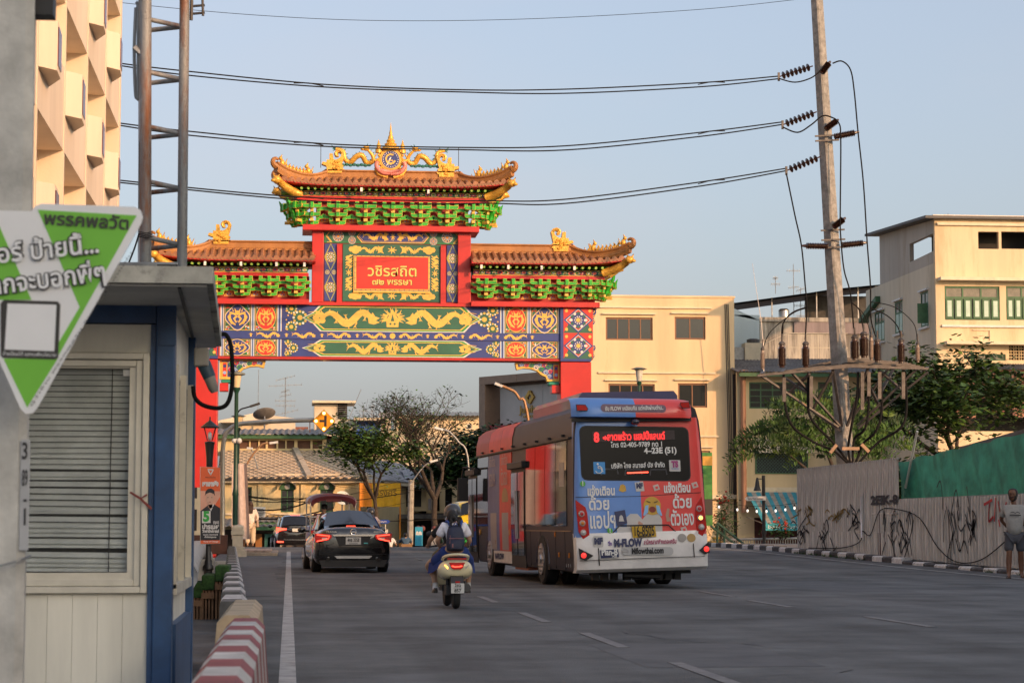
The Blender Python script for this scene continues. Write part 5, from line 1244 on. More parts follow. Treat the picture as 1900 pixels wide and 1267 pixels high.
dish(716,776,146,.55,.4,.6,'mesh dish beside the lattice balustrade',mat('dish_mesh',(.2,.2,.2),.6));dish(732,772,148,.6,-.4,.4,'second mesh dish tilted towards the bare tree',MATS['dish_mesh'])
dish(635,925,117,.42,.2,1.1,'small pale round dish over the open red roof of the tuk-tuk',mat('dish_white',(.6,.66,.62),.5))
aerial(529,775,700,139,[(.98,34,.25),(.80,60,.05),(.66,14,.3),(.55,20,.2),(.42,36,0),(.30,34,0),(.12,46,.25)],'tall stacked aerial with many crossbars above the gabled house',w=.02)
aerial(690,778,752,142,[(.9,10,.1),(.6,8,.2),(.3,10,0)],'small aerial above the blue tarpaulin');aerial(674,780,758,142,[(.8,14,0),(.4,10,0)],'faint two bar aerial beside the stair tower')
b=MB();b.tube([tuple(at(478,785,139)),tuple(at(480,686,139))],.02,5);b.tube([tuple(at(646,780,139)),tuple(at(670,722,139))],.02,5)
tag(b.build('radio_mast',GALV),'two bare steel masts standing above the far roofs','mast')
# --- H: honeycomb office tower on the near side
Hb=thing('office_tower','tall beige concrete tower with angular projecting window boxes in the evening sun','building')
TW=wallm('tower_concrete',(.68,.57,.44),scale=.5,dirt=((.6,.46,.3),.66));TS=mat('tower_soffit',(.26,.20,.14),.8,var=.15);PUR=mat('window_violet',(.13,.05,.06),.25,var=.2,scale=3)
b=MB();b.box((-22,31,-1),(-5.45,60,30));b.build('wall',TW,Hb)
b=MB();b.box((-5.45,59.6,-1),(-4.75,60,30));b.build('corner_pier',TW,Hb)
for i in range(6):
    y0_,y1_=30.7+4.9*i,30.7+4.9*(i+1)
    fs_=MB();fs_.prism([(-4.77,y0_+.06),(-4.77,min(y1_,59.6)),(-5.6,min(y1_,59.6)),(-5.6,y0_+.06)],0,1.75,lambda u,v,w_:(u,v,w_));bm_=fs_.mesh('sawtooth_band',TW)
    bx=MB();bx.prism([(-4.78,y0_+.1),(-4.45,y0_+.5),(-4.47,y0_+1.3),(-4.78,y0_+2.1)][::-1],0,.95,lambda u,v,w_:(u,v,w_));bxm=bx.mesh('window_box',TW)
    px_=MB();fn_=MB();fn_.box((-5.5,y0_-.06,-1),(-4.75,y0_+.06,30));fn_.build('fin',TW,Hb);px_.prism([(-4.46,y0_+.55),(-4.43,y0_+.55),(-4.45,y0_+1.26),(-4.48,y0_+1.26)],.12,.85,lambda u,v,w_:(u,v,w_));pxm=px_.mesh('violet_pane',PUR)
    for k in range(-1,7):
        z0_=9.75+3.13*k;link('sawtooth_band',bm_,Hb,(0,0,z0_-.78));o=link('window_box',bxm,Hb,(0,0,z0_));link('violet_pane',pxm,o)
# --- shophouses left of the street beyond the gate (their lit fronts mirror in the bus)
K_=thing('shophouse_row','cream shophouse row with balconies hidden mostly by the guard booth','building')
hs=[];
Tk=Matrix(((0,-1,0,0),(1,0,0,0),(0,0,1,0),(0,0,0,1)))
for i in range(4):
    for j in range(3):hs.append((78+5.2*i+1.2,78+5.2*i+4.0,1.2+3.3*j,2.9+3.3*j))
wall('wall',78,99,-1,10.4,10,10.3,hs,CREAM,K_,T=Tk)
for h in hs:window(K_,*h,10.1,3,GREEN,GLASS,T=Tk)
b=MB();b.box((-20,78,-1),(-10.6,99,10.2));b.build('inner_wall',CREAM,K_)
for j in range(3):slab(K_,78,99,3.6+3.3*j,3.75+3.3*j,9.2,9.99,TMT,'balcony_slab',T=Tk)
# --- unseen buildings placed behind the camera to shade the street
L_=thing('shophouse_row','unseen plain four storey row behind the viewer on the hoarding side, placed to shade the street','building')
b=MB();b.box((27,-60,-1),(48,26,15.5));b.build('wall',CREAM,L_);b=MB();b.box((26.9,-60,15.5),(48,26.1,15.9));b.build('parapet',TMT,L_)
for i in range(10):
    for j in range(4):b=MB();b.box((26.94,-56+8*i,1+3.6*j),(26.99,-53+8*i,2.8+3.6*j));b.build('window',GLASS,L_)
# ================================================================ VEHICLES
TYRE=mat('tyre_rubber',(.018,.018,.018),.85,var=.15,scale=10);RIM=mat('rim_alloy',(.45,.45,.46),.35,metal=.8,var=.1);CHROME=mat('chrome',(.75,.75,.76),.12,metal=1,var=0)
BLKP=mat('black_plastic',(.02,.02,.021),.55,var=.1);TAILR=mat('tail_lens',(.45,.01,.01),.15,var=0,coat=.5);LITR=mat('tail_lit',(.8,.04,.03),.3,var=0,emit=(1,.06,.03),est=2.2)
AMB=mat('amber_lit',(.9,.4,.05),.3,var=0,emit=(1,.42,.05),est=3.5);AMBL=mat('amber_lens',(.6,.2,.03),.2,var=0);CLEAR=mat('clear_lens',(.55,.55,.55),.12,metal=.3,var=0);PLATEW=mat('plate_white',(.6,.6,.57),.5,var=.05)
TINT=mat('tinted_glass',(.008,.010,.014),.06,var=0,coat=.4);INK=mat('lettering_black',(.015,.015,.017),.6,var=0)
def wheel(parent,x,y,r,w,rim=.62,name='wheel',spokes=5,out=-1):
    b=MB();b.lathe([(r*.6,-w/2),(r*.92,-w/2),(r,-w*.38),(r,w*.38),(r*.92,w/2),(r*.6,w/2)],(x,y,r),28,ax='x')
    o=b.build(name,TYRE,parent,smooth=40)
    b=MB();q=x+out*(w/2+.0);b.lathe([(0,-.02),(r*rim,-.02),(r*rim,.02),(0,.02)],(q,y,r),24,ax='x')
    b.lathe([(0,0),(r*.18,0),(r*.15,.05),(0,.05)]if out>0 else[(0,0),(r*.18,0),(r*.15,-.05),(0,-.05)],(q,y,r),12,ax='x')
    for k in range(spokes*2):a=2*pi*k/(spokes*2);b.ball((q+out*.02,y+r*rim*.72*cos(a),r+r*rim*.72*sin(a)),(.015,r*.07,r*.07),7,h=4)
    b.build('rim',RIM,o,smooth=40);return o
def loft(b,secs,m=0,cap=True):
    """secs: list of rings (same count)"""
    n=len(secs[0]);vs=[p for s in secs for p in s];fs=[]
    for i in range(len(secs)-1):
        for j in range(n):fs.append((i*n+j,i*n+(j+1)%n,(i+1)*n+(j+1)%n,(i+1)*n+j))
    if cap:fs.append(tuple(range(n)));fs.append(tuple((len(secs)-1)*n+j for j in reversed(range(n))))
    return b.add(vs,fs,m)
# ---------------------------------------------------------------- the bus
BY=39.2;pl,pr_=at(1066,1060,BY),at(1321,1050,BY+.1);BA=R(3.7)
bus=thing('city_bus','electric city bus with blue and red advertising on its rear above a white bumper','bus',((pl.x+pr_.x)/2-.0,BY+.08,0),BA)
BL,BW=12.0,1.25
NAVY=mat('bus_navy',(.018,.022,.045),.18,var=.06,coat=.8,scale=1);BB=mat('wrap_blue',(.11,.27,.66),.3,var=.06,coat=.4,scale=2);BR=mat('wrap_red',(.78,.065,.06),.3,var=.06,coat=.4,scale=2)
BWH=mat('bumper_white',(.78,.76,.73),.35,var=.10,coat=.3,dirt=((.42,.38,.33),.62));BG=mat('bus_glass',(.010,.011,.012),.05,var=0,coat=.2,spec=.6);SEAM=mat('seam_black',(.01,.01,.012),.6,var=0);INDG=mat('roof_indigo',(.05,.05,.14),.35,var=.1,coat=.3)
Mb=Matrix.Translation(bus.location)@Matrix.Rotation(BA,4,'Z');Mi=Mb.inverted()
def bl(px,py,x=-BW):
    o_=Mi@Vector((0,0,EYE));d=(Mi.to_3x3()@ray(px,py));t=(x-o_.x)/d.x;p=o_+d*t;return p.y,p.z
U=lambda u:(1050+.2605*u-1193.5)/102.3
def V(v,u=540):py=720+.2605*v;px=1050+.2605*u;return .33+(1056-(py+(px-1193.5)*.033))/102.3
def sec(y,k=1.,zb=.33,zs=2.78,zt=3.28,t=.05):
    w=BW*k;pts=[(-w+.02,zb),(-w,zb+.08),(-w,1.2),(-w+t*.5,2.2),(-w+t,zs),(-w+t+.02,zs+.25),(-w+t+.08,zt-.12),(-w+t+.26,zt),(0,zt+.04)]
    return[(x,y,z)for x,z in pts]+[(-x,y,z)for x,z in pts[::-1][1:]]
body=MB();ys=[.10,.5,2,4,6,8,10,11.3,11.8,12.0];loft(body,[sec(y,1 if y<11.5 else(.985 if y<11.9 else .94),zs=2.78,zt=3.38 if y<11.2 else(3.32 if y<11.9 else 3.05))for y in ys])
body.build('body',mat('bus_side_dark',(.03,.027,.04),.45,var=.1,coat=0,scale=1,spec=.3),bus,smooth=35)
# chassis skirt underside and axle clutter
b=MB();b.box((-1.0,.4,.27),(1.0,11.6,.33));b.tube([(-.9,2.6,.5),(.9,2.6,.5)],.12,8);b.tube([(-.3,.3,.24),(.4,.35,.22)],.05,6)
for k in range(9):b.cbox((-.8+.2*k,.5+.1*(k%3),.22),(.12,.2,.14))
b.build('chassis',BLKP,bus)
# wheels
yr,zr_=bl(1009,1045);yf,_=bl(913,1035)
WR=.50
for y in(yr,yf):
    for x,o_ in((-1.15,-1),(1.15,1)):wheel(bus,x,y,WR,.28,.62,out=o_,spokes=5)
for x in(-.74,.74):wheel(bus,x,yr,WR,.26,.6,out=1 if x>0 else-1)
for y in(yr,yf):
    b=MB();b.prism([(y+.66*cos(a*pi/14),.42+.66*sin(a*pi/14))for a in range(15)]+[(y-.66,.30),(y+.66,.30)],-BW-.006,-BW+.05,lambda u,v,w_:(w_,u,v));b.build('wheel_arch',SEAM,bus)
    b=MB();b.prism([(y+.66*cos(a*pi/14),.42+.66*sin(a*pi/14))for a in range(15)]+[(y-.66,.30),(y+.66,.30)],BW+.006,BW-.05,lambda u,v,w_:(w_,u,v));b.build('wheel_arch',SEAM,bus)
    b=MB();b.tube([(-BW-.01,y+.68*cos(a*pi/14),.42+.68*sin(a*pi/14))for a in range(15)],.02,5,cap=True);b.build('arch_trim',NAVY,bus)
BODYPARTS_FROM=len(bpy.data.objects)
LEAN=[]
def bp(o):LEAN.append(o);return o
LEAN+=[o for o in KIDS[bus]if o.name.startswith('body')]
def side(u0,v0,u1,v1,m,name,d=.012,x=-BW,inset=False,sub=None):
    p0=bl(860+.2605*u0,760+.2605*((v0+v1)/2));p1=bl(860+.2605*u1,760+.2605*((v0+v1)/2));pm=(u0+u1)/2
    z1=bl(860+.2605*pm,760+.2605*v0)[1];z0=bl(860+.2605*pm,760+.2605*v1)[1]
    return p0[0],p1[0],z0,z1
# left side glazing: one flush dark band in panes, doors, wrap
yW0,yW1=bl(1062,850)[0],bl(982,850)[0]
def sp(y0,y1,z0,z1,m,name,d=.012,parent=None,bevel=0):
    y0,y1=sorted((y0,y1));b=MB()
    xo=lambda z:-BW+(0 if z<1.2 else(.025*(z-1.2)if z<2.2 else .025+.025*(z-2.2)/.58))-.004
    zs=sorted({z0,z1,*[z for z in(1.2,2.2)if z0<z<z1]});pts=[]
    vs=[]
    for z in zs:vs+=[(xo(z)-d,y0,z),(xo(z)-d,y1,z),(xo(z)+.01,y0,z),(xo(z)+.01,y1,z)]
    fs=[]
    for i in range(len(zs)-1):
        a=4*i;fs+=[(a,a+4,a+5,a+1),(a,a+2,a+6,a+4),(a+1,a+5,a+7,a+3)]
    fs+=[(0,1,3,2),(len(vs)-4,len(vs)-2,len(vs)-1,len(vs)-3)]
    b.add(vs,fs);o=b.build(name,m,parent or bus);
    if not parent:bp(o)
    return o
def Y_(u,v=600):return bl(860+.2605*u,760+.2605*v)[0]
yA,yB=Y_(752),Y_(458)
n=4
for i in range(n):sp(yA+(yB-yA)*i/n+.02,yA+(yB-yA)*(i+1)/n-.02,1.16,2.74,BG,'side_window')
sp(Y_(190)+.02,Y_(114)-.02,1.16,2.74,BG,'side_window')
wb,wm,wf=Y_(355),Y_(272),Y_(190)
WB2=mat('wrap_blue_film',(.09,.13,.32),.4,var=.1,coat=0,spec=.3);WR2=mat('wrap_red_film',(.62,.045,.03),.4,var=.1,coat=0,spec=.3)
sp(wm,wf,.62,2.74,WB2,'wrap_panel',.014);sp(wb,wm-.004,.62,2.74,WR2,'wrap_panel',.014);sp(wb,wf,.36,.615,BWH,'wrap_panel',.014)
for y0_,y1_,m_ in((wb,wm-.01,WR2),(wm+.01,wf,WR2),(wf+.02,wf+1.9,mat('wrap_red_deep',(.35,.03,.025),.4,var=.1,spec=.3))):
    b=MB();P=[(-BW+.05,2.80),(-BW+.065,3.03),(-BW+.125,3.26),(-BW+.30,3.385)];vs=[(x-.008,yy,z+.004)for yy in(y0_,y1_)for x,z in P];b.add(vs,[(k,k+1,k+5,k+4)for k in range(3)]);bp(b.build('roof_wrap',m_,bus,smooth=True))
# printed figures kept generic: yellow ball face with tears, white shirts, letters
def sdisc(y,z,r,m,d,name='print',ry=None):b=MB();x=-BW-.02-d+.02*(z>1.4);b.add([(x,y+(ry or r)*cos(2*pi*k/16),z+r*sin(2*pi*k/16))for k in range(16)],[tuple(range(16))]);return bp(b.build(name,m,bus))
EMO=mat('print_yellow',(.62,.36,.04),.35,var=.1);PW=mat('print_white',(.55,.54,.52),.4,var=.05);PBD=mat('print_navy',(.02,.03,.10),.4,var=0);PSK=mat('print_skyblue',(.25,.5,.8),.4,var=0)
sdisc((wb+wm)/2,1.75,.24,mat('print_ochre',(.32,.17,.04),.35),.006,ry=.42)
for q in(wb*.5+wm*.5,wm*.5+wf*.5):sp(q-.42,q+.42,.64,1.45,mat('print_grey_white',(.30,.28,.28),.35,var=.1),'print',.018)
for q,s_ in((wm*.45+wf*.55,'แอปฯ'),(wb*.5+wm*.5,'ตัวเอง')):LEAN.append(text(s_,.5,mat('side_lettering',(.42,.36,.36),.4,var=0),bus,(-BW-.035+.02,q,2.2),rot=(pi/2,0,-pi/2),width=.8))
for q in(wm*.45+wf*.55,wb*.5+wm*.5):LEAN.append(text('แจ้งเตือน',.3,MATS['side_lettering'],bus,(-BW-.02+.02,q,2.58),rot=(pi/2,0,-pi/2),width=.85))
LEAN.append(text('M-FLOW',.16,PBD,bus,(-BW-.03,(wb+wf)/2,.49),rot=(pi/2,0,-pi/2),width=1.2,bold=.01))
# doors
for(a_,c_)in((Y_(455),Y_(355)),(Y_(112),Y_(50))):
    sp(a_,c_,.30,2.35,SEAM,'door',.012);w_=(c_-a_)
    for k in(0,1):
        d_=sp(a_+w_*(.04+.48*k),a_+w_*(.04+.48*k)+w_*.42,.55,2.28,BG,'door_leaf',.03);bb=MB();yy=a_+w_*(.52 if k else .48);bb.tube([(-BW-.05,yy+(.05 if k else-.05),.9),(-BW-.05,yy+(.05 if k else-.05),1.9)],.014,5);bp(bb.build('door_handle',RIM,bus))
    b=MB();b.box((-BW-.07,a_-.05,2.36),(-BW+.05,c_+.05,2.50));bp(b.build('door_header',BLKP,bus,bevel=.015))
# cove line, belt trim, panel seams
b=MB();b.box((-BW-.012,.3,2.765),(-BW+.10,11.7,2.80));bp(b.build('rain_gutter',BLKP,bus))
for k in range(8):b=MB();b.box((-BW-.0,1.0+1.4*k,2.83),(-BW+.12,1.16+1.4*k,2.87));bp(b.build('roof_clip',BLKP,bus))
b=MB();b.box((-BW-.018,.3,1.06),(-BW+.01,yB,1.075));bp(b.build('belt_trim',mat('trim_brass',(.35,.22,.10),.4,metal=.3),bus))
for yy in(.95,1.9,3.45,4.6):b=MB();b.box((-BW-.006,yy,.36),(-BW+.01,yy+.012,1.06));bp(b.build('panel_seam',SEAM,bus))
for yy,zz in((.55,.62),(1.55,.62),(2.0-.1,1.0),(3.6,.72),(5.6,.9),(9.0,.8)):b=MB();b.cbox((-BW-.012,yy,zz),(.02,.07,.09));bp(b.build('side_marker',AMB if False else AMBL,bus))
for yy,zz in((Y_(345),1.02),(Y_(132),1.02)):b=MB();b.lathe([(0,-.02),(.07,-.02),(.07,.01),(0,.01)],(-BW-.012,yy,zz),12,ax='x');bp(b.build('reflector',mat('reflector_amber',(.5,.25,.04),.3,var=0),bus))
for yy in(.45,.65,.85,3.5,3.8):b=MB();b.box((-BW-.01,yy,.40),(-BW+.0,yy+.03,.46));bp(b.build('skirt_latch',RIM,bus))
b=MB();b.box((-BW-.02,yf-1.0+.2,.34),(-BW-.01,yf-.9,.5));
b=MB();b.box((-BW+.02,Y_(455),.25),(-BW+.3,Y_(365),.31));bp(b.build('door_step',mat('step_tread',(.35,.12,.07),.6),bus))
sp(Y_(735,500),Y_(700,500),1.9,2.35,mat('sticker_pale',(.3,.28,.26),.4),'sticker',.016)
# roof AC pod and mirrors
b=MB();loft(b,[[(x,y,z)for x,z in((-.95,3.24),(-.95,3.55),(-.88,3.64),(.88,3.64),(.95,3.55),(.95,3.24))]for y in(.75,.80,5.5,5.6)]);bp(b.build('roof_cooling_unit',INDG,bus,smooth=30))
b=MB();b.tube([(-BW-.0,11.7,2.5),(-BW-.28,11.95,2.55),(-BW-.30,12.0,2.3)],.03,6);b.box((-BW-.42,11.93,1.75),(-BW-.18,12.03,2.3));bp(b.build('wing_mirror',BLKP,bus,bevel=.01))
# ---- rear end
def back(pts,y,d,m,name,sl=0,parent=None,bevel=0,smooth=None):
    b=MB();b.prism([(U(u),V(v,u))for u,v in pts][::-1],y,y+d,lambda u,v,w_:(u,w_+max(0,(v-1.0))*sl,v));o=b.build(name,m,parent or bus,bevel=bevel)
    if not parent:bp(o)
    return o
def rr(u0,v0,u1,v1,r=12,n=3):
    P=[]
    for cx,cy,a0 in((u1-r,v0+r,-90),(u1-r,v1-r,0),(u0+r,v1-r,90),(u0+r,v0+r,180)):
        for k in range(n+1):a=R(a0+90*k/n);P.append((cx+r*cos(a),cy+r*sin(a)))
    return P
SL=.06
# rounded corner posts of the rear (blue / red)
def rear_shell(x0,x1,m,name):
    b=MB();secs=[]
    for z in(1.0,1.5,2.2,2.9):
        e=(z-1)*SL;ring=[]
        for x in(x0,x0+(x1-x0)*.12,x0+(x1-x0)*.5,x0+(x1-x0)*.9,x1):
            ax=abs(x)/BW;w=BW-.05*max(0,(z-1.2))/1.6
            ring.append((x/BW*w,(-.06+e)if ax<.9 else(-.03+e if ax<.97 else .10),z))
        secs.append(ring)
    vs=[p for s in secs for p in s];fs=[(i*5+j,(i+1)*5+j,(i+1)*5+j+1,i*5+j+1)for i in range(3)for j in range(4)]
    b.add(vs,fs);bp(b.build(name,m,bus,smooth=60))
xs_=U(552)
for x0,x1,m in((-BW,xs_,BB),(xs_,BW,BR)):
    b=MB();secs=[]
    xs2=sorted({x0,x1,*[x for x in(-BW,-1.22,-1.14,-1.0,1.0,1.14,1.22,BW)if x0<=x<=x1]})
    for z in(.95,1.5,2.2,3.10):
        e=(z-1)*SL;ring=[]
        for x in xs2:
            ax=abs(x);w=BW-.05*max(0,(z-1.2))/1.6;yy=-.06 if ax<=1.0 else(-.05 if ax<=1.14 else(-.01 if ax<=1.22 else .12));ring.append((x/BW*(w+.004),yy+e,z))
        secs.append(ring)
    k=len(xs2);b.add([p for s in secs for p in s],[(i*k+j,i*k+j+1,(i+1)*k+j+1,(i+1)*k+j)for i in range(3)for j in range(k-1)]);bp(b.build('rear_panel',m,bus,smooth=60))
Y0=-.062
# white bumper
b=MB();secs=[]
xs2=[-BW-.005,-1.23,-1.12,-.9,0,.9,1.12,1.23,BW+.005]
for z,pr in((.30,.02),(.36,-.10),(.62,-.13),(.86,-.12),(1.02,-.075)):
    secs.append([(x,pr+(0 if abs(x)<1.0 else(.03 if abs(x)<1.2 else(.10 if abs(x)<1.24 else .25))),z)for x in xs2])
k=9;b.add([p for s in secs for p in s],[(i*k+j,i*k+j+1,(i+1)*k+j+1,(i+1)*k+j)for i in range(4)for j in range(k-1)]);bp(b.build('bumper',BWH,bus,smooth=45))
back([(165,1125),(200,1138),(905,1100),(960,1085),(962,1010),(900,1045),(700,1052),(165,1078)],-.085,.03,BWH,'tailgate_white')
back([(215,1135),(222,1136),(226,1262),(219,1262)],-.139,.01,SEAM,'panel_seam');back([(915,1100),(921,1099),(926,1200),(920,1200)],-.139,.01,SEAM,'panel_seam')
back([(80,1225),(560,1205),(1000,1190),(1000,1193),(560,1209),(80,1229)],-.142,.01,SEAM,'panel_seam')
back([(120,1252),(1000,1215),(990,1240),(130,1258)],-.0,.1,BLKP,'lower_valance')
# rear window, LED board
rw=back(rr(128,266,922,645,38),Y0-.004,.02,mat('rear_glass',(.010,.010,.011),.22,var=0,spec=.2),'rear_window',SL)
back(rr(120,258,930,653,44),Y0-.001,.01,SEAM,'window_rubber',SL)
led=back([(212,300),(822,284),(824,350),(214,376)],Y0-.012,.01,mat('led_board',(.05,.035,.035),.6,var=.4,scale=60),'destination_board',SL)
LEDR=mat('led_red',(.8,.03,.03),.5,var=0,emit=(1,.03,.03),est=.7)
def rt(s,u,v,w,size,m,bold=0,y=Y0-.016,ext=0):
    z=V(v,u);o=text(s,size,m,bus,(U(u),y+max(0,z-1)*SL-.001,z),rot=(pi/2-.06,0,0),width=w/3.93/1.0*.01*1.0 if False else w*.2605/102.3,bold=bold);LEAN.append(o);return o
rt('8',243,345,40,.24,LEDR,.01);rt('ลาดพร้าว แฮปปี้แลนด์',535,334,430,.18,LEDR,.006)
back([(290,338),(305,338),(305,326),(322,346),(305,364),(305,354),(290,354)],Y0-.02,.006,LEDR,'led_arrow',SL)
rt('โทร 02-405-9789 กด 1',535,392,380,.125,LW,.003);rt('4–23E (51)',710,433,242,.15,LW,.006);rt('บริษัท ไทย สมายล์ บัส จำกัด',540,543,396,.12,LW,.003)
st=back(rr(212,519,297,605,4),Y0-.012,.006,mat('sticker_blue',(.03,.25,.6),.4,var=0),'access_sticker',SL)
fz=Flat(0)
o_=MB();cx_,cz_=U(250),V(562,250);yy=Y0-.02+(cz_-1)*SL
b=MB();b.tube([(cx_+.065*cos(a*.5-.2-2.6),yy,cz_-.035+.065*sin(a*.5-.2-2.6))for a in range(10)],.009,4);b.tube([(cx_-.015,yy,cz_+.03),(cx_-.01,yy,cz_-.01),(cx_+.04,yy,cz_-.01),(cx_+.06,yy,cz_-.07),(cx_+.08,yy,cz_-.065)],.010,4);b.ball((cx_-.02,yy,cz_+.07),(.02,.004,.02),8,h=5);bp(b.build('wheelchair_symbol',LW,bus))
back(rr(772,500,855,582,6),Y0-.012,.006,PW,'logo_sticker',SL);rt('TS',813,532,52,.15,mat('logo_mix',(.35,.05,.2),.4,var=0),.012,Y0-.024);rt('Thai Smile Bus',813,562,55,.05,mat('logo_blue',(.03,.15,.5),.4,var=0),0,Y0-.024)
back([(458,592),(615,585),(615,594),(458,601)],Y0-.010,.004,LITR,'brake_light',SL)
for c in(330,505,690):
    b=MB();x_,z_=U(c),V(585,c);b.tube([(x_-.16,Y0-.012+z_*.0,z_-.06),(x_-.14,Y0+.07-.016*0,z_+.04),(x_+.14,Y0+.07,z_+.04),(x_+.16,Y0+.07,z_-.06)],.018,5);b.v=[(p[0],Y0-.008+(p[2]-1)*SL,p[2])for p in b.v];bp(b.build('seat_back',mat('seat_grey',(.10,.10,.11),.6),bus))
# spoiler over the window with marker lamps
for(ua,ub,m)in((58,520,BB),(520.5,948,BR)):
    b=MB();secs=[]
    us=[ua+(ub-ua)*k/6 for k in range(7)]
    for(v_,y_)in((204,.03),(196,-.16),(150,-.17),(100,-.12),(62,.0),(52,.25)):
        secs.append([(U(u),y_+(.16 if(u<62 or u>944)else(.02 if(u<140 or u>866)else 0)),V(v_-(6 if u>866 or u<140 else 0)*0+(5 if(u<62 or u>944)and v_<100 else 0),u))for u in us])
    k=7;b.add([p for s in secs for p in s],[(i*k+j,i*k+j+1,(i+1)*k+j+1,(i+1)*k+j)for i in range(5)for j in range(6)]);bp(b.build('roof_spoiler',m,bus,smooth=60))
back([(60,206),(945,190),(945,216),(60,234)],-.02,.05,SEAM,'vent_gap')
back(rr(265,105,745,160,24),-.178,.01,mat('pill_grey',(.20,.13,.18),.4,var=0),'slogan_band')
rt('ขับ FLOW เหมือนกัน แต่หลังผ่านด่าน..',508,134,430,.10,LW,.003,-.335)
for P in([(88,116),(150,116),(166,140),(160,153),(92,153)],[(856,88),(915,84),(920,122),(868,124),(852,104)]):
    c=(sum(p[0]for p in P)/5,sum(p[1]for p in P)/5);back([(c[0]+(p[0]-c[0])*1.15,c[1]+(p[1]-c[1])*1.25)for p in P],-.18,.01,SEAM,'marker_surround');back(P,-.186,.01,TAILR,'marker_lamp')
b=MB();b.ball((U(518),-.12,V(229,518)),(.09,.10,.06),12,h=8);bp(b.build('rear_camera',NAVY,bus,smooth=True))
# tail lamp clusters
for P,L in(([(70,795),(140,846),(152,895),(167,1122),(120,1085),(82,1020)],((108,893,TAILR),(113,960,AMBL),(117,1027,CLEAR))),([(1000,765),(958,822),(948,880),(958,1084),(1000,1040),(1030,985)],((977,850,TAILR),(983,916,AMB),(989,982,CLEAR)))):
    o=back(P,-.075,.05,TAILR,'tail_lamp',SL*.5)
    for u,v,m in L:
        z=V(v,u);b=MB();b.lathe([(0,-.02),(.045,-.02),(.055,0),(.06,.02)],(U(u),-.09+SL*.5*max(0,z-1),z),14,ax='y');q=b.build('lamp_ring',CLEAR,o);b=MB();b.ball((U(u),-.108+SL*.5*max(0,z-1),z),(.036,.02,.036),10,h=6);b.build('lamp_bulb',m,o,smooth=True)
for P,c in(([(76,1138),(182,1190),(125,1226),(84,1214)],(110,1189)),([(962,1150),(1032,1090),(1038,1166),(1004,1178)],(1014,1140))):
    o=back(P,-.135,.04,SEAM,'fog_surround');b=MB();b.ball((U(c[0]),-.14,V(c[1],c[0])),(.052,.03,.052),12,h=6);bp(b.build('fog_lamp',mat('fog_red',(.55,.02,.02),.2,var=0,emit=(1,.05,.04),est=.6),bus,smooth=True))
back([(72,772),(540,762),(998,731),(998,735),(540,766),(72,776)],Y0-.003,.004,SEAM,'panel_seam',SL)
b=MB();P=[(262,1088),(300,1060),(385,976),(560,972),(745,968),(800,1020),(850,1062)];b.tube([(U(u),Y0-.006,V(v,u))for u,v in P],.012,5);bp(b.build('panel_seam',SEAM,bus))
# printed advertisement (generic figures)
back([(440,915),(470,890),(520,890),(556,930),(590,890),(680,890),(700,930),(700,1058),(440,1062)],Y0-.004,.003,PW,'print_shirts',SL)
back([(528,940),(560,960),(545,980),(520,960)],Y0-.008,.003,mat('print_skin',(.5,.28,.2),.5),'print_hand',SL);back([(728,900),(742,850),(760,850),(752,905),(770,940),(735,945)],Y0-.006,.003,MATS['print_skin'],'print_hand',SL)
ef=back([(632+64*cos(k*pi/12),832+66*sin(k*pi/12))for k in range(24)],Y0-.012,.004,EMO,'print_ball_face',SL)
back([(632+26*cos(k*pi/8),858+22*sin(k*pi/8))for k in range(16)],Y0-.016,.002,mat('print_mouth',(.25,.03,.02),.5),'print_mouth',SL)
for s_ in(-1,1):back([(632+s_*50,830),(632+s_*28,826),(632+s_*34,880),(632+s_*62,905),(632+s_*70,900)],Y0-.016,.002,PSK,'print_tear',SL);back([(632+s_*12,806),(632+s_*40,796),(632+s_*42,802),(632+s_*14,812)],Y0-.016,.002,SEAM,'print_brow',SL)
ph=back([(350,876),(428,862),(442,958),(366,980)],Y0-.02,.004,PBD,'print_phone',SL);back([(380,945),(386,910),(398,898),(410,908),(416,938),(420,944)],Y0-.024,.002,PW,'print_bell',SL)
back(rr(365,985,448,1030,6),Y0-.014,.003,PW,'print_phone',SL)
for u,v,w_,s_,sz_,c in((260,732,200,'แจ้งเตือน',.22,LW),(822,706,196,'แจ้งเตือน',.22,LW),(240,826,150,'ด้วย',.30,LW),(262,945,186,'แอปฯ',.40,LW),(855,808,140,'ด้วย',.30,LW),(850,925,172,'ตัวเอง',.36,LW)):rt(s_,u,v,w_,sz_,c,.008)
for u,v in((418,705),(312,1040)):back([(u-28,v+18),(u-14,v-20),(u+4,v-28),(u+22,v-16),(u+28,v+20),(u,v+30)],Y0-.01,.003,EMO,'print_bell',SL)
for u,v in((127,677),(312,1012)):back([(u+20*cos(k*pi/7),v+20*sin(k*pi/7))for k in range(14)],Y0-.02,.003,mat('print_green',(.08,.4,.05),.5,var=0),'print_badge',SL);rt('!',u,v,7,.11,LW,.01,Y0-.026)
back([(510,665),(572,655),(580,725),(518,730)],Y0-.012,.003,PW,'print_app_icon',SL);rt('MF',545,690,48,.13,PBD,.008)
for u,v in((668,700),(955,680),(858,1002)):back([(u-26,v-14),(u+14,v-26),(u+28,v+12),(u-14,v+26)],Y0-.012,.003,mat('print_note',(.6,.5,.45),.5),'print_note',SL);back([(u-8,v-6),(u+10,v-10),(u+14,v+6),(u-4,v+10)],Y0-.016,.003,BR,'print_note',SL)
for u,c in((836,mat('print_silver',(.4,.38,.35),.4)),(905,mat('print_coin',(.5,.33,.12),.4))):back([(u+32*cos(k*pi/9),1060+30*sin(k*pi/9))for k in range(18)],-.135,.003,c,'print_coin')
back(rr(182,1050,256,1128,10),-.135,.003,PW,'print_app_icon');rt('MF',220,1088,62,.15,PBD,.010,-.15)
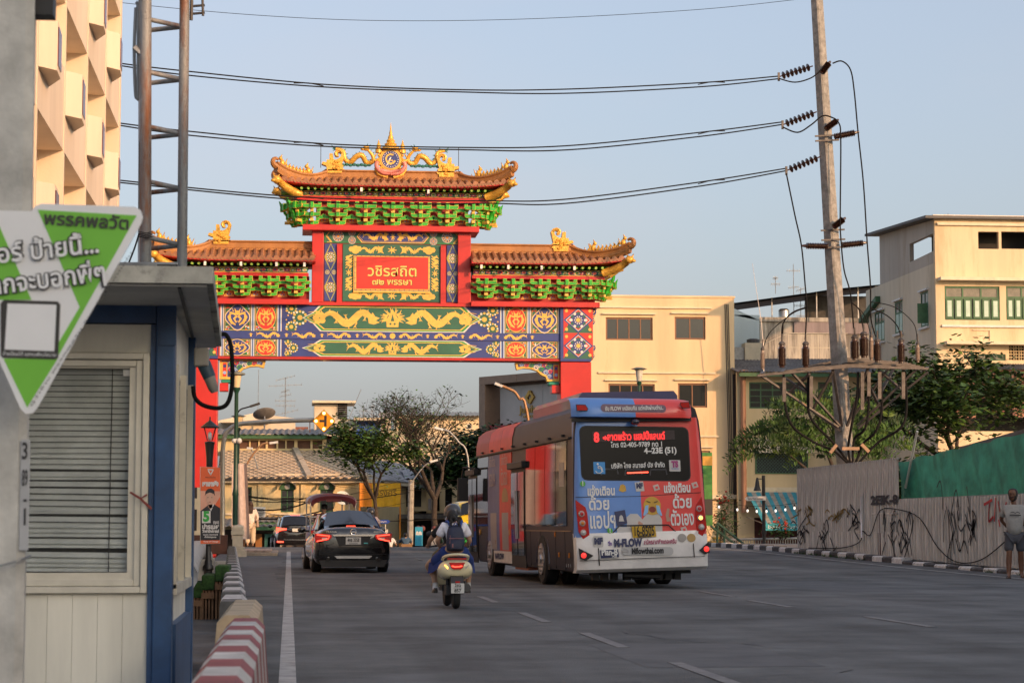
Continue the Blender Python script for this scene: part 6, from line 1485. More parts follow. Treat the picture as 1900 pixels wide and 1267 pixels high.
rt('M-FLOW',437,1100,208,.19,PBD,.012,-.15);rt('วิ่ง',303,1106,28,.10,mat('lettering_violet',(.12,.05,.3),.5,var=0),.004,-.15);rt('สมัครสมาชิกเถอะครับ',672,1090,240,.11,mat('lettering_wine',(.35,.03,.10),.5,var=0),.004,-.15)
back([(230,1152),(362,1143),(366,1200),(234,1209)],-.15,.01,PBD,'agency_plate');rt('Plan-B',297,1166,118,.16,LW,.006,-.165);rt('1435',332,1195,36,.06,LW,.002,-.165)
back(rr(385,1126,768,1186,28),-.1455,.004,mat('pill_white',(.50,.50,.49),.4,var=0),'web_pill');rt('Mflowthai.com',577,1155,235,.15,INK,.006,-.16)
b=MB();b.tube([(U(412)+.055*cos(k*.55),-.152,V(1163,412)+.055*sin(k*.55))for k in range(13)],.005,4);b.tube([(U(412)-.055,-.152,V(1163,412)),(U(412)+.055,-.152,V(1163,412))],.004,4);bp(b.build('globe_symbol',RIM,bus))
back([(470,982),(640,974),(648,1052),(476,1062)],-.13,.06,mat('plate_yellow',(.62,.38,.02),.45,var=.05),'number_plate');rt('16-8505',560,1016,146,.25,INK,.004,-.14);rt('THAILAND',590,984,60,.06,INK,.002,-.14);rt('กรุงเทพมหานคร',560,1050,100,.06,INK,.002,-.14)
lean=Matrix.Rotation(-R(1.6),4,'Y')@Matrix.Translation((0,0,.02))
for o in LEAN:o.location=lean@o.location;o.rotation_euler=(lean.to_3x3()@o.rotation_euler.to_matrix()).to_euler()
# ---------------------------------------------------------------- cars
def ring(y,w,zb,zm,zt,cr=.04,side=.97,top=.8):
    h=[(0,zb),(w*.75,zb),(w*.97,zb+.07),(w,zb+(zm-zb)*.45),(w*side,zm),(w*top,zt-.02),(w*top*.55,zt+cr*.7),(0,zt+cr)]
    return[(x,y,z)for x,z in h]+[(-x,y,z)for x,z in h[::-1][1:-1]]
def car_body(t,st,gh,paint,glassm,sub=1):
    b=MB();loft(b,[ring(*s)for s in st]);o=b.build('body',paint,t,merge=True);m_=o.modifiers.new('s','SUBSURF');m_.levels=m_.render_levels=sub;o['sm']=50;PENDING.append(o)
    b=MB();loft(b,[ring(y,w,zb,zb+(zt-zb)*.3,zt,.03,.95,tp)for(y,w,zb,zt,tp)in gh]);o=b.build('cabin',paint,t,merge=True);m_=o.modifiers.new('s','SUBSURF');m_.levels=m_.render_levels=sub;o['sm']=50;PENDING.append(o)
def plate(b,pts,y0,d):b.prism(pts,y0,y0+d,lambda u,v,w_:(u,w_,v));return b
def quadp(t,name,m,pts,th=.012,n=1):
    b=MB();P=[Vector(p)for p in pts];nn=(P[1]-P[0]).cross(P[3]-P[0]).normalized()*th;k=5;vs=[]
    for i in range(k):
        for j in range(k):
            u,v=i/(k-1),j/(k-1);p=P[0]*(1-u)*(1-v)+P[1]*u*(1-v)+P[2]*u*v+P[3]*(1-u)*v
            vs.append(p+nn*(1+2.2*(1-(2*u-1)**2)))
    b.add(vs,[(i*k+j,(i+1)*k+j,(i+1)*k+j+1,i*k+j+1)for i in range(k-1)for j in range(k-1)]);return b.build(name,m,t,smooth=True)
PBLK=mat('car_black',(.006,.006,.007),.12,var=0,coat=1,spec=.7)
q=at(655,1062,51.3);sed=thing('sedan_car','glossy black sedan with lit red tail lamps in the lane beside the white edge line','car',(q.x,51.3,roadz(51.3)),R(3.5))
st=[(0.0,.84,.20,.78,.99,.03,.97,.80),(.10,.90,.15,.82,1.04,.03,.98,.82),(.35,.92,.14,.86,1.07,.03,.98,.82),(1.0,.925,.14,.90,1.05),(2.4,.92,.18,.88,.98),(3.4,.915,.18,.84,.95),(4.3,.88,.2,.74,.84),(4.75,.78,.24,.62,.72),(4.86,.6,.3,.5,.6)]
gh=[(.55,.60,.90,1.04,.80),(.72,.68,.90,1.10,.82),(1.45,.74,.9,1.40,.80),(2.0,.75,.9,1.445,.80),(2.7,.75,.88,1.43,.80),(3.3,.72,.86,1.20,.82),(3.75,.62,.85,.98,.8)]
car_body(sed,st,gh,PBLK,TINT)
for x,o_ in((-.80,-1),(.80,1)):
    for y in(.98,3.75):wheel(sed,x,y,.325,.22,.7,out=o_)
quadp(sed,'rear_window',TINT,[(-.66,.56,1.07),(.66,.56,1.07),(.53,1.34,1.40),(-.53,1.34,1.40)],.03)
for s_ in(-1,1):
    P=[(s_*.745,1.0,1.02),(s_*.76,3.2,.98),(s_*.62,2.7,1.38),(s_*.62,1.5,1.36)];quadp(sed,'side_window',TINT,P if s_>0 else[P[1],P[0],P[3],P[2]],.02)
    b=MB();plate(b,[(s_*.915,.93),(s_*.52,.90),(s_*.50,.85),(s_*.56,.78),(s_*.90,.72)],-.035,.10);o=b.build('tail_lamp',TAILR,sed,bevel=.012)
    b=MB();b.tube([(s_*.86,-.045,.90),(s_*.56,-.045,.87),(s_*.60,-.045,.80),(s_*.86,-.045,.745)],.012,5);b.build('tail_led',LITR,o)
    b=MB();plate(b,[(s_*.74,.83),(s_*.62,.83),(s_*.62,.79),(s_*.74,.78)],-.04,.02);b.build('reverse_lens',CLEAR,o)
    b=MB();b.tube([(s_*.60,-.05,.315),(s_*.60,.1,.315)],.05,12,cap=False);b.build('exhaust_tip',CHROME,sed);b=MB();b.tube([(s_*.60,-.045,.315),(s_*.60,.1,.315)],.045,12);b.build('exhaust_bore',DARK,sed)
    b=MB();b.tube([(s_*.80,3.2,.98),(s_*.95,3.18,.99)],.03,6);b.ball((s_*1.0,3.2,1.01),(.11,.07,.08),10,h=6);b.build('wing_mirror',PBLK,sed,smooth=True)
b=MB();plate(b,[(-.50,.905),(.50,.905),(.47,.865),(-.47,.865)],-.045,.05);b.build('chrome_bar',CHROME,sed,bevel=.008)
b=MB();plate(b,[(-.42,.855),(.42,.855),(.34,.645),(-.34,.645)],-.022,.04);b.build('plate_recess',BLKP,sed)
b=MB();b.cbox((0,-.035,.755),(.36,.02,.17));pb=b.build('number_plate',PLATEW,sed);text('4กธ 3358',.12,INK,pb,(0,-.047,.77),width=.28,bold=.003);text('กรุงเทพมหานคร',.05,INK,pb,(0,-.047,.695),width=.2)
b=MB();b.tube([(.065*cos(k*.6),-.05,.965+.065*sin(k*.6))for k in range(12)],.010,5);b.tube([(-.07,-.055,.965),(.07,-.055,.965)],.012,5);b.build('badge',CHROME,sed)
text('TEANA',.06,CHROME,sed,(-.52,-.02,.965),width=.26);text('200XL',.05,CHROME,sed,(.58,-.02,.965),width=.2)
b=MB();b.cbox((0,.66,1.10),(.22,.02,.025));b.build('brake_light',LITR,sed)
b=MB();b.tube([(-.78,-.03,.44),(0,-.06,.43),(.78,-.03,.44)],.008,4);b.tube([(-.70,-.0,.60),(0,-.02,.58),(.70,-.0,.60)],.006,4);b.build('bumper_seam',SEAM,sed)
b=MB();plate(b,[(-.45,.40),(.45,.40),(.38,.34),(-.38,.34)],-.05,.05);b.build('bumper_insert',RIM,sed);b=MB();plate(b,[(-.80,.30),(.80,.30),(.74,.14),(-.74,.14)],-.01,.05);b.build('diffuser',BLKP,sed)
b=MB();b.cbox((.30,-.04,.70),(.10,.01,.025));b.build('eco_badge',mat('badge_teal',(.1,.5,.5),.4),sed)
# compact black SUV ahead near the crest
q=at(549,1018,97);suv=thing('compact_suv','small black SUV with red tail lamps rolling over the crest beside the kerb island','car',(q.x,97,roadz(97)-.05),R(4))
st=[(0.02,.80,.32,.86,1.02,.02,.97,.84),(.12,.86,.26,.88,1.05,.02,.98,.84),(1.0,.89,.24,.92,1.06),(2.4,.89,.22,.92,1.05),(3.4,.88,.24,.88,1.0),(4.1,.78,.3,.7,.82),(4.25,.6,.36,.6,.7)]
gh=[(.12,.66,.95,1.12,.9),(.28,.70,.95,1.40,.86),(.7,.72,.95,1.58,.84),(1.8,.73,.95,1.60,.84),(2.6,.72,.95,1.5,.84),(3.2,.66,.95,1.1,.84)]
car_body(suv,st,gh,PBLK,TINT)
for x,o_ in((-.78,-1),(.78,1)):
    for y in(.8,3.4):wheel(suv,x,y,.34,.22,.7,out=o_)
quadp(suv,'rear_window',TINT,[(-.60,.10,1.10),(.60,.10,1.10),(.54,.46,1.50),(-.54,.46,1.50)],.03)
for s_ in(-1,1):
    b=MB();plate(b,[(s_*.88,1.05),(s_*.42,1.0),(s_*.42,.95),(s_*.72,.90),(s_*.87,.80)],-.03,.08);b.build('tail_lamp',LITR,suv);b=MB();plate(b,[(s_*.84,.45),(s_*.55,.43),(s_*.55,.38),(s_*.84,.38)],-.03,.05);b.build('rear_reflector',LITR,suv)
    P=[(s_*.72,.8,1.08),(s_*.72,2.9,1.08),(s_*.61,2.3,1.48),(s_*.61,.9,1.5)];quadp(suv,'side_window',TINT,P if s_>0 else[P[1],P[0],P[3],P[2]],.02)
    b=MB();b.ball((s_*.98,2.8,1.1),(.11,.07,.08),8,h=5);b.build('wing_mirror',PBLK,suv,smooth=True)
b=MB();b.cbox((0,-.02,.93),(.34,.02,.14));b.build('number_plate',PLATEW,suv);b=MB();b.cbox((0,-.02,1.03),(.6,.03,.03));b.cbox((0,-.03,.5),(1.1,.02,.03));b.build('chrome_bar',CHROME,suv);b=MB();b.cbox((0,.50,1.60),(.4,.05,.03));b.build('brake_light',LITR,suv)
# green and yellow taxi ahead of the bus
q=at(864,1010,74);tx=thing('taxi_car','green and yellow taxi mostly hidden in front of the bus','car',(q.x+.45,74,roadz(74)),R(4))
st2=[(a[0],a[1],a[2],a[3],a[4])for a in st]
TG=mat('taxi_green',(.02,.28,.05),.25,var=.05,coat=.6);TY=mat('taxi_yellow',(.70,.52,.02),.25,var=.05,coat=.6)
b=MB();loft(b,[ring(*s)for s in st2]);b.build('body',TG,tx,smooth=40)
b=MB();loft(b,[ring(y,w,zb-.1,zb+(zt-zb)*.3,zt+.12,.03,.95,tp)for(y,w,zb,zt,tp)in gh]);b.build('cabin',TY,tx,smooth=40)
quadp(tx,'rear_window',TINT,[(-.62,.12,1.16),(.62,.12,1.16),(.56,.40,1.56),(-.56,.40,1.56)],.10)
for x,o_ in((-.78,-1),(.78,1)):
    for y in(.8,3.4):wheel(tx,x,y,.33,.22,.7,out=o_)
    b=MB();plate(b,[(x*1.12,1.12),(x*.75,1.10),(x*.8,1.0),(x*1.12,.95)],-.04,.08);b.build('tail_lamp',TAILR,tx)
b=MB();b.cbox((0,-.03,.80),(.36,.02,.17));b.build('number_plate',PLATEW,tx);b=MB();b.box((-.7,-.02,.95),(.7,.01,1.06));b.build('yellow_band',TY,tx)
# tuk-tuk ahead of the sedan
q=at(618,1030,63);tk=thing('tuk_tuk','three wheeled taxi with a dark maroon arched canopy ahead of the black sedan','tuk-tuk',(q.x,63,roadz(63)),R(4))
MRN=mat('tuktuk_maroon',(.10,.012,.015),.35,var=.15,coat=.3)
b=MB();vs=[];n=10
def tkr(y,w,z,h):return[(w*cos(pi*k/n)*(1),y,z+h*sin(pi*k/n)**.75)for k in range(n+1)]
secs=[tkr(-.02,.66,1.62,.24),tkr(.1,.70,1.66,.27),tkr(1.9,.68,1.70,.26),tkr(2.3,.6,1.66,.18)]
for s_ in secs:vs+=s_
k=n+1;b.add(vs,[(i*k+j,i*k+j+1,(i+1)*k+j+1,(i+1)*k+j)for i in range(3)for j in range(n)]);o2=[(x*.97,y+.01,z-.05)for x,y,z in vs];b.add(o2,[(i*k+j,(i+1)*k+j,(i+1)*k+j+1,i*k+j+1)for i in range(3)for j in range(n)])
b.add(secs[0]+[(x*.9,y+.02,z-.12)for x,y,z in secs[0]],[(j,j+1,k+j+1,k+j)for j in range(n)]);b.build('canopy',MRN,tk,smooth=60)
b=MB();b.cbox((0,-.03,1.72),(.42,.03,.07));b.build('canopy_window',mat('dark_red_glass',(.12,.01,.01),.3),tk)
b=MB()
for s_ in(-1,1):b.tube([(s_*.66,0,.55),(s_*.66,0,1.64)],.025,6);b.tube([(s_*.64,1.8,.6),(s_*.64,1.8,1.68)],.022,6);b.tube([(s_*.66,0,1.3),(s_*.64,1.8,1.3)],.018,5)
b.tube([(-.66,0,1.25),(.66,0,1.25)],.02,6);b.build('canopy_frame',CHROME,tk)
b=MB();loft(b,[[(-w,y,.35),(w,y,.35),(w,y,z),(-w,y,z)]for y,w,z in((0,.68,.95),(.9,.70,1.0),(1.2,.68,.6),(2.2,.5,.6),(2.7,.25,.8))]);b.build('body',mat('tuktuk_blue',(.02,.06,.25),.3,coat=.4),tk,bevel=.03)
b=MB();b.box((-.55,.15,.9),(.55,.4,1.35));b.build('seat_backrest',mat('seat_vinyl',(.08,.01,.01),.5),tk,bevel=.05)
for x,o_ in((-.58,-1),(.58,1)):wheel(tk,x,.45,.25,.14,.6,out=o_);b=MB();b.cbox((x,-.02,.8),(.12,.04,.12));b.build('tail_lamp',TAILR,tk)
wheel(tk,0,2.6,.25,.12,.6,out=-1)
# ================================================================ SCOOTERS
def scooter(label,loc,rz,paint,detail=True,plate_txt=None,group=None,name='motor_scooter'):
    t=thing(name,label,'scooter',loc,rz,group)
    for y in(0,1.28):
        b=MB();b.lathe([(.15,-.055),(.225,-.055),(.25,-.02),(.25,.02),(.225,.055),(.15,.055)],(0,y,.25),22,ax='x');w_=b.build('wheel',TYRE,t,smooth=40)
        b=MB();b.lathe([(0,-.05),(.15,-.04),(.15,.04),(0,.05)],(0,y,.25),16,ax='x');b.build('rim',RIM,w_,smooth=40)
    b=MB();secs=[]
    for y,w,z0,z1 in((-.17,.15,.56,.75),(-.11,.255,.49,.81),(.05,.30,.46,.82),(.30,.28,.44,.79),(.55,.2,.42,.75)):
        secs.append([(w*c_,y,(z0+z1)/2+(z1-z0)/2*s_)for c_,s_ in((0,-1),(.75,-.9),(1,-.35),(.96,.3),(.72,.85),(0,1),(-.72,.85),(-.96,.3),(-1,-.35),(-.75,-.9))])
    loft(b,secs);o=b.build('tail_cowl',paint,t,merge=True);m_=o.modifiers.new('s','SUBSURF');m_.levels=m_.render_levels=2;o['sm']=1;PENDING.append(o)
    b=MB();secs=[[(w*c_,y,.80+h*s_)for c_,s_ in((0,-.4),(1,-.3),(.95,.5),(0,1),(-.95,.5),(-1,-.3))]for y,w,h in((-.05,.10,.04),(.1,.15,.06),(.45,.15,.06),(.7,.11,.05))]
    loft(b,secs);b.build('seat',BLKP,t,smooth=60)
    b=MB();b.tube(smooth_path([(-.20,.12,.80),(-.19,-.08,.85),(-.12,-.2,.875),(0,-.235,.885),(.12,-.2,.875),(.19,-.08,.85),(.20,.12,.80)],3),[.026]*19,6);b.build('grab_rail',paint,t,smooth=True)
    b=MB();b.box((-.15,-.19,.800),(.15,-.16,.83));b.build('rail_reflector',TAILR,t)
    b=MB();loft(b,[[(-w,y,.28),(w,y,.28),(w,y,.36),(-w,y,.36)]for y,w in((.5,.16),(.8,.17),(.98,.15))]);b.build('floorboard',BLKP,t,bevel=.01)
    b=MB();loft(b,[[(-w,y,z0),(w,y,z0),(w*.9,y+.06,z1),(-w*.9,y+.06,z1)]for y,w,z0,z1 in((.98,.18,.35,.92),(1.10,.15,.40,.94))]);b.build('leg_shield',paint,t,bevel=.02)
    b=MB();b.tube([(0,1.28,.25),(0,1.12,.8),(0,1.06,.98)],.035,8);b.tube([(-.33,.96,1.0),(-.2,1.03,1.02),(0,1.06,1.02),(.2,1.03,1.02),(.33,.96,1.0)],.016,6);b.ball((0,1.1,1.02),(.13,.09,.08),10,h=6);b.build('handlebar',BLKP,t,smooth=True)
    for s_ in(-1,1):
        b=MB();b.tube([(s_*.22,1.03,1.02),(s_*.30,1.05,1.18)],.008,5);b.ball((s_*.32,1.05,1.22),(.06,.015,.045),10,h=6);b.build('wing_mirror',BLKP,t,smooth=True)
    b=MB();b.cbox((0,-.02,.40),(.20,.30,.16));b.cbox((-.1,.1,.30),(.12,.35,.16));b.tube([(.12,.15,.28),(.14,-.02,.31),(.15,-.22,.35)],[.04,.055,.06],10);b.tube([(-.12,.06,.3),(-.13,.0,.6)],.035,8)
    b.build('engine',BLKP,t,bevel=.01)
    b=MB();loft(b,[[(-.10,y,z0),(.10,y,z0),(.10,y,z1),(-.10,y,z1)]for y,z0,z1 in((-.26,.34,.40),(-.20,.42,.52),(-.05,.46,.56))]);b.build('mudguard',BLKP,t)
    b=MB();b.cbox((0,-.27,.44),(.07,.02,.03));b.build('rear_reflector',TAILR,t)
    if detail:
        b=MB();b.add([(x,y-.008,z)for x,y,z in((-.12,-.165,.74),(.12,-.165,.74),(.085,-.185,.66),(.07,-.18,.635),(-.07,-.18,.635),(-.085,-.185,.66))],[(0,5,4,3,2,1)]);
        b=MB();b.prism([(-.13,.755),(.13,.755),(.09,.665),(.06,.645),(-.06,.645),(-.09,.665)],-.195,-.12,lambda u,v,w_:(u,w_,v));tl=b.build('tail_lamp',TAILR,t,bevel=.012);b=MB();b.tube([(-.085,-.2,.70),(-.04,-.203,.685),(.04,-.203,.69),(.08,-.2,.70)],.009,5);b.build('tail_led',LITR,tl)
        for s_,m_ in((-1,AMB),(1,CLEAR)):
            b=MB();b.prism([(s_*.20,.72),(s_*.15,.655),(s_*.115,.635),(s_*.14,.68)],-.155,-.05,lambda u,v,w_:(u,w_,v));b.build('turn_lamp',m_,t,bevel=.006)
        b=MB();b.cbox((0,-.285,.34),(.21,.012,.16));pb=b.build('number_plate',PLATEW,t)
        if plate_txt:
            text(plate_txt[0],.075,INK,pb,(0,-.294,.385),width=.10,bold=.002);text(plate_txt[1],.075,INK,pb,(0,-.294,.30),width=.11,bold=.002);text('กรุงเทพมหานคร',.022,INK,pb,(0,-.294,.345),width=.13)
    else:b=MB();b.cbox((0,-.2,.7),(.16,.03,.05));b.build('tail_lamp',LITR,t)
    return t
# ================================================================ PEOPLE (one continuous body each, clothing over it)
def skinmat(n,c):return mat(n,c,.5,var=.06,scale=8)
SK_L=skinmat('skin_tan',(.42,.24,.15));SK_D=skinmat('skin_brown',(.17,.08,.045));HAIR=mat('hair_black',(.010,.008,.007),.45,var=.3,scale=30,bump=.6,bscale=80);HBR=mat('hair_brown',(.045,.022,.012),.5,var=.3,scale=30,bump=.6,bscale=80)
def cloth(n,c,**k):a=dict(rough=.85,var=.12,scale=6,bump=.4,bscale=18);a.update(k);return mat(n,c,**a)
class Body:
    """skeleton graph -> one skinned surface; joints in the person's own frame (x right, y facing, z up)"""
    def __init__(s):s.v=[];s.e=[];s.r=[]
    def j(s,p,r,par=None):
        s.v.append(Vector(p));s.r.append(r)
        if par is not None:s.e.append((par,len(s.v)-1))
        return len(s.v)-1
    def chain(s,pts,rs,par):
        for p,r in zip(pts,rs):par=s.j(p,r,par)
        return par
    def hand(s,wrist,idx,d,pn,curl=.6,sc=1.,side=1):
        """palm and five fingers; d pointing direction, pn palm normal"""
        d=Vector(d).normalized();pn=Vector(pn).normalized();a=d.cross(pn).normalized()*side;w=Vector(wrist)
        pc=s.j(w+d*.045*sc,(.030*sc,.018*sc),idx)
        for k,(off,L)in enumerate(((-.030,.062),(-.010,.072),(.010,.075),(.030,.066))):
            b=w+d*.085*sc+a*off*sc;q=s.j(b,.0095*sc,pc);m=b+d*L*.5*sc+pn*L*curl*.35*sc;q=s.j(m,.0085*sc,q);s.j(m+(d*(1-curl)+pn*curl).normalized()*L*.5*sc,.007*sc,q)
        b=w+d*.03*sc+a*.035*sc*1;q=s.j(b,.011*sc,pc);q=s.j(b+(d*.6+a*.6+pn*.3).normalized()*.035*sc,.010*sc,q);s.j(b+(d*.9+a*.5+pn*.6).normalized()*.065*sc,.008*sc,q)
def head(t,c,ya,skin_m,s=1.,hair=None,style='short',beard=False,pitch=0):
    """head with nose, eyes, mouth, ears; c = centre, ya = yaw of the face"""
    Rm=Matrix.Translation(c)@Matrix.Rotation(ya,4,'Z')@Matrix.Rotation(pitch,4,'X')@Matrix.Scale(s,4)
    b=MB();b.T=Rm;n,h=20,14;vs=[]
    prof=[(.0,.118,0,.02),(.038,.110,.035,.02),(.064,.09,.062,.015),(.076,.06,.082,.01),(.080,.025,.088,.005),(.078,-.01,.088,0),(.074,-.04,.084,.002),(.066,-.07,.076,.008),(.050,-.098,.062,.018),(.026,-.114,.036,.034),(.0,-.118,0,.04)]
    rings=[]
    for(rx,z,ry,yo)in prof:rings.append([(rx*sin(2*pi*j/n),yo+ry*cos(2*pi*j/n),z)for j in range(n)])
    loft(b,rings,cap=True);b.tube([(0,.086,.02),(0,.108,-.018),(0,.100,-.032)],[.009,.015,.012],6);
    for s_ in(-1,1):b.ball((s_*.082,-.005,-.01),(.010,.02,.032),6,h=5)
    b.tube([(0,-.01,-.06),(0,-.02,-.16)],[.052,.056],10)
    hd=b.build('head',skin_m,t,smooth=True)
    b=MB();b.T=Rm
    for s_ in(-1,1):b.ball((s_*.030,.082,.005),(.013,.007,.006),8,h=5)
    b.build('eye',mat('eye_dark',(.02,.012,.01),.3,var=0),hd)
    b=MB();b.T=Rm;b.tube([(-.022,.092,-.058),(0,.098,-.056),(.022,.092,-.058)],[.004,.007,.004],5);b.build('mouth',mat('lips',(.22,.07,.06),.5,var=0),hd,smooth=True)
    if hair:
        b=MB();b.T=Rm;rings=[]
        for(rx,z,ry,yo)in prof[:7]:
            rings.append([(rx*1.22*sin(2*pi*j/n),yo-.012+(ry*1.12*cos(2*pi*j/n)if cos(2*pi*j/n)<.35 or z>.075 else ry*.60),z+.012)for j in range(n)])
        loft(b,rings);b.build('hair',hair,hd,smooth=True)
        b=MB();b.T=Rm
        for s_ in(-1,1):b.tube([(s_*.045,.088,.026),(s_*.016,.094,.024)],.005,5)
        b.build('eyebrow',hair,hd)
    if beard:
        b=MB();b.T=Rm;rings=[]
        for(rx,z,ry,yo)in prof[5:]:
            rings.append([(rx*1.10*sin(2*pi*j/n),yo+.004+ry*1.12*(cos(2*pi*j/n))if abs(sin(2*pi*j/n))<.99 and cos(2*pi*j/n)>-.2 else yo-.02,z-.012)for j in range(n)])
        vs=[p for r in rings for p in r];fs=[]
        for i in range(len(rings)-1):
            for j in range(n):
                if cos(2*pi*(j+.5)/n)>-.1 and not(i<3 and cos(2*pi*(j+.5)/n)>.75):fs.append((i*n+j,i*n+(j+1)%n,(i+1)*n+(j+1)%n,(i+1)*n+j))
        b.add(vs,fs);b.tube([(-.03,.096,-.046),(0,.104,-.042),(.03,.096,-.046)],.008,5);b.build('beard',hair,hd,smooth=True)
    return hd
def helmet(t,c,m,visor=False,s=1.):
    b=MB();n,h=22,10;rings=[]
    for i in range(h+1):
        a=pi*.60*i/h;r=.142*sin(a)+.001;z=.150*cos(a);rings.append([(r*sin(2*pi*j/n)*s,(r*1.12*cos(2*pi*j/n)-.005)*s,z*s)for j in range(n)])
    loft(b,rings);b.lathe([(.139,-.02),(.146,-.02),(.146,-.045),(.139,-.045)],(0,0,-.005),20,sy=1.1)
    o=b.build('helmet',m,t,smooth=40,loc=c);return o
def shoe(b,p,ya,L=.26,w=.05,tilt=0):
    T=Matrix.Translation(p)@Matrix.Rotation(ya,4,'Z')@Matrix.Rotation(tilt,4,'X');b.T=T
    loft(b,[[(x*w*k,y,z)for x,z in((-1,0),(1,0),(1,.03),(.6,hh),(-.6,hh),(-1,.03))]for y,k,hh in((-.07,.7,.06),(-.03,.9,.09),(.05,.95,.075),(.13,1.05,.05),(.18,.8,.035))])
    b.T=None
SHIRTW=cloth('school_shirt_white',(.82,.80,.86));SKB=cloth('skirt_blue',(.010,.032,.16));SOCK=cloth('sock_white',(.7,.7,.7));SHBK=mat('shoe_black',(.012,.012,.012),.4);NAVC=cloth('bag_navy',(.015,.02,.05),rough=.6,bscale=40)
HEL=mat('helmet_grey',(.07,.07,.075),.3,metal=.4,var=.03,coat=.3)
# --- the cream scooter with two riders
q=gnd(848,1130);SX,SYy=q.x,q.y+.25;SR=R(2)
SCR=mat('scooter_cream',(.72,.64,.40),.25,var=.04,coat=.7)
scooter('cream scooter with amber turn lamp carrying two riders between sedan and bus',(SX,SYy,0),SR,SCR,True,('2ขฉ','857'))
def rider(label,off,cloth_top,skirt,face_yaw,lean,feet_x,feet_z,hand_l,hand_r,hair_m,wide=1.,sc=1.,skinm=SK_L,knees=(.30,.55,.66),base=None,rz=None):
    b0=base or(SX,SYy,0);t=thing('person',label,'person',b0,SR if rz is None else rz);yb=off
    B=Body();hip=B.j((0,yb,.92),.13*wide);w1=B.j((0,yb+.00+lean*.3,1.06),.115*wide,hip);ch=B.j((0,yb+.02+lean*.7,1.24),.13*wide,w1);nk=B.j((0,yb+.03+lean,1.40),.055,ch);B.j((0,yb+.04+lean,1.46),.05,nk)
    L=[]
    for s_,hp in((-1,hand_l),(1,hand_r)):
        sh=B.j((s_*.16,yb+.03+lean,1.345),.058,ch);e=Vector((s_*.27,yb+.10,1.10))if hp is None else(Vector((s_*.17,yb+.03+lean,1.345))+Vector(hp))/2+Vector((s_*.08,0,-.08))
        hp_=Vector(hp)if hp is not None else Vector((s_*.19,yb+.26,.98));el=B.j(e,.042,sh);wr=B.j(hp_,.026,el);B.hand(hp_,wr,Vector((0,1,-.1)),Vector((0,0,-1)),.7,side=s_)
        th=B.j((s_*.10,yb+.03,.90),.095*wide,hip);kn=B.j((s_*knees[0],yb+.42,knees[2]+.06),.062,th);cf=B.j((s_*(feet_x+.01),yb+.40,(knees[2]+feet_z)/2+.04),.050,kn);an=B.j((s_*feet_x,yb+.36,feet_z+.08),.032,cf);B.j((s_*feet_x,yb+.44,feet_z+.05),.032,an);L.append((s_*feet_x,yb+.36,feet_z))
    skin('body',B.v,B.e,B.r,skinm,t)
    S=Body();a=S.j((0,yb,.97),.15*wide);c=S.j((0,yb+lean*.3,1.10),.135*wide,a);d=S.j((0,yb+.02+lean*.7,1.26),.152*wide,c);e=S.j((0,yb+.03+lean,1.37),.085,d)
    for s_,hp in((-1,hand_l),(1,hand_r)):
        sh=Vector((s_*.165,yb+.03+lean,1.345));k=S.j(sh,.085,d);el=B.v[[i for i,_ in enumerate(B.v)][0]]if False else None
        tgt=Vector((s_*.27,yb+.10,1.10))if hp is None else(sh+Vector(hp))/2+Vector((s_*.08,0,-.08));S.j(sh.lerp(tgt,.45),.082,k);S.j(sh.lerp(tgt,.72),.074,len(S.v)-1)
    skin('shirt',S.v,S.e,S.r,cloth_top,t)
    if skirt:
        K=Body();a=K.j((0,yb-.02,.95),.17*wide)
        for s_ in(-1,1):k=K.j((s_*.13,yb+.06,.89),.135,a);k=K.j((s_*.21,yb+.22,.80),(.13,.12),k);K.j((s_*(knees[0]+.01),yb+.36,knees[2]+.06),(.10,.12),k)
        skin('skirt',K.v,K.e,K.r,skirt,t)
        f_=MB()
        for s_ in(-1,1):
            vs=[];P=[(s_*.10,yb-.10,.88),(s_*.20,yb+.02,.84),(s_*.28,yb+.18,.78),(s_*(knees[0]+.07),yb+.40,.74)];Q=[(s_*.16,yb-.06,.80),(s_*.25,yb+.05,.66),(s_*.33,yb+.20,.58),(s_*(knees[0]+.09),yb+.40,.56)]
            f_.add(P+Q,[(i,i+1,5+i,4+i)for i in range(3)])
        f_.build('skirt_hem',skirt,t,smooth=True)
    return t,L
bk,feet=rider('school girl passenger in white shirt and blue skirt wearing a navy backpack',.22,SHIRTW,SKB,0,.02,.27,.24,None,None,HAIR,wide=.95)
fr,feet2=rider('scooter driver with a grey helmet and long brown hair gripping the handlebar',.60,cloth('top_black',(.015,.015,.017)),None,0,.04,.24,.34,(-.33,1.10,1.03),(.33,1.10,1.03),HBR,wide=.95,knees=(.36,.5,.62))
S=Body();a=S.j((0,.58,.95),.15)
for s_ in(-1,1):k=S.j((s_*.13,.68,.91),.11,a);S.j((s_*.26,.85,.80),.095,k)
skin('shorts',S.v,S.e,S.r,cloth('shorts_olive',(.12,.10,.05)),fr)
head(bk,(.0-.04,.26,1.49),.25,SK_L,.95)
b=MB();b.ball((-.035,.235,1.515),(.092,.105,.115),14,h=9);b.ball((-.02,.13,1.49),(.035,.035,.035),8,h=6)
for s_,dx in((-1,-.065),(1,.05)):
    P=[(-.03+s_*.02,.14,1.48),(dx,.09,1.42),(dx+s_*.015,.07,1.36),(dx+s_*.02,.065,1.30),(dx+s_*.018,.07,1.25)]
    for k in range(9):u=k/8;i=min(3,int(u*4));f_=u*4-i;p=Vector(P[i]).lerp(Vector(P[i+1]),f_);b.ball(p+Vector((.006*(-1)**k,0,0)),(.030-.008*u,.026,.024),7,h=5)
b.build('hair',HAIR,bk,smooth=True)
b=MB();b.tube([(-.12,.27,1.49),(-.13,.33,1.46)],.014,5);b.build('face_mask',SOCK,bk)
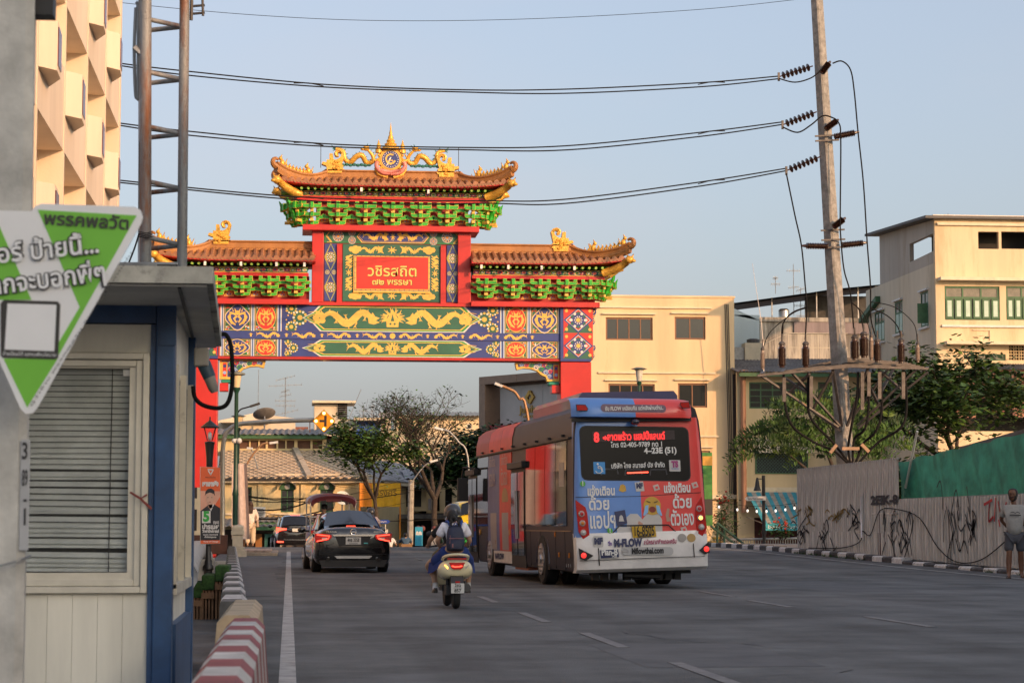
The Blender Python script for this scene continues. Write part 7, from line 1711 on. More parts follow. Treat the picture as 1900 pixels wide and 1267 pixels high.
# backpack
bg_=thing('backpack','navy school backpack with front pocket on the passenger back','backpack',(SX,SYy,0),SR)
b=MB();loft(b,[[(-w,y0,z),(-w*.6,y0-d,z),(w*.6,y0-d,z),(w,y0,z),(w*.9,y0+.09,z),(-w*.9,y0+.09,z)]for z,w,d,y0 in((.93,.13,.05,.05),(.96,.155,.08,.04),(1.10,.16,.09,.03),(1.28,.145,.06,.05),(1.35,.10,.03,.08),(1.37,.05,.0,.10))]);o=b.build('bag_body',NAVC,bg_,merge=True);m_=o.modifiers.new('s','SUBSURF');m_.levels=m_.render_levels=2;o['sm']=1;PENDING.append(o)
b=MB();loft(b,[[(-w,-.04,z),(-w*.8,-.04-d,z),(w*.8,-.04-d,z),(w,-.04,z)]for z,w,d in((.96,.10,.02),(.98,.115,.05),(1.10,.115,.05),(1.13,.10,.02))]);b.build('bag_pocket',NAVC,bg_,smooth=50)
b=MB();b.tube([(-.115,-.075,1.145),(.115,-.075,1.145)],.006,5);b.tube([(-.10,-.085,1.20),(-.105,-.09,1.06)],.004,4);b.cbox((-.06,-.10,1.03),(.02,.012,.06));b.build('zip_and_tag',mat('zip_grey',(.3,.12,.12),.5),bg_)
b=MB()
for s_ in(-1,1):b.tube(smooth_path([(s_*.08,.06,1.33),(s_*.11,.14,1.42),(s_*.13,.26,1.42),(s_*.13,.34,1.32)],3),.020,6)
b.tube([(-.03,.06,1.36),(0,.03,1.42),(.03,.06,1.36)],.008,5);b.build('shoulder_strap',mat('strap_blue',(.02,.06,.25),.7),bg_,smooth=True)
for o in bpy.data.objects:
    if o.parent is None and o.get('category')in('scooter','person','backpack')and(o.location-Vector((SX,SYy,0))).length<.01:o.scale=(.87,.87,.85)
# socks and shoes
b=MB();s2=MB()
for x,y,z in feet:b.tube([(x,y+.01,z+.17),(x,y+.0,z+.06)],[.045,.043],10);shoe(s2,(x,y,z),SR*0,.24,.045)
b.build('socks',SOCK,bk,smooth=True);s2.build('shoes',SHBK,bk,smooth=40)
s2=MB()
for x,y,z in feet2:shoe(s2,(x,y,z),0,.24,.045)
s2.build('shoes',SHBK,fr,smooth=40)
head(fr,(.02,.66,1.53),0,SK_L,.95)
h_=helmet(fr,(.02,.655,1.575),HEL);text('X',.06,mat('decal_red',(.6,.03,.03),.4,var=0),h_,(.03,-.162,-.03),width=.05,bold=.004)
b=MB()
rnd=random.Random(2)
for k in range(46):x=-.10+.24*k/45+rnd.uniform(-.01,.01);b.tube([(x*.9+.02,.56,1.50),(x*1.1+.03,.50+rnd.uniform(-.02,.03),1.38),(x*1.35+.04,.47,1.24+rnd.uniform(-.05,.05))],[.012,.011,.003],4)
b.build('hair',HBR,fr,smooth=True)
# --- generic distant rider
def far_rider(lbl,px,py_head,Yd,top,hel=None,lblb='',paint=PBLK,zfix=None,hairm=HAIR,box=False,seen_up=True,vis=True):
    z=roadz(Yd);p=at(px,py_head,Yd);zz=p.z-1.46
    if vis:scooter(lblb,(p.x,Yd,zz),R(4),paint,False,group='scooters beyond the crest' if False else None)
    t,L=rider(lbl,.40,top,None,0,.05,.24,.30,(-.33,1.0,1.03),(.33,1.0,1.03),hairm,base=(p.x,Yd,zz),rz=R(4))
    S=Body();a=S.j((0,.38,.95),.15)
    for s_ in(-1,1):k=S.j((s_*.13,.48,.91),.11,a);k=S.j((s_*.28,.78,.76),.085,k);S.j((s_*.24,.76,.45),.07,k)
    skin('trousers',S.v,S.e,S.r,cloth('trousers_dark',(.03,.03,.04)),t,sub=1)
    head(t,(0,.46,1.50),.1,SK_L,.95,hair=None if hel else hairm)
    if hel:helmet(t,(0,.45,1.545),hel)
    else:b=MB();b.ball((0,.44,1.53),(.09,.10,.11),10,h=7);b.build('hair',hairm,t,smooth=True)
    return p,zz
HB_=mat('helmet_black',(.02,.02,.022),.3,coat=.5)
far_rider('rider in a pale pink shirt and dark helmet beside the black sedan',691,955,68,cloth('shirt_pinkish',(.55,.42,.40)),HB_,'dark scooter with a pink shirted rider beside the black sedan')
far_rider('rider in a white shirt dipping behind the crest under the blue street sign',725,996,98,cloth('shirt_white',(.62,.62,.62)),HB_,'scooter below the crest with a white shirted rider')
p,zz=far_rider('rider in a denim jacket with a box strapped behind',755,995,100,cloth('denim',(.04,.09,.16)),None,'scooter below the crest with a cardboard box on its rack')
b=MB();b.box((p.x-.28,99.5,zz+.80),(p.x+.22,99.85,zz+1.12));tag(b.build('cardboard_box',cloth('cardboard',(.25,.15,.07))),'brown cardboard box strapped on the scooter behind the denim rider','box')
b=MB();b.box((p.x-.07,99.49,zz+.9),(p.x+.05,99.497,zz+1.02));
# tuk-tuk passengers
for dx,lbl in((-.22,'short haired passenger in the tuk-tuk under its canopy'),):
    c=tk.matrix_world if False else Matrix.Translation(tk.location)@Matrix.Rotation(R(4),4,'Z');p=c@Vector((dx,.55,0))
    t=thing('person',lbl,'person',p,R(4));B=Body();a=B.j((0,0,.85),.14);c1=B.j((0,.0,1.1),.13,a);d1=B.j((0,0,1.28),.13,c1);n1=B.j((0,0,1.40),.055,d1)
    for s_ in(-1,1):k=B.j((s_*.16,0,1.27),.06,d1);k=B.j((s_*.22,.08,1.02),.045,k);k=B.j((s_*.16,.30,.95),.03,k);B.hand((s_*.16,.30,.95),k,(0,1,0),(0,0,-1),.5,side=s_);k=B.j((s_*.1,.1,.8),.09,a);k=B.j((s_*.13,.45,.8),.07,k);B.j((s_*.13,.5,.42),.045,k)
    skin('body',B.v,B.e,B.r,SK_L,t);S=Body();a=S.j((0,0,.86),.155);c1=S.j((0,0,1.1),.145,a);d1=S.j((0,0,1.28),.145,c1)
    for s_ in(-1,1):k=S.j((s_*.17,0,1.26),.08,d1);S.j((s_*.21,.05,1.12),.07,k)
    skin('shirt',S.v,S.e,S.r,cloth('shirt_grey_green',(.12,.13,.10)),t);head(t,(0,.01,1.50),0,SK_L,1,hair=HAIR)
# --- man by the hoarding
q=gnd(1884,1073);MX,MY=q.x,q.y
t=man=thing('person','bearded man in a grey T-shirt and shorts with hands behind his back by the hoarding','person',(MX,MY,0.0),R(168)+0)
MS=1.14
B=Body();z=lambda v:v*MS
hip=B.j((0,0,z(.90)),.13);w1=B.j((0,.02,z(1.04)),.14,hip);ch=B.j((0,.01,z(1.24)),.145,w1);nk=B.j((0,0,z(1.42)),.06,ch);B.j((0,.01,z(1.48)),.055,nk)
for s_ in(-1,1):
    sh=B.j((s_*.19,-.01,z(1.36)),.065,ch);el=B.j((s_*.27,-.16,z(1.12)),.045,sh);wr=B.j((s_*.10,-.24,z(.96)),.03,el);B.hand((s_*.10,-.24,z(.96)),wr,Vector((-s_*1,.0,-.25)),Vector((0,1,0)),.3,MS,side=s_)
    stp=.10*s_;th=B.j((s_*.10,0,z(.84)),.10,hip);kn=B.j((s_*.13,stp*.5+.03,z(.49)),.065,th);cf=B.j((s_*.14,stp*.8-.02,z(.33)),.072,kn);an=B.j((s_*.15,stp,z(.085)),.046,cf);ft=B.j((s_*.165,stp+.12,z(.035)),(.045,.028),an);B.j((s_*.17,stp+.19,z(.028)),(.04,.02),ft)
skin('body',B.v,B.e,B.r,SK_D,t)
S=Body();a=S.j((0,.01,z(.80)),.19);b_=S.j((0,.04,z(1.0)),.19,a);c=S.j((0,.02,z(1.22)),.165,b_);d=S.j((0,0,z(1.38)),.10,c)
for s_ in(-1,1):k=S.j((s_*.19,-.01,z(1.355)),.088,c);k=S.j((s_*.235,-.08,z(1.23)),.085,k);S.j((s_*.25,-.11,z(1.18)),.082,k)
skin('t_shirt',S.v,S.e,S.r,cloth('tshirt_grey',(.34,.34,.32)),t)
S=Body();a=S.j((0,0,z(.86)),.165)
for s_ in(-1,1):k=S.j((s_*.10,.0,z(.80)),.125,a);k=S.j((s_*.13,s_*.03+.01,z(.62)),.115,k);S.j((s_*.14,s_*.045+.02,z(.50)),.11,k)
skin('shorts',S.v,S.e,S.r,cloth('shorts_grey',(.075,.08,.095)),t)
head(t,(.02,.03,z(1.60)),-.35,SK_D,1.12,hair=HAIR,beard=True)
b=MB();b.tube([(-.10,.205,z(1.25)),(-.04,.215,z(1.27)),(0,.215,z(1.25)),(.05,.212,z(1.27)),(.10,.205,z(1.26))],.010,4);b.tube([(-.12,.20,z(1.21)),(.12,.20,z(1.215))],.012,4);b.build('shirt_print',INK,t)
b=MB()
for s_ in(-1,1):
    stp=.10*s_;b.T=Matrix.Translation((s_*.165,stp+.05,.0));b.prism([(-.045,-.12),(.045,-.12),(.055,.1),(.03,.17),(-.04,.16),(-.05,.06)],.004,.03,lambda u,v,w_:(u,v,w_));b.tube([(-.045,.03,.04),(0,.10,.075),(.045,.03,.04)],.009,5)
b.T=None;b.build('flip_flops',mat('sandal_brown',(.05,.03,.02),.6),t)
# --- woman walking away on the kerb island
q=at(464,1014,78);t=thing('person','long haired woman in a cream blouse and trousers walking off with a shoulder bag','person',(q.x,78,q.z),R(3))
B=Body();hip=B.j((0,0,.86),.12);w1=B.j((0,0,1.0),.10,hip);ch=B.j((0,0,1.2),.12,w1);nk=B.j((0,0,1.35),.05,ch);B.j((0,0,1.42),.045,nk)
for s_ in(-1,1):
    sh=B.j((s_*.16,0,1.29),.055,ch);el=B.j((s_*.24,.02,1.04),.04,sh);wr=B.j((s_*.22,.14,.86),.026,el);B.hand((s_*.22,.14,.86),wr,(0,.5,-1),(-s_,0,0),.3,side=s_)
    th=B.j((s_*.09,0,.80),.10,hip);kn=B.j((s_*.10,s_*.10+.02,.46),.06,th);an=B.j((s_*.10,s_*.18,.08),.035,kn);B.j((s_*.10,s_*.18+.12,.03),.03,an)
skin('body',B.v,B.e,B.r,SK_L,t)
CRM=cloth('blouse_cream',(.70,.62,.55));S=Body();a=S.j((0,0,.76),.175);c=S.j((0,0,.98),.155,a);d=S.j((0,0,1.2),.15,c);S.j((0,0,1.31),.09,d)
for s_ in(-1,1):k=S.j((s_*.17,0,1.28),.085,d);k=S.j((s_*.235,.02,1.06),.078,k);S.j((s_*.22,.10,.92),.07,k)
skin('blouse',S.v,S.e,S.r,CRM,t);S=Body();a=S.j((0,0,.82),.15)
for s_ in(-1,1):k=S.j((s_*.095,.0,.74),.12,a);k=S.j((s_*.10,s_*.09,.45),.105,k);S.j((s_*.10,s_*.16,.10),.095,k)
skin('trousers',S.v,S.e,S.r,cloth('trousers_cream',(.66,.54,.38)),t);head(t,(0,.01,1.50),.2,SK_L,.95)
b=MB();b.ball((0,-.01,1.52),(.09,.10,.115),12,h=8)
for k in range(26):x=-.08+.16*k/25;b.tube([(x,-.06,1.50),(x*1.1,-.12,1.36),(x*.9,-.13,1.18+.03*(k%3))],[.02,.018,.006],5)
b.build('hair',HBR,t,smooth=True)
bgm=cloth('bag_tan',(.45,.33,.24));b=MB();loft(b,[[(.22,y,z0),(.30,y,z0),(.29,y,z1),(.23,y,z1)]for y,z0,z1 in((-.12,.72,.92),(0,.68,.95),(.12,.72,.92))]);b.tube([(.25,-.08,.93),(.17,-.03,1.34),(.25,.08,.93)],.012,5);tb=b.build('shoulder_bag',bgm,None,bevel=.01,loc=(q.x,78,q.z),rot=(0,0,R(3)));tag(tb,'tan shoulder bag hanging at the side of the cream dressed woman','bag')
# ================================================================ STREET FURNITURE ON THE NEAR SIDE
CONC=mat('pole_concrete',(.36,.345,.31),.85,var=.25,scale=5,bump=.5,bscale=60,dirt=((.16,.15,.14),.58));
# big utility pole with the termination platform
UB,UT=at(1580,1040,68),at(1512,-60,68)
u=thing('power_pole','tall leaning grey power pole carrying a cable termination platform behind the hoarding','utility pole',(UB.x,68,0))
T0=Vector((0,0,-.1));T1=Vector((UT.x-UB.x,0,UT.z))
def pp(z):return T0.lerp(T1,(z+.1)/(UT.z+.1))
b=MB();n=8;secs=[]
for z,r in((-.1,.30),(6,.27),(12,.235),(UT.z,.19)):
    c=pp(z);secs.append([(c.x+r*cos(R(a_)),c.y+r*sin(R(a_)),z)for a_ in(-110,-92,-20,-2,70,88,160,178)])
loft(b,secs);b.build('pole_shaft',mat('pole_grey_concrete',(.30,.29,.27),.85,var=.3,scale=5,bump=.5,bscale=60,dirt=((.14,.13,.12),.58)),u)
PORC=mat('porcelain_brown',(.055,.026,.018),.22,var=.15,coat=.6);STEEL=mat('angle_steel',(.11,.10,.095),.55,metal=.5,var=.3,scale=5,dirt=((.15,.09,.05),.6));WIRE=mat('wire_black',(.014,.014,.015),.9,var=0,spec=.1)
def rel(px,py,dy=0):p=at(px,py,68+dy);return Vector((p.x-UB.x,dy,p.z))
# platform: planks of angle steel seen from below
zp=rel(1575,684).z
for i,dy in enumerate((-1.3,-.75,-.2,.35,.9,1.4)):
    b=MB();b.bar(rel(1405+14*i,697-2*i,dy),rel(1578-i*2,680-3*i,dy),.09,.07);b.bar(rel(1578-i*2,680-3*i,dy),rel(1722-8*i,684-2*i,dy),.09,.07);b.build('platform_beam',STEEL,u)
for k in range(9):p=1412+(1715-1412)*k/8;b=MB();b.bar(rel(p,694-12*min(1,k/4)+4*max(0,(k-4)/4),-1.3),rel(p+6,690-12*min(1,k/4)+4*max(0,(k-4)/4),1.4),.10,.06);b.build('platform_beam',STEEL,u)
for(p,q,r,s_,dy)in((1412,697,1555,792,-1.2),(1468,690,1558,790,-1.2),(1415,697,1560,800,1.0),(1722,690,1592,795,-1.2),(1700,686,1590,790,-1.2),(1650,682,1585,770,-1.0),(1545,683,1562,790,-1.2),(1612,680,1572,790,-1.2),(1502,694,1465,728,-1.2),(1545,690,1508,760,-1.2),(1500,730,1455,700,-1),(1632,688,1672,722,-1),(1600,690,1635,760,-1.1),(1660,680,1625,745,.8)):
    b=MB();b.bar(rel(p,q,dy),rel(r,s_,-.25),.085,.06);b.build('platform_brace',STEEL,u)
for p,q0,q1 in((1455,700,745),(1505,698,755),(1600,690,760),(1612,690,735),(1676,690,740),(1632,690,740)):
    b=MB();b.bar(rel(p,q0,-1.1),rel(p,q1,-1.1),.11,.05);b.build('hanger_plate',STEEL,u)
def bushing(px,py0,py1,r,dy=-1.0,m=None,n_=14):
    t_=rel(px,py1,dy);b0=rel(px,py0,dy);h=t_.z-b0.z;prof=[(r*.55,0),(r*.55,h*.08)]
    for k in range(n_):z=h*(.1+.78*k/n_);prof+=[(r*.72,z),(r,z+h*.02),(r*.72,z+h*.045)]
    prof+=[(r*.6,h*.9),(r*.65,h*.92),(r*.5,h),(0.01,h)]
    b=MB();b.lathe(prof,b0,12);o=b.build('cable_termination',m or PORC,u,smooth=60)
    b=MB();b.lathe([(r*.7,0),(r*.75,.05),(r*.45,.10),(r*.2,.12),(r*.2,.35),(.01,.36)],t_,10);b.build('terminal_cap',STEEL,o);return t_+Vector((0,0,.3))
caps=[bushing(1451,682,640,.15),bushing(1495,682,640,.15),bushing(1586,668,628,.16),bushing(1603,664,622,.17),bushing(1628,672,634,.15),bushing(1672,674,634,.15)]
arr=[bushing(1415,685,650,.085,m=mat('arrester_grey',(.28,.22,.18),.4)),bushing(1617,668,626,.09,m=MATS['arrester_grey']),bushing(1703,672,640,.085,m=MATS['arrester_grey'])]
def cable(name,pts,r,m=None,parent=None):b=MB();b.tube(smooth_path(pts,6),r,6);return b.build(name,m or WIRE,parent,smooth=True)
for pts in([(1454,690),(1456,745),(1470,790),(1510,820),(1545,835),(1572,858)],[(1500,692),(1500,760),(1515,790),(1545,820),(1575,858)],[(1592,690),(1590,740),(1580,790),(1574,830),(1578,860)],[(1610,690),(1612,750),(1605,795),(1585,815),(1582,858)],[(1633,690),(1636,760),(1625,800),(1600,825),(1588,860)],[(1679,690),(1682,760),(1670,795),(1630,820),(1592,860)]):
    cable('power_cable',[rel(p,q,-1.0 if i<3 else-.5)for i,(p,q)in enumerate(pts)],.042,parent=u)
for(p0,q0,p1,q1)in((1540,840,1552,825),(1562,832,1594,832),(1598,824,1612,838)):b=MB();b.bar(rel(p0,q0,-.65),rel(p1,q1,-.65),.10,.10);b.build('cable_clamp',mat('clamp_copper',(.35,.22,.13),.6,var=.2),u)
# strain insulators, post insulators, jumpers
def stack(a,c,n_=7,r=.13):
    a,c=Vector(a),Vector(c);o=MB();d=c-a
    for k in range(n_):
        p=a+d*(.14+.72*k/(n_-1));q=d.normalized();o.tube([p-q*.035,p,p+q*.045],[.03,r,.045],12)
    o.tube([a,c],.022,5);o.build('disc_insulator',PORC,u,smooth=50)
ends=[]
for(p0,q0,p1,q1)in((1508,123,1445,143),(1515,208,1452,232),(1522,291,1459,317)):
    stack(rel(p0,q0,-.2),rel(p1,q1,-.5));ends.append(rel(p1,q1,-.5));b=MB();e=rel(p1,q1,-.5);b.bar(e+Vector((0,0,.14)),e-Vector((0,0,.14)),.07,.05);b.build('yoke_plate',STEEL,u)
def post(p0,q0,p1,q1,dy=-.3,r=.115,dy2=None):
    a,c=rel(p0,q0,dy),rel(p1,q1,dy2 if dy2 is not None else dy);b=MB();d=c-a;n_=13;pts=[];rs=[]
    for k in range(n_*2+1):pts.append(a+d*(k/(n_*2))*.82);rs.append(r if k%2 else r*.62)
    b.tube(pts,rs,10);b.tube([a+d*.82,c],[.06,.03],7);b.build('post_insulator',PORC,u,smooth=70)
post(1524,136,1541,114,-.5);post(1531,240,1556,222,-.5);post(1546,422,1569,404,-.5);post(1548,254,1594,245);post(1536,457,1487,456);post(1562,455,1610,450)
for q in(253,262,428,446,460):c=1530+(q-250)*.062;b=MB();b.bar(rel(c-18,q,-.3),rel(c+26,q-2,-.3),.05,.05);b.build('pole_band',STEEL,u)
for pts,r in(([(1445,146),(1475,153),(1505,145),(1524,130)],.022),([(1452,236),(1480,246),(1505,232),(1525,216),(1540,217),(1556,228),(1560,260),(1559,400),(1560,440),(1566,500),(1578,545),(1584,610)],.024),([(1459,322),(1475,400),(1487,456),(1494,530),(1497,570),(1494,630)],.024),([(1545,118),(1562,114),(1578,130),(1585,170),(1592,245),(1602,340),(1609,450),(1615,530),(1616,590),(1625,625)],.024),
    ([(1495,570),(1470,580),(1453,600),(1450,628)],.02),([(1495,572),(1470,582),(1430,615),(1416,645)],.014),([(1580,562),(1594,575),(1602,612)],.02),([(1580,560),(1604,585),(1616,622)],.014),([(1616,572),(1645,585),(1665,605),(1672,628)],.02),([(1616,560),(1660,570),(1695,600),(1702,635)],.014),([(1453,600),(1452,630)],.02)):
    cable('jumper_wire',[rel(p,q,-.6)for p,q in pts],r,parent=u)
# overhead conductors running left across the street
def conductor(lbl,pts,r=.022,Yd=(68,62)):
    n=len(pts);P=[at(p,q,Yd[0]+(Yd[1]-Yd[0])*(pts[0][0]-p)/(pts[0][0]-pts[-1][0]))for p,q in pts];b=MB();b.tube(smooth_path(P,10),r,5);tag(b.build('overhead_wire',WIRE,smooth=True),lbl,'wire','overhead power lines')
names=('top','middle','lowest')
for k,pts in enumerate((((1443,145),(1300,157),(1050,169),(850,170),(600,160),(350,136),(215,120),(120,104),(-100,62)),((1450,230),(1300,249),(1050,274),(850,277),(600,270),(350,247),(215,231),(120,216),(-100,178)),((1457,316),(1300,341),(1050,373),(900,376),(700,374),(500,365),(215,337),(120,322),(-100,284)))):
    for d in(0,1):conductor(f'{names[k]} pair of black power lines sagging across the sky, {("upper","lower")[d]} wire',[(p,q-3+6*d+(2*sin(p*.02)if d else 0))for p,q in pts])
    for(p0,p1)in((1295,1345),(545,600)):
        def yq(px):
            for i in range(len(pts)-1):
                (a,b_),(c,d_)=pts[i],pts[i+1]
                if c<=px<=a:return b_+(d_-b_)*(a-px)/(a-c)
        Yq=lambda px:68-6*(pts[0][0]-px)/(pts[0][0]+100)
        b=MB();b.tube([at(p0,yq(p0),Yq(p0)),at((p0+p1)/2,yq((p0+p1)/2)-3,Yq(p0)),at(p1,yq(p1),Yq(p1))],.018,4);tag(b.build('wire_spacer',WIRE),f'twisted spacer loop on the {names[k]} power lines {("near the insulators","near the rusty mast")[p0 < 900]}','wire spacer')
conductor('single thin wire crossing high above the gate',((1510,-4),(1300,18),(1000,35),(720,39),(480,29),(220,5),(-50,-30)),.009)
# tangled low cables across the far street
rnd=random.Random(11)
OR_D='highest,second,third,fourth,fifth,sixth,seventh,eighth,ninth,tenth,eleventh,twelfth,thirteenth,fourteenth,fifteenth,lowest'.split(',')
for k,q0 in enumerate(sorted(rnd.uniform(860,985)for _ in range(16))):
    q0=q0;q1=q0+rnd.uniform(-50,40);sag=rnd.uniform(4,22);p1=rnd.choice((620,760,880));p0=436
    P=[at(p0+(p1-p0)*i/8,q0+(q1-q0)*i/8+sag*sin(pi*i/8),105)for i in range(9)];b=MB();b.tube(P,rnd.choice((.012,.015,.03,.05))if q0>915 else .011,4)
    tag(b.build('telephone_cable',WIRE),OR_D[k]+' street cable from the top where they pass the green lamp post','cable','street cables in front of the corner shophouses')
# ---------------------------------------------------------------- hoarding of corrugated sheets
HX=17.25
SHEET=mat('hoarding_sheet',(.58,.57,.53),.55,metal=.1,var=.3,scale=5,streak=1,dirt=((.34,.30,.27),.55));
hd=thing('site_hoarding','grey brown corrugated sheet hoarding with graffiti along the pavement','fence',(HX,0,0))
def sheet_mesh(w,h,pitch=.253,amp=.055):
    b=MB();n=int(w/pitch);vs=[];xs_=[0,.34,.5,.84];prof=[]
    for i in range(n):
        for a,o_ in zip((0,.55,.62,.93),(0,0,1,1)):prof.append((pitch*(i+a),-amp*o_))
    prof.append((w,0))
    for y,x in prof:vs+=[(x,y,0),(x,y,h)]
    m_=len(prof);b.add(vs,[(2*i,2*i+1,2*i+3,2*i+2)for i in range(m_-1)]);return b.mesh('sheet',SHEET)
sheets={}
def run(y0,y1,z0,z1,w=.76):
    y=y0
    while y<y1-.02:
        ww=min(w,y1-y);k=(round(ww,3),round(z1-z0,3));me=sheets.get(k)or sheets.setdefault(k,sheet_mesh(*k))
        link('hoarding_sheet',me,hd,(random.uniform(-.012,.012),y,z0+random.uniform(-.015,.015)),(0,0,random.uniform(-.006,.006)));y+=w
hy=lambda px,py=900:atx(px,py,HX).y
ya,yb_,yc=hy(1480),hy(1667),hy(1900)-6
ztall=atx(1573,860,HX).z;zlow=atx(1700,925,HX).z
run(yb_,ya,.95,ztall);
run(yb_,ya,.12,.97);run(yc,yb_-.0,.12,zlow)
b=MB();b.box((-.03,yb_,ztall-.03),(.03,ya,ztall+.01));b.box((-.025,yc,zlow-.02),(.03,yb_,zlow+.02));b.build('top_rail',GALV,hd)
b=MB();yd=hy(1633);b.box((-.035,yd,.12),(-.01,yd+.18,1.9));b.build('gap_post',mat('post_rust',(.09,.03,.025),.8),hd)
b=MB();b.box((-.045,yb_,1.48),(-.02,hy(1618),1.52));b.build('flap_edge',SHEET,hd)
# graffiti: spray strokes standing a hair off the sheets
GB=mat('spray_black',(.018,.018,.02),.7,var=.2);GY_=mat('spray_ochre',(.30,.20,.04),.7,var=.2);GR=mat('spray_red',(.45,.02,.02),.7,var=.2)
def spray(name,strokes,m,w=.03):
    b=MB()
    for st in strokes:
        P=[atx(p,q,HX-.03)for p,q in st];P=smooth_path(P,4)if len(P)>2 else P
        for i in range(len(P)-1):
            a,c=P[i],P[i+1];d=(c-a);
            if d.length<1e-4:continue
            n_=Vector((0,-d.z,d.y)).normalized()*w*.5;a=a-d*.15;c=c+d*.15
            b.add([a+n_,c+n_,c-n_,a-n_],[(0,1,2,3)])
    return b
def tagsc(p0,q0,p1,q1,n,seed):
    r=random.Random(seed);S_=[]
    for k in range(n):
        x=p0+(p1-p0)*(k+.5)/n;h=(q1-q0);y=q0+h*r.uniform(.0,.6)
        pts=[(x+r.uniform(-5,5),y)]
        for _ in range(r.randint(2,4)):pts.append((pts[-1][0]+r.uniform(-8,9),pts[-1][1]+r.choice((-1,1,1))*h*r.uniform(.1,.32)))
        S_.append(pts)
    return S_
G_S=[('graffiti',tagsc(1752,938,1812,1045,22,1),GB,.048),('graffiti',tagsc(1640,960,1663,1040,10,2),GB,.048),('graffiti',tagsc(1671,960,1694,1035,10,3),GB,.055),('graffiti',tagsc(1578,940,1592,1003,8,4),GB,.048),('graffiti',tagsc(1483,965,1497,1012,8,5),GB,.048),
 ('graffiti',tagsc(1520,975,1540,1030,8,6),GB,.048),('graffiti',tagsc(1491,938,1512,972,8,7),GY_,.05),('graffiti',tagsc(1535,945,1570,980,9,8),GY_,.05)]
for i,(nm,st_,m_,w_)in enumerate(G_S):spray(nm,st_,m_,w_).build(nm,m_,hd,loc=(-HX-.04,0,0))['kind']='stuff'
spray('g',[[(1830,935),(1842,928)],[(1839,934),(1837,966),(1846,958)],[(1850,928),(1848,962)],[(1855,930),(1862,960),(1870,932)],[(1856,965),(1858,975)]],GR,.07).build('graffiti',GR,hd,loc=(-HX-.04,0,0))['kind']='stuff'
tt=atx(1642,928,HX-.045);text('2EIK-8',.34,GB,hd,(tt.x-HX-.03,tt.y,tt.z),rot=(pi/2,0,-pi/2),width=2.9,bold=.02)
t2_=MB();P=[atx(p,q,HX-.09)for p,q in((1500,1016),(1560,1016),(1595,1005),(1600,985),(1615,992),(1632,948),(1660,944),(1705,960),(1740,1015),(1775,1042),(1820,1038),(1870,1000),(1920,955))]
t2_.tube(smooth_path([p-Vector((0,0,0))for p in P],5),.014,5);tag(t2_.build('extension_lead',WIRE,smooth=True),'black cord looping low across the hoarding','cord')
p0_,p1_=atx(1597,921,HX-.11),atx(1599,997,HX-.11);b=MB();b.tube([p0_,p1_],.022,8)
tl=tag(b.build('tube_light',mat('tube_white',(.8,.8,.85),.3,var=0),smooth=True),'white tube light fixed upright on the hoarding','tube light');b=MB();b.bar(p0_+Vector((.04,0,.08)),p1_+Vector((.04,0,-.08)),.05,.03);b.build('batten',WFR,tl)
# green netting fence and grey canopy behind it
nt_=thing('netting_fence','green shade netting stretched above the hoarding beside the power pole','fence',(0,0,0));nx=HX+.5;ny=lambda px:atx(px,860,nx).y
NETM=mat('shade_net',(.05,.34,.23),.8,var=.35,scale=1.4,alpha=.94,bump=.3,bscale=50)
b=MB();vs=[];n=40;
for i in range(n+1):
    px=1669+(1960-1669)*i/n;zt_=atx(px,857-(px-1669)*.232+2*sin(i*.9),nx).z;y=ny(px)
    for j in range(5):vs.append((nx+.05*sin(i*1.3+j),y,1.7+(zt_-1.7)*j/4))
b.add(vs,[(i*5+j,(i+1)*5+j,(i+1)*5+j+1,i*5+j+1)for i in range(n)for j in range(4)]);b.build('netting',NETM,nt_,smooth=True)
for px in(1670,1750,1857,1940):b=MB();y=ny(px);b.tube([(nx+.08,y,0.1),(nx+.08,y,atx(px,857-(px-1669)*.232,nx).z)],.03,6);b.build('net_post',GALV,nt_)
b=MB();b.tube([tuple(atx(1680,905,nx-.1)),tuple(atx(1702,800,nx-.1))],.035,6);tag(b.build('leaning_pole',mat('pole_white',(.6,.58,.52),.6)),'thin white pole leaning against the green netting','pole')
pv_=MB();pv_.poly([tuple(at(1780,829,62)),tuple(at(1900,796,55)),tuple(at(1990,790,52)),tuple(at(1990,870,52)),tuple(at(1780,870,62))]);cn=tag(pv_.build('tent_canopy',cloth('tent_grey',(.12,.11,.11))),'grey tent roof rising behind the green netting','tent')
b=MB();b.poly([tuple(at(1780,829,62)),tuple(at(1900,796,55)),tuple(at(1990,790,52)),tuple(at(1990,800,60)),tuple(at(1800,838,68))]);b.build('tent_slope',MATS['tent_grey'],cn)
# ---------------------------------------------------------------- small things by the far kerb
sp_=at(1418,1028,86);sg=thing('station_signpost','black post with a white arrow sign to the metro station and a loudspeaker','sign',(sp_.x,86,roadz(86)+.1))
k_=86/F;zof=lambda q:at(1418,q,86).z-roadz(86)-.1
b=MB();b.tube([(0,0,0),(0,0,zof(882))],.07,8);b.tube([(0,0,zof(990)),(0,0,zof(984))],.10,8);b.build('post',BLKP,sg)
b=MB();x0_,x1_=(1381-1418)*k_,(1421-1418)*k_;z0_,z1_=zof(929),zof(921);b.prism([(x0_,(z0_+z1_)/2),(x0_+.08,z0_),(x1_,z0_+.02),(x1_,z1_+.02),(x0_+.08,z1_)],-.12,-.09,lambda u,v,w_:(u,w_,v));ar=b.build('arrow_board',WFR,sg);text('Sam Yot Station',.13,INK,ar,((x0_+x1_)/2,-.125,(z0_+z1_)/2),width=.62)
b=MB();b.lathe([(.04,.35),(.07,.2),(.10,.0),(.16,-.18),(.02,-.19)],(-.27,-.05,zof(902)),10);b.tube([(-.27,-.05,zof(902)+.3),(0,-.05,zof(902)+.3)],.02,5);b.build('loudspeaker',BLKP,sg)
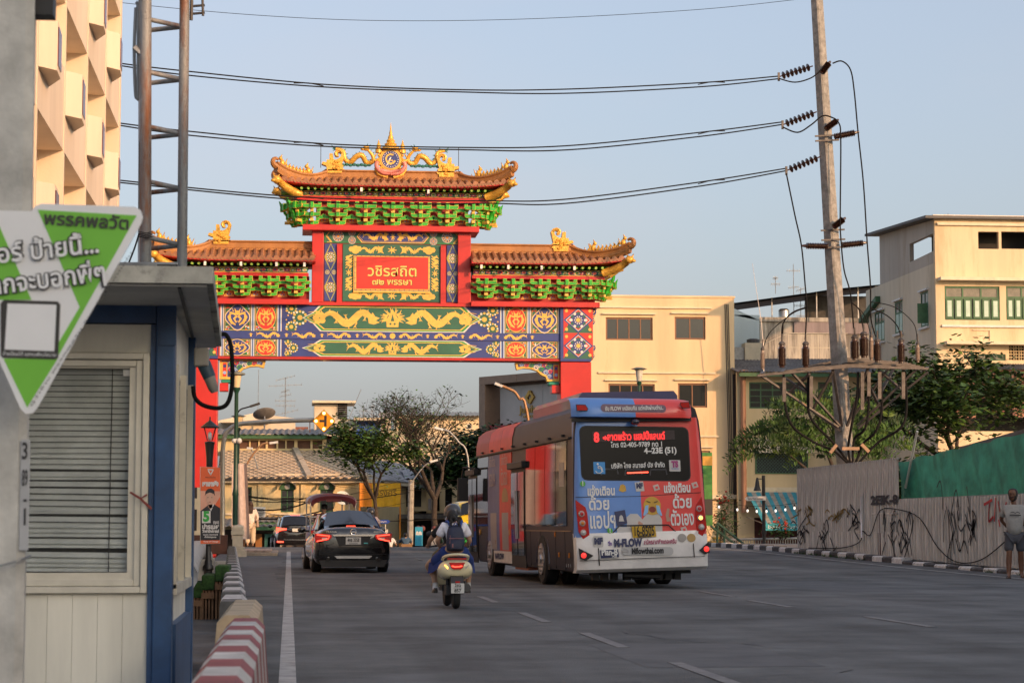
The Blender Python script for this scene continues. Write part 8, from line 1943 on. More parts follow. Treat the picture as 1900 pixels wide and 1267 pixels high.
# string of festoon bulbs
b=MB();P=[at(p,q,88)for p,q in((1322,928),(1345,932),(1385,938),(1430,938),(1470,934),(1500,928),(1530,920))];b.tube(smooth_path(P,5),.012,4);fs_=thing('string_lights','string of bare white bulbs looping in front of the striped awning','string lights',(0,0,0));b.build('cord',WIRE,fs_)
for p,q in((1334,934),(1368,939),(1387,941),(1404,942),(1422,942),(1439,941),(1457,939),(1474,936)):a=at(p,q,88);b=MB();b.tube([a+Vector((0,0,.02)),a-Vector((0,0,.08))],.025,6);b.build('bulb_socket',WIRE,fs_);b=MB();b.ball(a-Vector((0,0,.14)),(.045,.045,.065),8,h=6);b.build('bulb',mat('bulb_white',(.8,.8,.8),.3,var=0,emit=(1,.95,.85),est=.5),fs_)
# green stair rail and low grey railing
Yr=84;b=MB();b.tube([tuple(at(1318,955+17,Yr)),tuple(at(1394,1030,Yr))],.045,7);b.tube([tuple(at(1330,969,Yr+1)),tuple(at(1378,1016,Yr+1))],.045,7)
b=MB()
for(p,q,r,s_)in((1331,970,1394,1020),(1318,975,1376,1018)):b.tube([tuple(at(p,q,Yr)),tuple(at(r,s_,Yr))],.05,7)
for p,q in((1331,970),(1344,980)):b.tube([tuple(at(p,q,Yr)),tuple(at(p,1022,Yr))],.045,6)
tag(b.build('stair_handrail',mat('rail_green',(.01,.06,.04),.5)),'dark green handrail of steps descending beside the pavement','handrail')
rl=thing('low_railing','low grey steel railing in front of the shaded shop','railing',(0,0,0));b=MB();b.tube([tuple(at(1345,1001,92)),tuple(at(1500,998,92))],.05,6);b.build('top_rail',GALV,rl)
for k in range(34):b=MB();p=1347+4.6*k;a=at(p,1001,92);b.bar(a,(a.x,a.y,.2),.03);b.build('baluster',GALV,rl)
b=MB();b.box((X(1318,90),90,.2),(X(1345,90),90.8,Z(1004,90)));b.box((X(1322,90),89.9,Z(1000,90)),(X(1334,90),90.2,Z(996,90)));tag(b.build('yellow_bench',mat('bench_yellow',(.40,.26,.03),.6)),'mustard bench with a pale slab by the flowering shrubs','bench')
# green advertising banner past the bus corner
b=MB();b.box((X(1303,84),84,Z(975,84)),(X(1321,84),84.08,Z(838,84)));gb_=tag(b.build('banner_stand',mat('banner_green',(.05,.25,.04),.5,var=.4,scale=2)),'green and orange upright banner showing past the bus corner','banner');b=MB();b.box((X(1303,84),83.97,Z(862,84)),(X(1321,84),83.99,Z(845,84)));b.build('banner_head',mat('banner_gold',(.55,.30,.04),.5),gb_)
b=MB();b.box((X(1303,84),83.97,Z(955,84)),(X(1321,84),83.99,Z(925,84)));b.build('banner_text',mat('banner_black',(.02,.02,.02),.5),gb_)
# ---------------------------------------------------------------- near side of the street, left
# booth
bt=thing('guard_booth','weathered guard booth with cream panels, blue corner posts and slatted blinds','booth',(0,0,0));BYf=10.5
BLUP=mat('booth_blue',(.02,.07,.18),.45,var=.25,scale=4,dirt=((.045,.06,.08),.6));BPAN=mat('booth_cream',(.78,.75,.64),.6,var=.12,scale=3,streak=1,dirt=((.26,.24,.2),.6));BALU=mat('booth_aluminium',(.66,.62,.52),.45,metal=.3,var=.12,scale=4,dirt=((.2,.17,.12),.62));BROOF=mat('booth_roof',(.45,.44,.38),.8,var=.3,scale=4,dirt=((.10,.095,.085),.5));BSOF=mat('booth_soffit',(.50,.49,.46),.8,var=.15)
xR=X(322,BYf,900);xL=-3.2;zf=lambda q:Z(q,BYf,300)
XB=lambda p:X(p,BYf,900)
b=MB();b.box((XB(286),BYf-.02,-.05),(xR,BYf+.12,zf(556)));b.build('corner_post',BLUP,bt,bevel=.008)
b=MB();b.box((xL,BYf-.015,zf(600)),(XB(286)-.002,BYf+.1,zf(556)));b.build('head_beam',BLUP,bt)
b=MB();b.box((XB(293),BYf-.028,zf(641)),(xR+.004,BYf-.02,zf(556)));b.build('post_sleeve',BLUP,bt)
for k in range(5):
    x1_=XB(282)-k*.47;b=MB();b.box((x1_-.464,BYf+.02,zf(654)),(x1_,BYf+.06,zf(602)));b.build('wall_panel',BPAN,bt)
for k in range(12):
    x1_=XB(276)-k*.118;b=MB();b.box((x1_-.1165,BYf+.02,-.05),(x1_,BYf+.05,zf(1101)));b.build('wall_board',BPAN,bt)
b=MB();b.box((XB(276),BYf+.0,-.05),(XB(286)-.002,BYf+.05,zf(602)));b.build('edge_trim',BLUP,bt)
for a,c,dpt in((0,0,0),(13,.9,.02)):
    x1_=XB(275-a*1.0);zt_,zb_=zf(655+a),zf(1100-a);w_=.032
    b=MB();b.box((x1_-w_,BYf-.01+dpt,zb_),(x1_,BYf+.05+dpt,zt_));b.box((xL,BYf-.01+dpt,zt_-w_),(x1_-w_,BYf+.05+dpt,zt_));b.box((xL,BYf-.01+dpt,zb_),(x1_-w_,BYf+.05+dpt,zb_+w_));b.build('window_frame',BALU,bt,bevel=.004)
b=MB();b.box((XB(237),BYf+.03,zf(1075)),(XB(250),BYf+.07,zf(680)));b.box((xL,BYf+.03,zf(1078)),(XB(237),BYf+.07,zf(1062)));b.box((xL,BYf+.03,zf(683)),(XB(237),BYf+.07,zf(675)));b.build('sliding_sash',BALU,bt)
b=MB();b.box((xL,BYf+.055,zf(1062)),(XB(237),BYf+.058,zf(683)));
gl=b.build('pane',mat('booth_pane',(.07,.075,.07),.05,var=0,coat=0,spec=.6,alpha=.14),bt)
BLD=mat('blind_slat',(.70,.74,.70),.45,var=.15,scale=6);rnd=random.Random(4)
nsl=36;zt_,zb_=zf(684),zf(1062)
for k in range(nsl):
    z=zt_-(zt_-zb_)*(k+.5)/nsl;sagv=rnd.uniform(-.004,.004)if k<17 else rnd.uniform(-.012,.012);b=MB();m_=6;vs=[];x0_,x1_=xL,XB(237)
    for i in range(m_+1):u_=i/m_;xx=x0_+(x1_-x0_)*u_;zz=z+sagv*sin(pi*u_*1.0+(1.5 if k>17 else 0))-.006*(u_**6)*(k>19);vs+=[(xx,BYf+.085,zz-.010),(xx,BYf+.100,zz+.0145)]
    b.add(vs,[(2*i,2*i+2,2*i+3,2*i+1)for i in range(m_)]);b.build('blind_slat',BLD,bt)
b=MB();b.tube([(XB(203),BYf+.08,zt_),(XB(201),BYf+.08,zb_)],.003,4);b.build('blind_cord',BLKP,bt)
b=MB();b.box((xL,BYf+.16,-.05),(xR-.1,BYf+1.9,zf(560)));b.build('inside_dark',mat('booth_inside',(.05,.052,.05),.8),bt)
b=MB();b.cbox((XB(231),BYf+.05,zf(691)),(.035,.006,.03));b.build('sticker',WFR,bt)
b=MB();xx,z=XB(262),zf(925);b.tube([(xx-.05,BYf-.02,z+.03),(xx,BYf-.04,z-.0),(xx+.05,BYf-.02,z-.05)],.006,5);b.tube([(xx+.03,BYf-.03,z+.02),(xx,BYf-.04,z),(xx+.05,BYf-.02,z-.045)],.006,5);b.build('wire_tie',mat('tie_red',(.25,.05,.04),.6),bt)
# side wall (recedes along the kerb)
Ysb=12.35;Tb=Matrix(((0,-1,0,xR),(1,0,0,0),(0,0,1,0),(0,0,0,1)))
zA,zB,zC=zf(556),zf(680),zf(1085)
b=MB();b.box((xR-.06,BYf+.121,-.05),(xR-.02,Ysb,zf(1090)));b.build('side_panel',BPAN,bt);b=MB();b.box((xR-.06,BYf+.121,zB),(xR-.02,Ysb,zA));b.build('side_panel',BPAN,bt)
b=MB();b.box((xR-.05,BYf+.13,zC),(xR-.03,Ysb-.02,zB));b.build('pane',GLASS,bt)
for y in(BYf+.13,BYf+.9,Ysb-.16):b=MB();b.box((xR-.02,y,zC-.02),(xR+.012,y+.06,zB+.02));b.build('window_frame',BALU,bt)
b=MB();b.box((xR-.02,BYf+.13,zC-.05),(xR+.016,Ysb-.1,zC));b.build('window_frame',BALU,bt)
b=MB();b.box((xR-.08,Ysb-.1,-.05),(xR+.02,Ysb+.03,zA));b.build('corner_post',BLUP,bt)
b=MB();b.box((xR-.05,BYf+.121,-.05),(xR+.014,Ysb-.1,zf(1160)));b.build('side_skirt',BLUP,bt)
# roof slab
nr=gnd(396,524,0);
def onz(px,py,z):d=ray(px,py);t_=(z-EYE)/d.z;return Vector((d.x*t_,d.y*t_,z))
ZR=2.22;A1,A2=onz(396,526,ZR),onz(411,643,ZR);th_=.075
b=MB();pts=[(-4,A1.y),(A1.x,A1.y),(A2.x,A2.y),(-4,A2.y)];b.prism(pts,ZR,ZR+th_,lambda u,v,w_:(u,v,w_));b.build('roof_slab',BROOF,bt,bevel=.008)
b=MB();b.prism([(-4,A1.y+.03),(A1.x-.03,A1.y+.03),(A2.x-.03,A2.y-.03),(-4,A2.y-.03)],ZR-.012,ZR-.002,lambda u,v,w_:(u,v,w_));b.build('soffit',BSOF,bt)
b=MB();b.prism([(A1.x-.16,A1.y+.05),(A1.x-.145,A1.y+.05),(A2.x-.145,A2.y-.05),(A2.x-.16,A2.y-.05)],ZR-.02,ZR-.012,lambda u,v,w_:(u,v,w_));b.build('soffit_batten',BLKP,bt)
# junction: blue post to slab, plug box with cable
pb_=onz(345,680,1.9)
px_=Vector((xR+.06,BYf+1.4,Z(680,BYf+1.4,350)));b=MB();b.box((px_.x-.03,px_.y-.05,px_.z+.0),(px_.x+.05,px_.y+.05,px_.z+.10));pl_=thing('power_plug','grey industrial plug socket on the booth side with a drooping black hose','plug',(0,0,0));b.build('socket_box',mat('plug_grey',(.28,.27,.25),.5),pl_,bevel=.008)
b=MB();b.tube([px_+Vector((.02,0,.02)),px_+Vector((.055,0,-.06))],[.04,.036],12);b.build('plug_collar',mat('plug_blue',(.03,.07,.11),.5),pl_,smooth=40);b=MB();b.tube([px_+Vector((.05,0,-.05)),px_+Vector((.075,0,-.12)),px_+Vector((.082,0,-.14))],[.034,.028,.018],12);b.build('plug_body',MATS['plug_grey'],pl_,smooth=40)
Yc=BYf+1.3;cable('hose',[at(p,q,Yc)for p,q in((358,716),(362,738),(378,752),(405,757),(422,748),(430,720),(431,680),(428,640),(420,622),(411,620))],.0135,parent=pl_)
# pole with election board close to the lens
PY=5.6;cp=thing('concrete_pole','grey concrete pole close to the viewer with a numbered tin plate','utility pole',(0,0,0))
XP=lambda p,q=600,Yd=PY:at(p,q,Yd).x
b=MB();loft(b,[[(XP(p),PY,z),(XP(p+16),PY+.012,z),(XP(p+16)-.014,PY+.16,z),(XP(-150),PY+.16,z),(XP(-150),PY,z)]for z,p in((-.05,38),(1.2,38),(2.6,36),(4,34))]);b.build('pole_shaft',mat('pole_pale_concrete',(.62,.61,.56),.85,var=.25,scale=5,bump=.12,bscale=60,dirt=((.30,.29,.26),.6)),cp)
b=MB();b.box((XP(38,900),PY-.004,Z(1020,PY,45)),(XP(55,900),PY+.0-.001,Z(815,PY,45)));np_=b.build('number_plate',mat('tin_white',(.45,.46,.47),.4,var=.1,metal=.2),cp)
for s_,q in(('3',838),('89',888),('1',960)):text(s_,.06,INK,np_,(XP(46.5,q),PY-.007,Z(q,PY,46)),width=.014 if s_!='1' else .005,bold=.001)
b=MB();b.box((XP(44,925),PY-.008,Z(930,PY,46)),(XP(50,925),PY-.004,Z(926,PY,46)));b.build('plate_dash',INK,np_)
b=MB();b.tube(smooth_path([(XP(-20,1055),PY-.03,Z(1052,PY)),(XP(10,1050),PY-.035,Z(1045,PY)),(XP(40,1038),PY-.03,Z(1036,PY)),(XP(55,1030),PY+.02,Z(1030,PY))],4),.003,5);b.build('binding_wire',GALV,cp)
b=MB();b.box((XP(-60),PY+.05,Z(18,PY,50)),(XP(95,0),PY+.12,Z(-60,PY,50)));b.poly([(0,0,0)]*3)if False else None;b.v=b.v;b.build('cross_arm',BLKP,cp)
es=thing('election_board','green and white triangular election board tied to the pole close to the viewer','sign',(0,0,0));SYY=5.35
XS=lambda p,q:at(p,q,SYY);fp=lambda P:[(XS(p,q).x,XS(p,q).z)for p,q in P]
EW=mat('board_white',(.80,.81,.81),.5,var=.04);EG=mat('board_green',(.17,.52,.04),.5,var=.05);EK=mat('board_black',(.03,.028,.025),.5,var=0)
fu=lambda u,v,w_:(u,w_,v)
out=[(-120,388),(58,392),(66,382),(78,378),(250,384),(261,390),(265,402),(262,414),(70,755),(60,767),(47,767),(38,758),(-30,605),(-120,610)]
b=MB();b.prism(fp(out)[::-1],SYY,SYY+.008,fu);b.build('board',EW,es,bevel=.001)
c5=lambda P:[(.3158*u_,370+.3158*v_)for u_,v_ in P]
def lay(P,k,m,name):b=MB();b.prism(fp(c5(P))[::-1],SYY-.0012*k,SYY-.0012*k+.001,fu);return b.build(name,m,es)
lay([(222,62),(803,95),(345,915),(345,840),(468,632)],1,EG,'green_field');lay([(-380,60),(-60,60),(0,165),(185,590),(0,590),(-380,590)],1,EG,'green_field');lay([(20,935),(340,935),(160,1222)],1,EG,'green_field')
lay([(4,612),(22,590),(340,600),(355,618),(343,930),(325,940),(18,930),(4,915)],2,EK,'code_frame');lay([(45,612),(332,620),(320,892),(28,882)],3,EW,'code_field')
def st5(s_,u_,v_,w_,size,m,bold,rotd,k=3):p=XS(*c5([(u_,v_)])[0]);text(s_,size,m,es,(p.x,SYY-.0012*k-.001,p.z),rot=(pi/2,0,0)if not rotd else(pi/2,-R(rotd),0),width=w_*.3158*SYY/F/cos(R(rotd)),bold=bold)
st5('พรรคพลวัต',508,132,490,.042,EK,.0012,-3,2)
for k,m_,bo in((4,EK,.0042),(6,EW,.0012)):st5('อร์ ป้ายนี้...',285,300,575,.062,m_,bo,7,k);st5('ากจะบอกพี่ๆ',290,475,640,.062,m_,bo,8,k)
st5('ป้ายนี้คุยได้ แสกนฟังนโยบาย',175,912,300,.012,EW,0,-1,4);st5('ผู้ว่าจ้าง พรรคพลวัต จำนวนหนึ่งพันแผ่น',480,760,560,.008,EK,0,58,2)
# rusty triangular lattice mast behind the booth
RP=mat('rusty_pipe',(.24,.25,.25),.6,metal=.2,var=.3,scale=6,streak=1,bump=.3,dirt=((.20,.075,.03),.52));Ym=14.0
ms=thing('lattice_mast','rust streaked triangular pipe mast rising behind the guard booth','mast',(0,0,0));P3=lambda p,q,dy=0:at(p,q,Ym+dy)
for(p0,p1,w_,dy)in((270,270.5,11,0),(337.5,343,9.5,0)):
    b=MB();b.tube([P3(p0,q,dy)if False else P3(p0+(p1-p0)*(510-q)/560,q,dy)for q in(660,510,400,300,200,100,0,-80)],w_*Ym/F,12);b.build('mast_leg',RP,ms,smooth=True)
b=MB();b.tube([P3(262,620,.22),P3(264,265,.22)],.026,10);b.tube([P3(262,265,.22),P3(262,-60,.22)],.020,8);b.build('mast_leg',GALV,ms,smooth=True)
for q in(38,136,237,339,443,540):
    b=MB();b.tube([P3(270,q-3),P3(339,q+12)],.016,8);b.build('mast_rung',RP,ms,smooth=True);b=MB();b.tube([P3(264,q+20,.2),P3(339,q+12)],.016,8);b.build('mast_rung',RP,ms,smooth=True)
b=MB();b.tube([P3(215,492,-.1),P3(330,492,-.1)],.02,8);b.build('mast_rung',RP,ms)
b=MB();b.tube(smooth_path([P3(252,15,.1),P3(249,90,.1),P3(251,170,.1),P3(254,182,.1),P3(256,170,.1),P3(256,20,.1),P3(253,8,.1)],4),.012,6);b.tube([P3(249,88),P3(262,100)],.02,6);b.build('cable_loop',GALV,ms)
b=MB();b.tube([P3(357,12),P3(380,10)],.009,5);b.tube([P3(357,26),P3(380,24)],.009,5);b.tube([P3(376,0),P3(377,30)],.009,5);b.tube([P3(356,0),P3(355,38)],.012,5);b.build('bracket',BLKP,ms)
b=MB();
for k in range(4):b.tube([P3(258,430+3*k,-.06),P3(272,433+3*k,-.08),P3(283,430+3*k,-.05)],.004,4)
b.tube(smooth_path([P3(258,434,-.06),P3(250,460,-.1),P3(238,490,-.1),P3(226,512,-.1)],4),.006,5);b.build('binding_wire',WIRE,ms)
b=MB();b.cbox(P3(311,500,-.1),(.13,.05,.06));b.build('spot_lamp',BLKP,ms)
# barriers and kerbs
RDP=mat('barrier_red',(.26,.028,.03),.6,var=.3,scale=7,dirt=((.33,.16,.14),.6));WHP=mat('barrier_white',(.52,.50,.46),.6,var=.25,scale=7,dirt=((.33,.28,.24),.58));BEI=mat('barrier_beige',(.50,.38,.24),.7,var=.25,scale=5,dirt=((.33,.27,.2),.55))
def barrier(label,x,y0,y1,n,ztop,mats_,w=.10,group=None):
    t_=thing('road_barrier',label,'barrier',(x,y0,0),0,group);L=(y1-y0)/n
    pf=[(-.21,0),(-.17,.18),(-w*.8,.42),(-w*.6,ztop-.03),(-w*.35,ztop),(w*.35,ztop),(w*.6,ztop-.03),(w*.8,.42),(.17,.18),(.21,0)]
    for i in range(n):
        b=MB();b.prism(pf[::-1],L*i+.0,L*(i+1),lambda u,v,w_:(u,w_,v));b.build('painted_block',mats_[i%len(mats_)],t_)
    return t_
barrier('red and white striped concrete barrier beside the white edge line',-.16,4.2,8.35,13,.80,(RDP,WHP),.12)
barrier('beige weathered concrete barrier beyond the striped one',-.20,8.6,10.4,2,.80,(BEI,BEI),.13)
lw=thing('stone_kerb_wall','low side kerb wall of alternating grey and white blocks running to the lamp pedestal','kerb',(0,0,0))
ga,gbk=mat('kerb_grey_block',(.10,.10,.10),.8,var=.3,scale=6),mat('kerb_pale_block',(.48,.47,.46),.75,var=.3,scale=6,dirt=((.25,.24,.22),.55))
for i in range(40):
    y=16+i*1.12;x=-.40-(y-16)*.0262;zt_=.60-(.02 if i%2 else 0);b=MB();b.prism([(-.10,0),(.10,0),(.09,zt_-.04),(.05,zt_),(-.09,zt_),(-.10,zt_-.03)][::-1],0,1.10 if i%2 else .56,lambda u,v,w_:(u,w_,v));b.build('kerb_block',gbk if i%2 else ga,lw,loc=(x,y,0))
lwx=lambda y:-.40-(y-16)*.0262
for y0_,x0_,dx,dy_,h_ in((13.2,-1.05,.35,.8,.42),(14.4,-.92,.42,.9,.30),(15.8,-1.3,.4,.9,.42),(12.0,-1.0,.8,1.0,.16),(17.4,-1.2,.5,1.2,.52)):
    b=MB();b.box((x0_-dx,y0_,0),(x0_+dx*.6,y0_+dy_,h_));tag(b.build('concrete_block',CONC,bevel=.02),{13.2:'speckled white concrete block behind the beige barrier',14.4:'low dark concrete slab behind the beige barrier',15.8:'stepped concrete block below the turf boxes',12.0:'flat worn concrete footing by the barrier',17.4:'tallest rough concrete block beside the kerb wall'}[y0_],'concrete block')
TURF=mat('turf_green',(.03,.085,.015),.95,var=.4,scale=20,bump=1.,bscale=120);WOOD=mat('pallet_wood',(.26,.14,.07),.8,var=.3,scale=6)
for k,(p0,p1,q0,q1)in enumerate(((399,425,1057,1077),(374,398,1074,1093),(352,376,1088,1107))):
    Yt=27+0*k;t_=thing('turf_box',('highest','middle','lowest')[k]+' of the stepped boxes covered in artificial turf on wooden pallets','turf box',(0,0,0),0,'stepped turf boxes');x0_,x1_=X(p0,Yt,q0),X(p1,Yt,q0)
    b=MB();b.box((x0_,Yt,Z(q1,Yt)),(x1_,Yt+1.1,Z(q0,Yt)+.06));b.build('turf_cover',TURF,t_,bevel=.02)
    for j in range(4):b=MB();xx=x0_+(x1_-x0_)*(j+.1)/4;b.box((xx,Yt+.02,0),(xx+(x1_-x0_)*.16,Yt+1.0,Z(q1,Yt)-.002));b.build('plank',WOOD,t_)
    b=MB();b.box((x0_,Yt-.01,Z(q1,Yt)-.10),(x1_,Yt+.018,Z(q1,Yt)-.03));b.build('plank',WOOD,t_)
# black lantern post with poster
YL=36;q=at(387,1000,YL);lp=thing('lantern_post','black iron lantern post standing behind the orange election poster','street lamp',(q.x,YL,0));LZ=lambda v:at(387,v,YL).z
IR=mat('iron_black',(.018,.016,.015),.4,var=.2)
b=MB();b.lathe([(.07,0),(.07,LZ(1058)),(.09,LZ(1056)),(.09,LZ(1050)),(.06,LZ(1046)),(.06,LZ(1040)),(.045,LZ(1036)),(.038,LZ(880)),(.05,LZ(878)),(.055,LZ(850)),(.075,LZ(826)),(.085,LZ(820)),(.03,LZ(818))],(0,0,0),14);b.build('post',IR,lp,smooth=40)
z0_,z1_=LZ(817),LZ(797);b=MB()
for k in range(4):a=pi/4+k*pi/2;b.tube([(.055*cos(a),.055*sin(a),z0_),(.13*cos(a),.13*sin(a),z1_+.03)],.008,5)
b.build('lantern_frame',IR,lp);b=MB();b.lathe([(.15,z1_+.03),(.155,z1_+.045),(.10,z1_+.085),(.06,z1_+.12),(.03,z1_+.14),(.012,z1_+.16),(.012,z1_+.21),(.001,z1_+.22)],(0,0,0),14);b.lathe([(.13,z1_+.035),(.09,z1_+.03),(.001,z1_+.03)],(0,0,0),12,0);b.build('lantern_cap',IR,lp,smooth=40)
b=MB();b.lathe([(.02,z0_),(.035,z0_+.05),(.03,z0_+.12),(.001,z0_+.15)],(0,0,0),10);b.build('lamp_bulb',WFR,lp,smooth=True)
ep=thing('election_poster','tall orange and black election poster with a portrait and a green number five','poster',(0,0,0));YP=YL-.12
C2=lambda u_,v_:(330+.2051*u_,850+.2051*v_)
def pf(P,k,m,name,parent=ep):b=MB();b.prism([(at(*C2(u_,v_),YP).x,at(*C2(u_,v_),YP).z)for u_,v_ in P][::-1],YP-.002*k,YP-.002*k+.0015,fu);return b.build(name,m,parent)
b=MB();b.prism([(at(*C2(u_,v_),YP).x,at(*C2(u_,v_),YP).z)for u_,v_ in((200,75),(385,82),(382,770),(202,776))][::-1],YP,YP+.03,fu);b.build('poster_board',mat('poster_backing',(.5,.48,.42),.6),ep)
OR_=mat('poster_orange',(.72,.12,.03),.5,var=.05);PKW=mat('poster_white',(.66,.64,.62),.5,var=.04);PBK=mat('poster_black',(.015,.015,.02),.5,var=0);PGR=mat('poster_green',(.03,.35,.05),.5,var=0);PSKN=mat('poster_skin',(.60,.36,.26),.6,var=.05)
pf([(205,77),(383,84),(383,480),(205,475)],1,OR_,'print_field');pf([(205,294),(383,298),(383,345),(300,480),(205,480)],2,mat('poster_peach',(.7,.36,.25),.5,var=.1),'print_field');pf([(205,476),(383,480),(380,742),(205,742)],1,PBK,'print_field');pf([(205,742),(380,740),(380,768),(205,772)],2,OR_,'print_field')
pf([(205,476),(270,425),(330,415),(383,450),(383,540),(205,540)],3,PBK,'print_suit');pf([(272,420),(328,415),(300,478)],4,PKW,'print_collar');pf([(290+36*cos(k*.45),362+58*sin(k*.45))for k in range(14)],5,PSKN,'print_face');pf([(275,405),(315,405),(312,445),(290,460),(275,440)],4,PSKN,'print_neck')
pf([(246,340),(250,300),(272,276),(305,272),(330,290),(336,340),(326,322),(290,308),(256,322)],6,PBK,'print_hair')
for s_ in(-1,1):pf([(290+s_*17-6,352),(290+s_*17+6,352),(290+s_*17+6,356),(290+s_*17-6,356)],7,PBK,'print_eye')
pf([(278,392),(304,392),(298,398),(284,398)],7,mat('poster_lip',(.45,.15,.12),.5,var=0),'print_mouth')
for(P)in([(268,97),(322,97),(318,108),(272,108)],[(270,112),(282,112),(300,142),(296,155)],[(318,100),(324,108),(298,155),(292,145)]):pf(P,3,PKW,'print_logo')
pf([(218,478),(296,475),(296,584),(218,586)],8,PKW,'print_number_field')
def pt(s_,u_,v_,w_,size,m,bold=0,k=10,sh=0):p=at(*C2(u_,v_),YP);text(s_,size,m,ep,(p.x,YP-.002*k-.002,p.z),width=w_*.2051*YP/F,bold=bold,shear=sh)
pt('5',257,530,56,.22,PGR,.012);pt('เราเอาจริง',295,232,145,.11,PKW,.007,4,.1);pt('พรรคประชาไทย',296,172,92,.03,PBK,0,4);pt('(ขุน)',346,578,50,.06,PKW,.002,4);pt('ปารเมศ',297,620,148,.10,PKW,.005,4);pt('วิทยารักษ์สรรค์',297,660,148,.065,PKW,.003,4);pt('จบนอก, วิทยาศาสตร์',296,690,130,.035,PKW,.001,4);pt('เด็กใหม่กรุงเทพ',294,712,105,.035,PKW,.001,4);pt('Party of Change',300,752,130,.03,PKW,.001,5)
# white and blue upright banner behind the booth corner
b=MB();b.box((X(340,30),30,Z(1000,30)),(X(356.5,30),30.03,Z(862,30)));bb_=tag(b.build('upright_banner',mat('banner_violet_blue',(.08,.10,.42),.5,var=.1)),'narrow blue and white upright banner between booth and lantern post','banner');b=MB();b.box((X(340,30),30,Z(862,30)+.002),(X(357.5,30),30.03,Z(690,30)));b.build('banner_white',mat('banner_white',(.55,.56,.62),.5),bb_)
# brown planter screen, white bridge balustrade
b=MB();b.box((X(345,56),56,Z(1027,56)),(X(424,56),56.2,Z(992,56)));stl=thing('market_stall','low stall with a dark brown fascia and cream back behind the orange poster','stall');b.build('fascia',mat('fascia_brown',(.09,.03,.018),.6,var=.3,scale=3),stl,bevel=.01)
b=MB();b.box((X(345,57),57,Z(992,57)),(X(410,57),57.2,Z(905,57)));b.box((X(345,57),56.9,Z(992,57)),(X(410,57),57,Z(984,57)));b.build('back_wall',TMT,stl)
b=MB();b.box((X(350,55.8),55.8,Z(984,55.8)),(X(367,55.8),55.9,Z(945,55.8)));b.box((X(350,55.8),55.8,Z(925,55.8)),(X(367,55.8),55.9,Z(905,55.8)));b.build('hung_goods',SHOPD,stl)
bw=thing('bridge_balustrade','white rounded bridge balustrade curving behind the booth','balustrade',(0,0,0));WHC=mat('balustrade_white',(.42,.40,.37),.75,var=.2,scale=4,dirt=((.2,.19,.17),.55))
P=smooth_path([at(335,1070,24),at(347,1040,30),at(360,1024,38),at(372,1021,44),at(378,1034,45)],5);b=MB();b.tube(P,.19,12);b.build('rail',WHC,bw,smooth=True)
b=MB();b.prism([(at(345,1106,36).x,at(345,1080,36).z-.3),(at(383,1080,36).x,at(383,1085,36).z),(at(383,1040,36).x,at(383,1036,36).z),(at(345,1060,36).x,at(345,1045,36).z)][::-1],36,36.4,fu);b.build('parapet',WHC,bw)
b=MB();b.box((X(388,38),38,0),(X(400,38),38.4,Z(1034,38)));b.box((X(400,44),44,0),(X(424,44),44.4,Z(1040,44)));b.build('pier',WHC,bw)
b=MB();c=at(357,1018,40);b.lathe([(.03,-.12),(.06,-.02),(.03,.0),(.10,.05),(.10,.08),(.03,.10),(.01,.14)],c,10);b.build('finial',WHC,bw,smooth=40)
# lamp pedestal on the kerb island and green lamp posts
YQ=68;isl=MB();x0_,x1_=X(446,YQ),X(517,YQ)
isl.box((X(436,YQ),YQ,0),(x1_,YQ+6,Z(1024,YQ)));isl.box((X(430,YQ),YQ-.25,0),(X(508,YQ),YQ-.01,Z(1033,YQ)));isl=structure(isl.build('kerb_island',mat('island_stone',(.30,.24,.18),.8,var=.25,scale=2,dirt=((.17,.15,.13),.55)),bevel=.04),'raised stone kerb island at the foot of the gate')
for k in range(4):b=MB();w_=(x1_-.2-x0_)/4;b.box((x0_+w_*k+.01,YQ+.05,Z(1024,YQ)+.003),(x0_+w_*(k+1)-.01,YQ+5.8,Z(1024,YQ)+.06));b.build('paving_slab',mat('paving_pinkish',(.34,.25,.20),.8,var=.2),isl)
YQ2=67;px0=at(441,1010,YQ2).x;gl_=thing('green_lamp_post','tall green lamp post with cream lantern on a white pedestal by the gate','street lamp',(px0,YQ2,0));PZ=lambda v:at(441,v,YQ2).z;s_=YQ2/F
PED=mat('pedestal_cream',(.55,.48,.37),.7,var=.15,scale=3,dirt=((.36,.31,.24),.62))
b=MB();W_=lambda px_:px_*s_
for(w_,q0,q1)in((16,1042,1020),(13,1020,1014),(9.5,1014,984),(12,992,984),(10.5,984,977)):b.box((-W_(w_),-W_(w_),PZ(q0)),(W_(w_),W_(w_),PZ(q1)+.002))
b.lathe([(W_(11),PZ(977)),(W_(9),PZ(974.5)),(W_(4),PZ(973)),(.01,PZ(972.5))],(0,0,0),12);b.build('pedestal',PED,gl_,bevel=.015)
LG=mat('lamp_green',(.010,.05,.03),.35,var=.1,coat=.4);LCR=mat('lantern_cream',(.70,.56,.33),.4,var=.05)
lx=at(438,800,YQ2).x-px0
b=MB();b.lathe([(.085,PZ(974)),(.085,PZ(920)),(.10,PZ(917)),(.07,PZ(905)),(.06,PZ(730)),(.075,PZ(727)),(.12,PZ(722)),(.12,PZ(719)),(.05,PZ(718))],(lx,0,0),12);b.build('post',LG,gl_,smooth=40)
b=MB();b.lathe([(.09,PZ(719)),(.15,PZ(697))],(lx,0,0),14);b.build('lantern_glass',LCR,gl_,smooth=40);b=MB();b.lathe([(.15,PZ(697)-.0),(.27,PZ(695)),(.26,PZ(692.5)),(.10,PZ(689.5)),(.02,PZ(688.5))],(lx,0,0),16);b.build('lantern_hat',mat('hat_grey_green',(.16,.17,.14),.5),gl_,smooth=40)
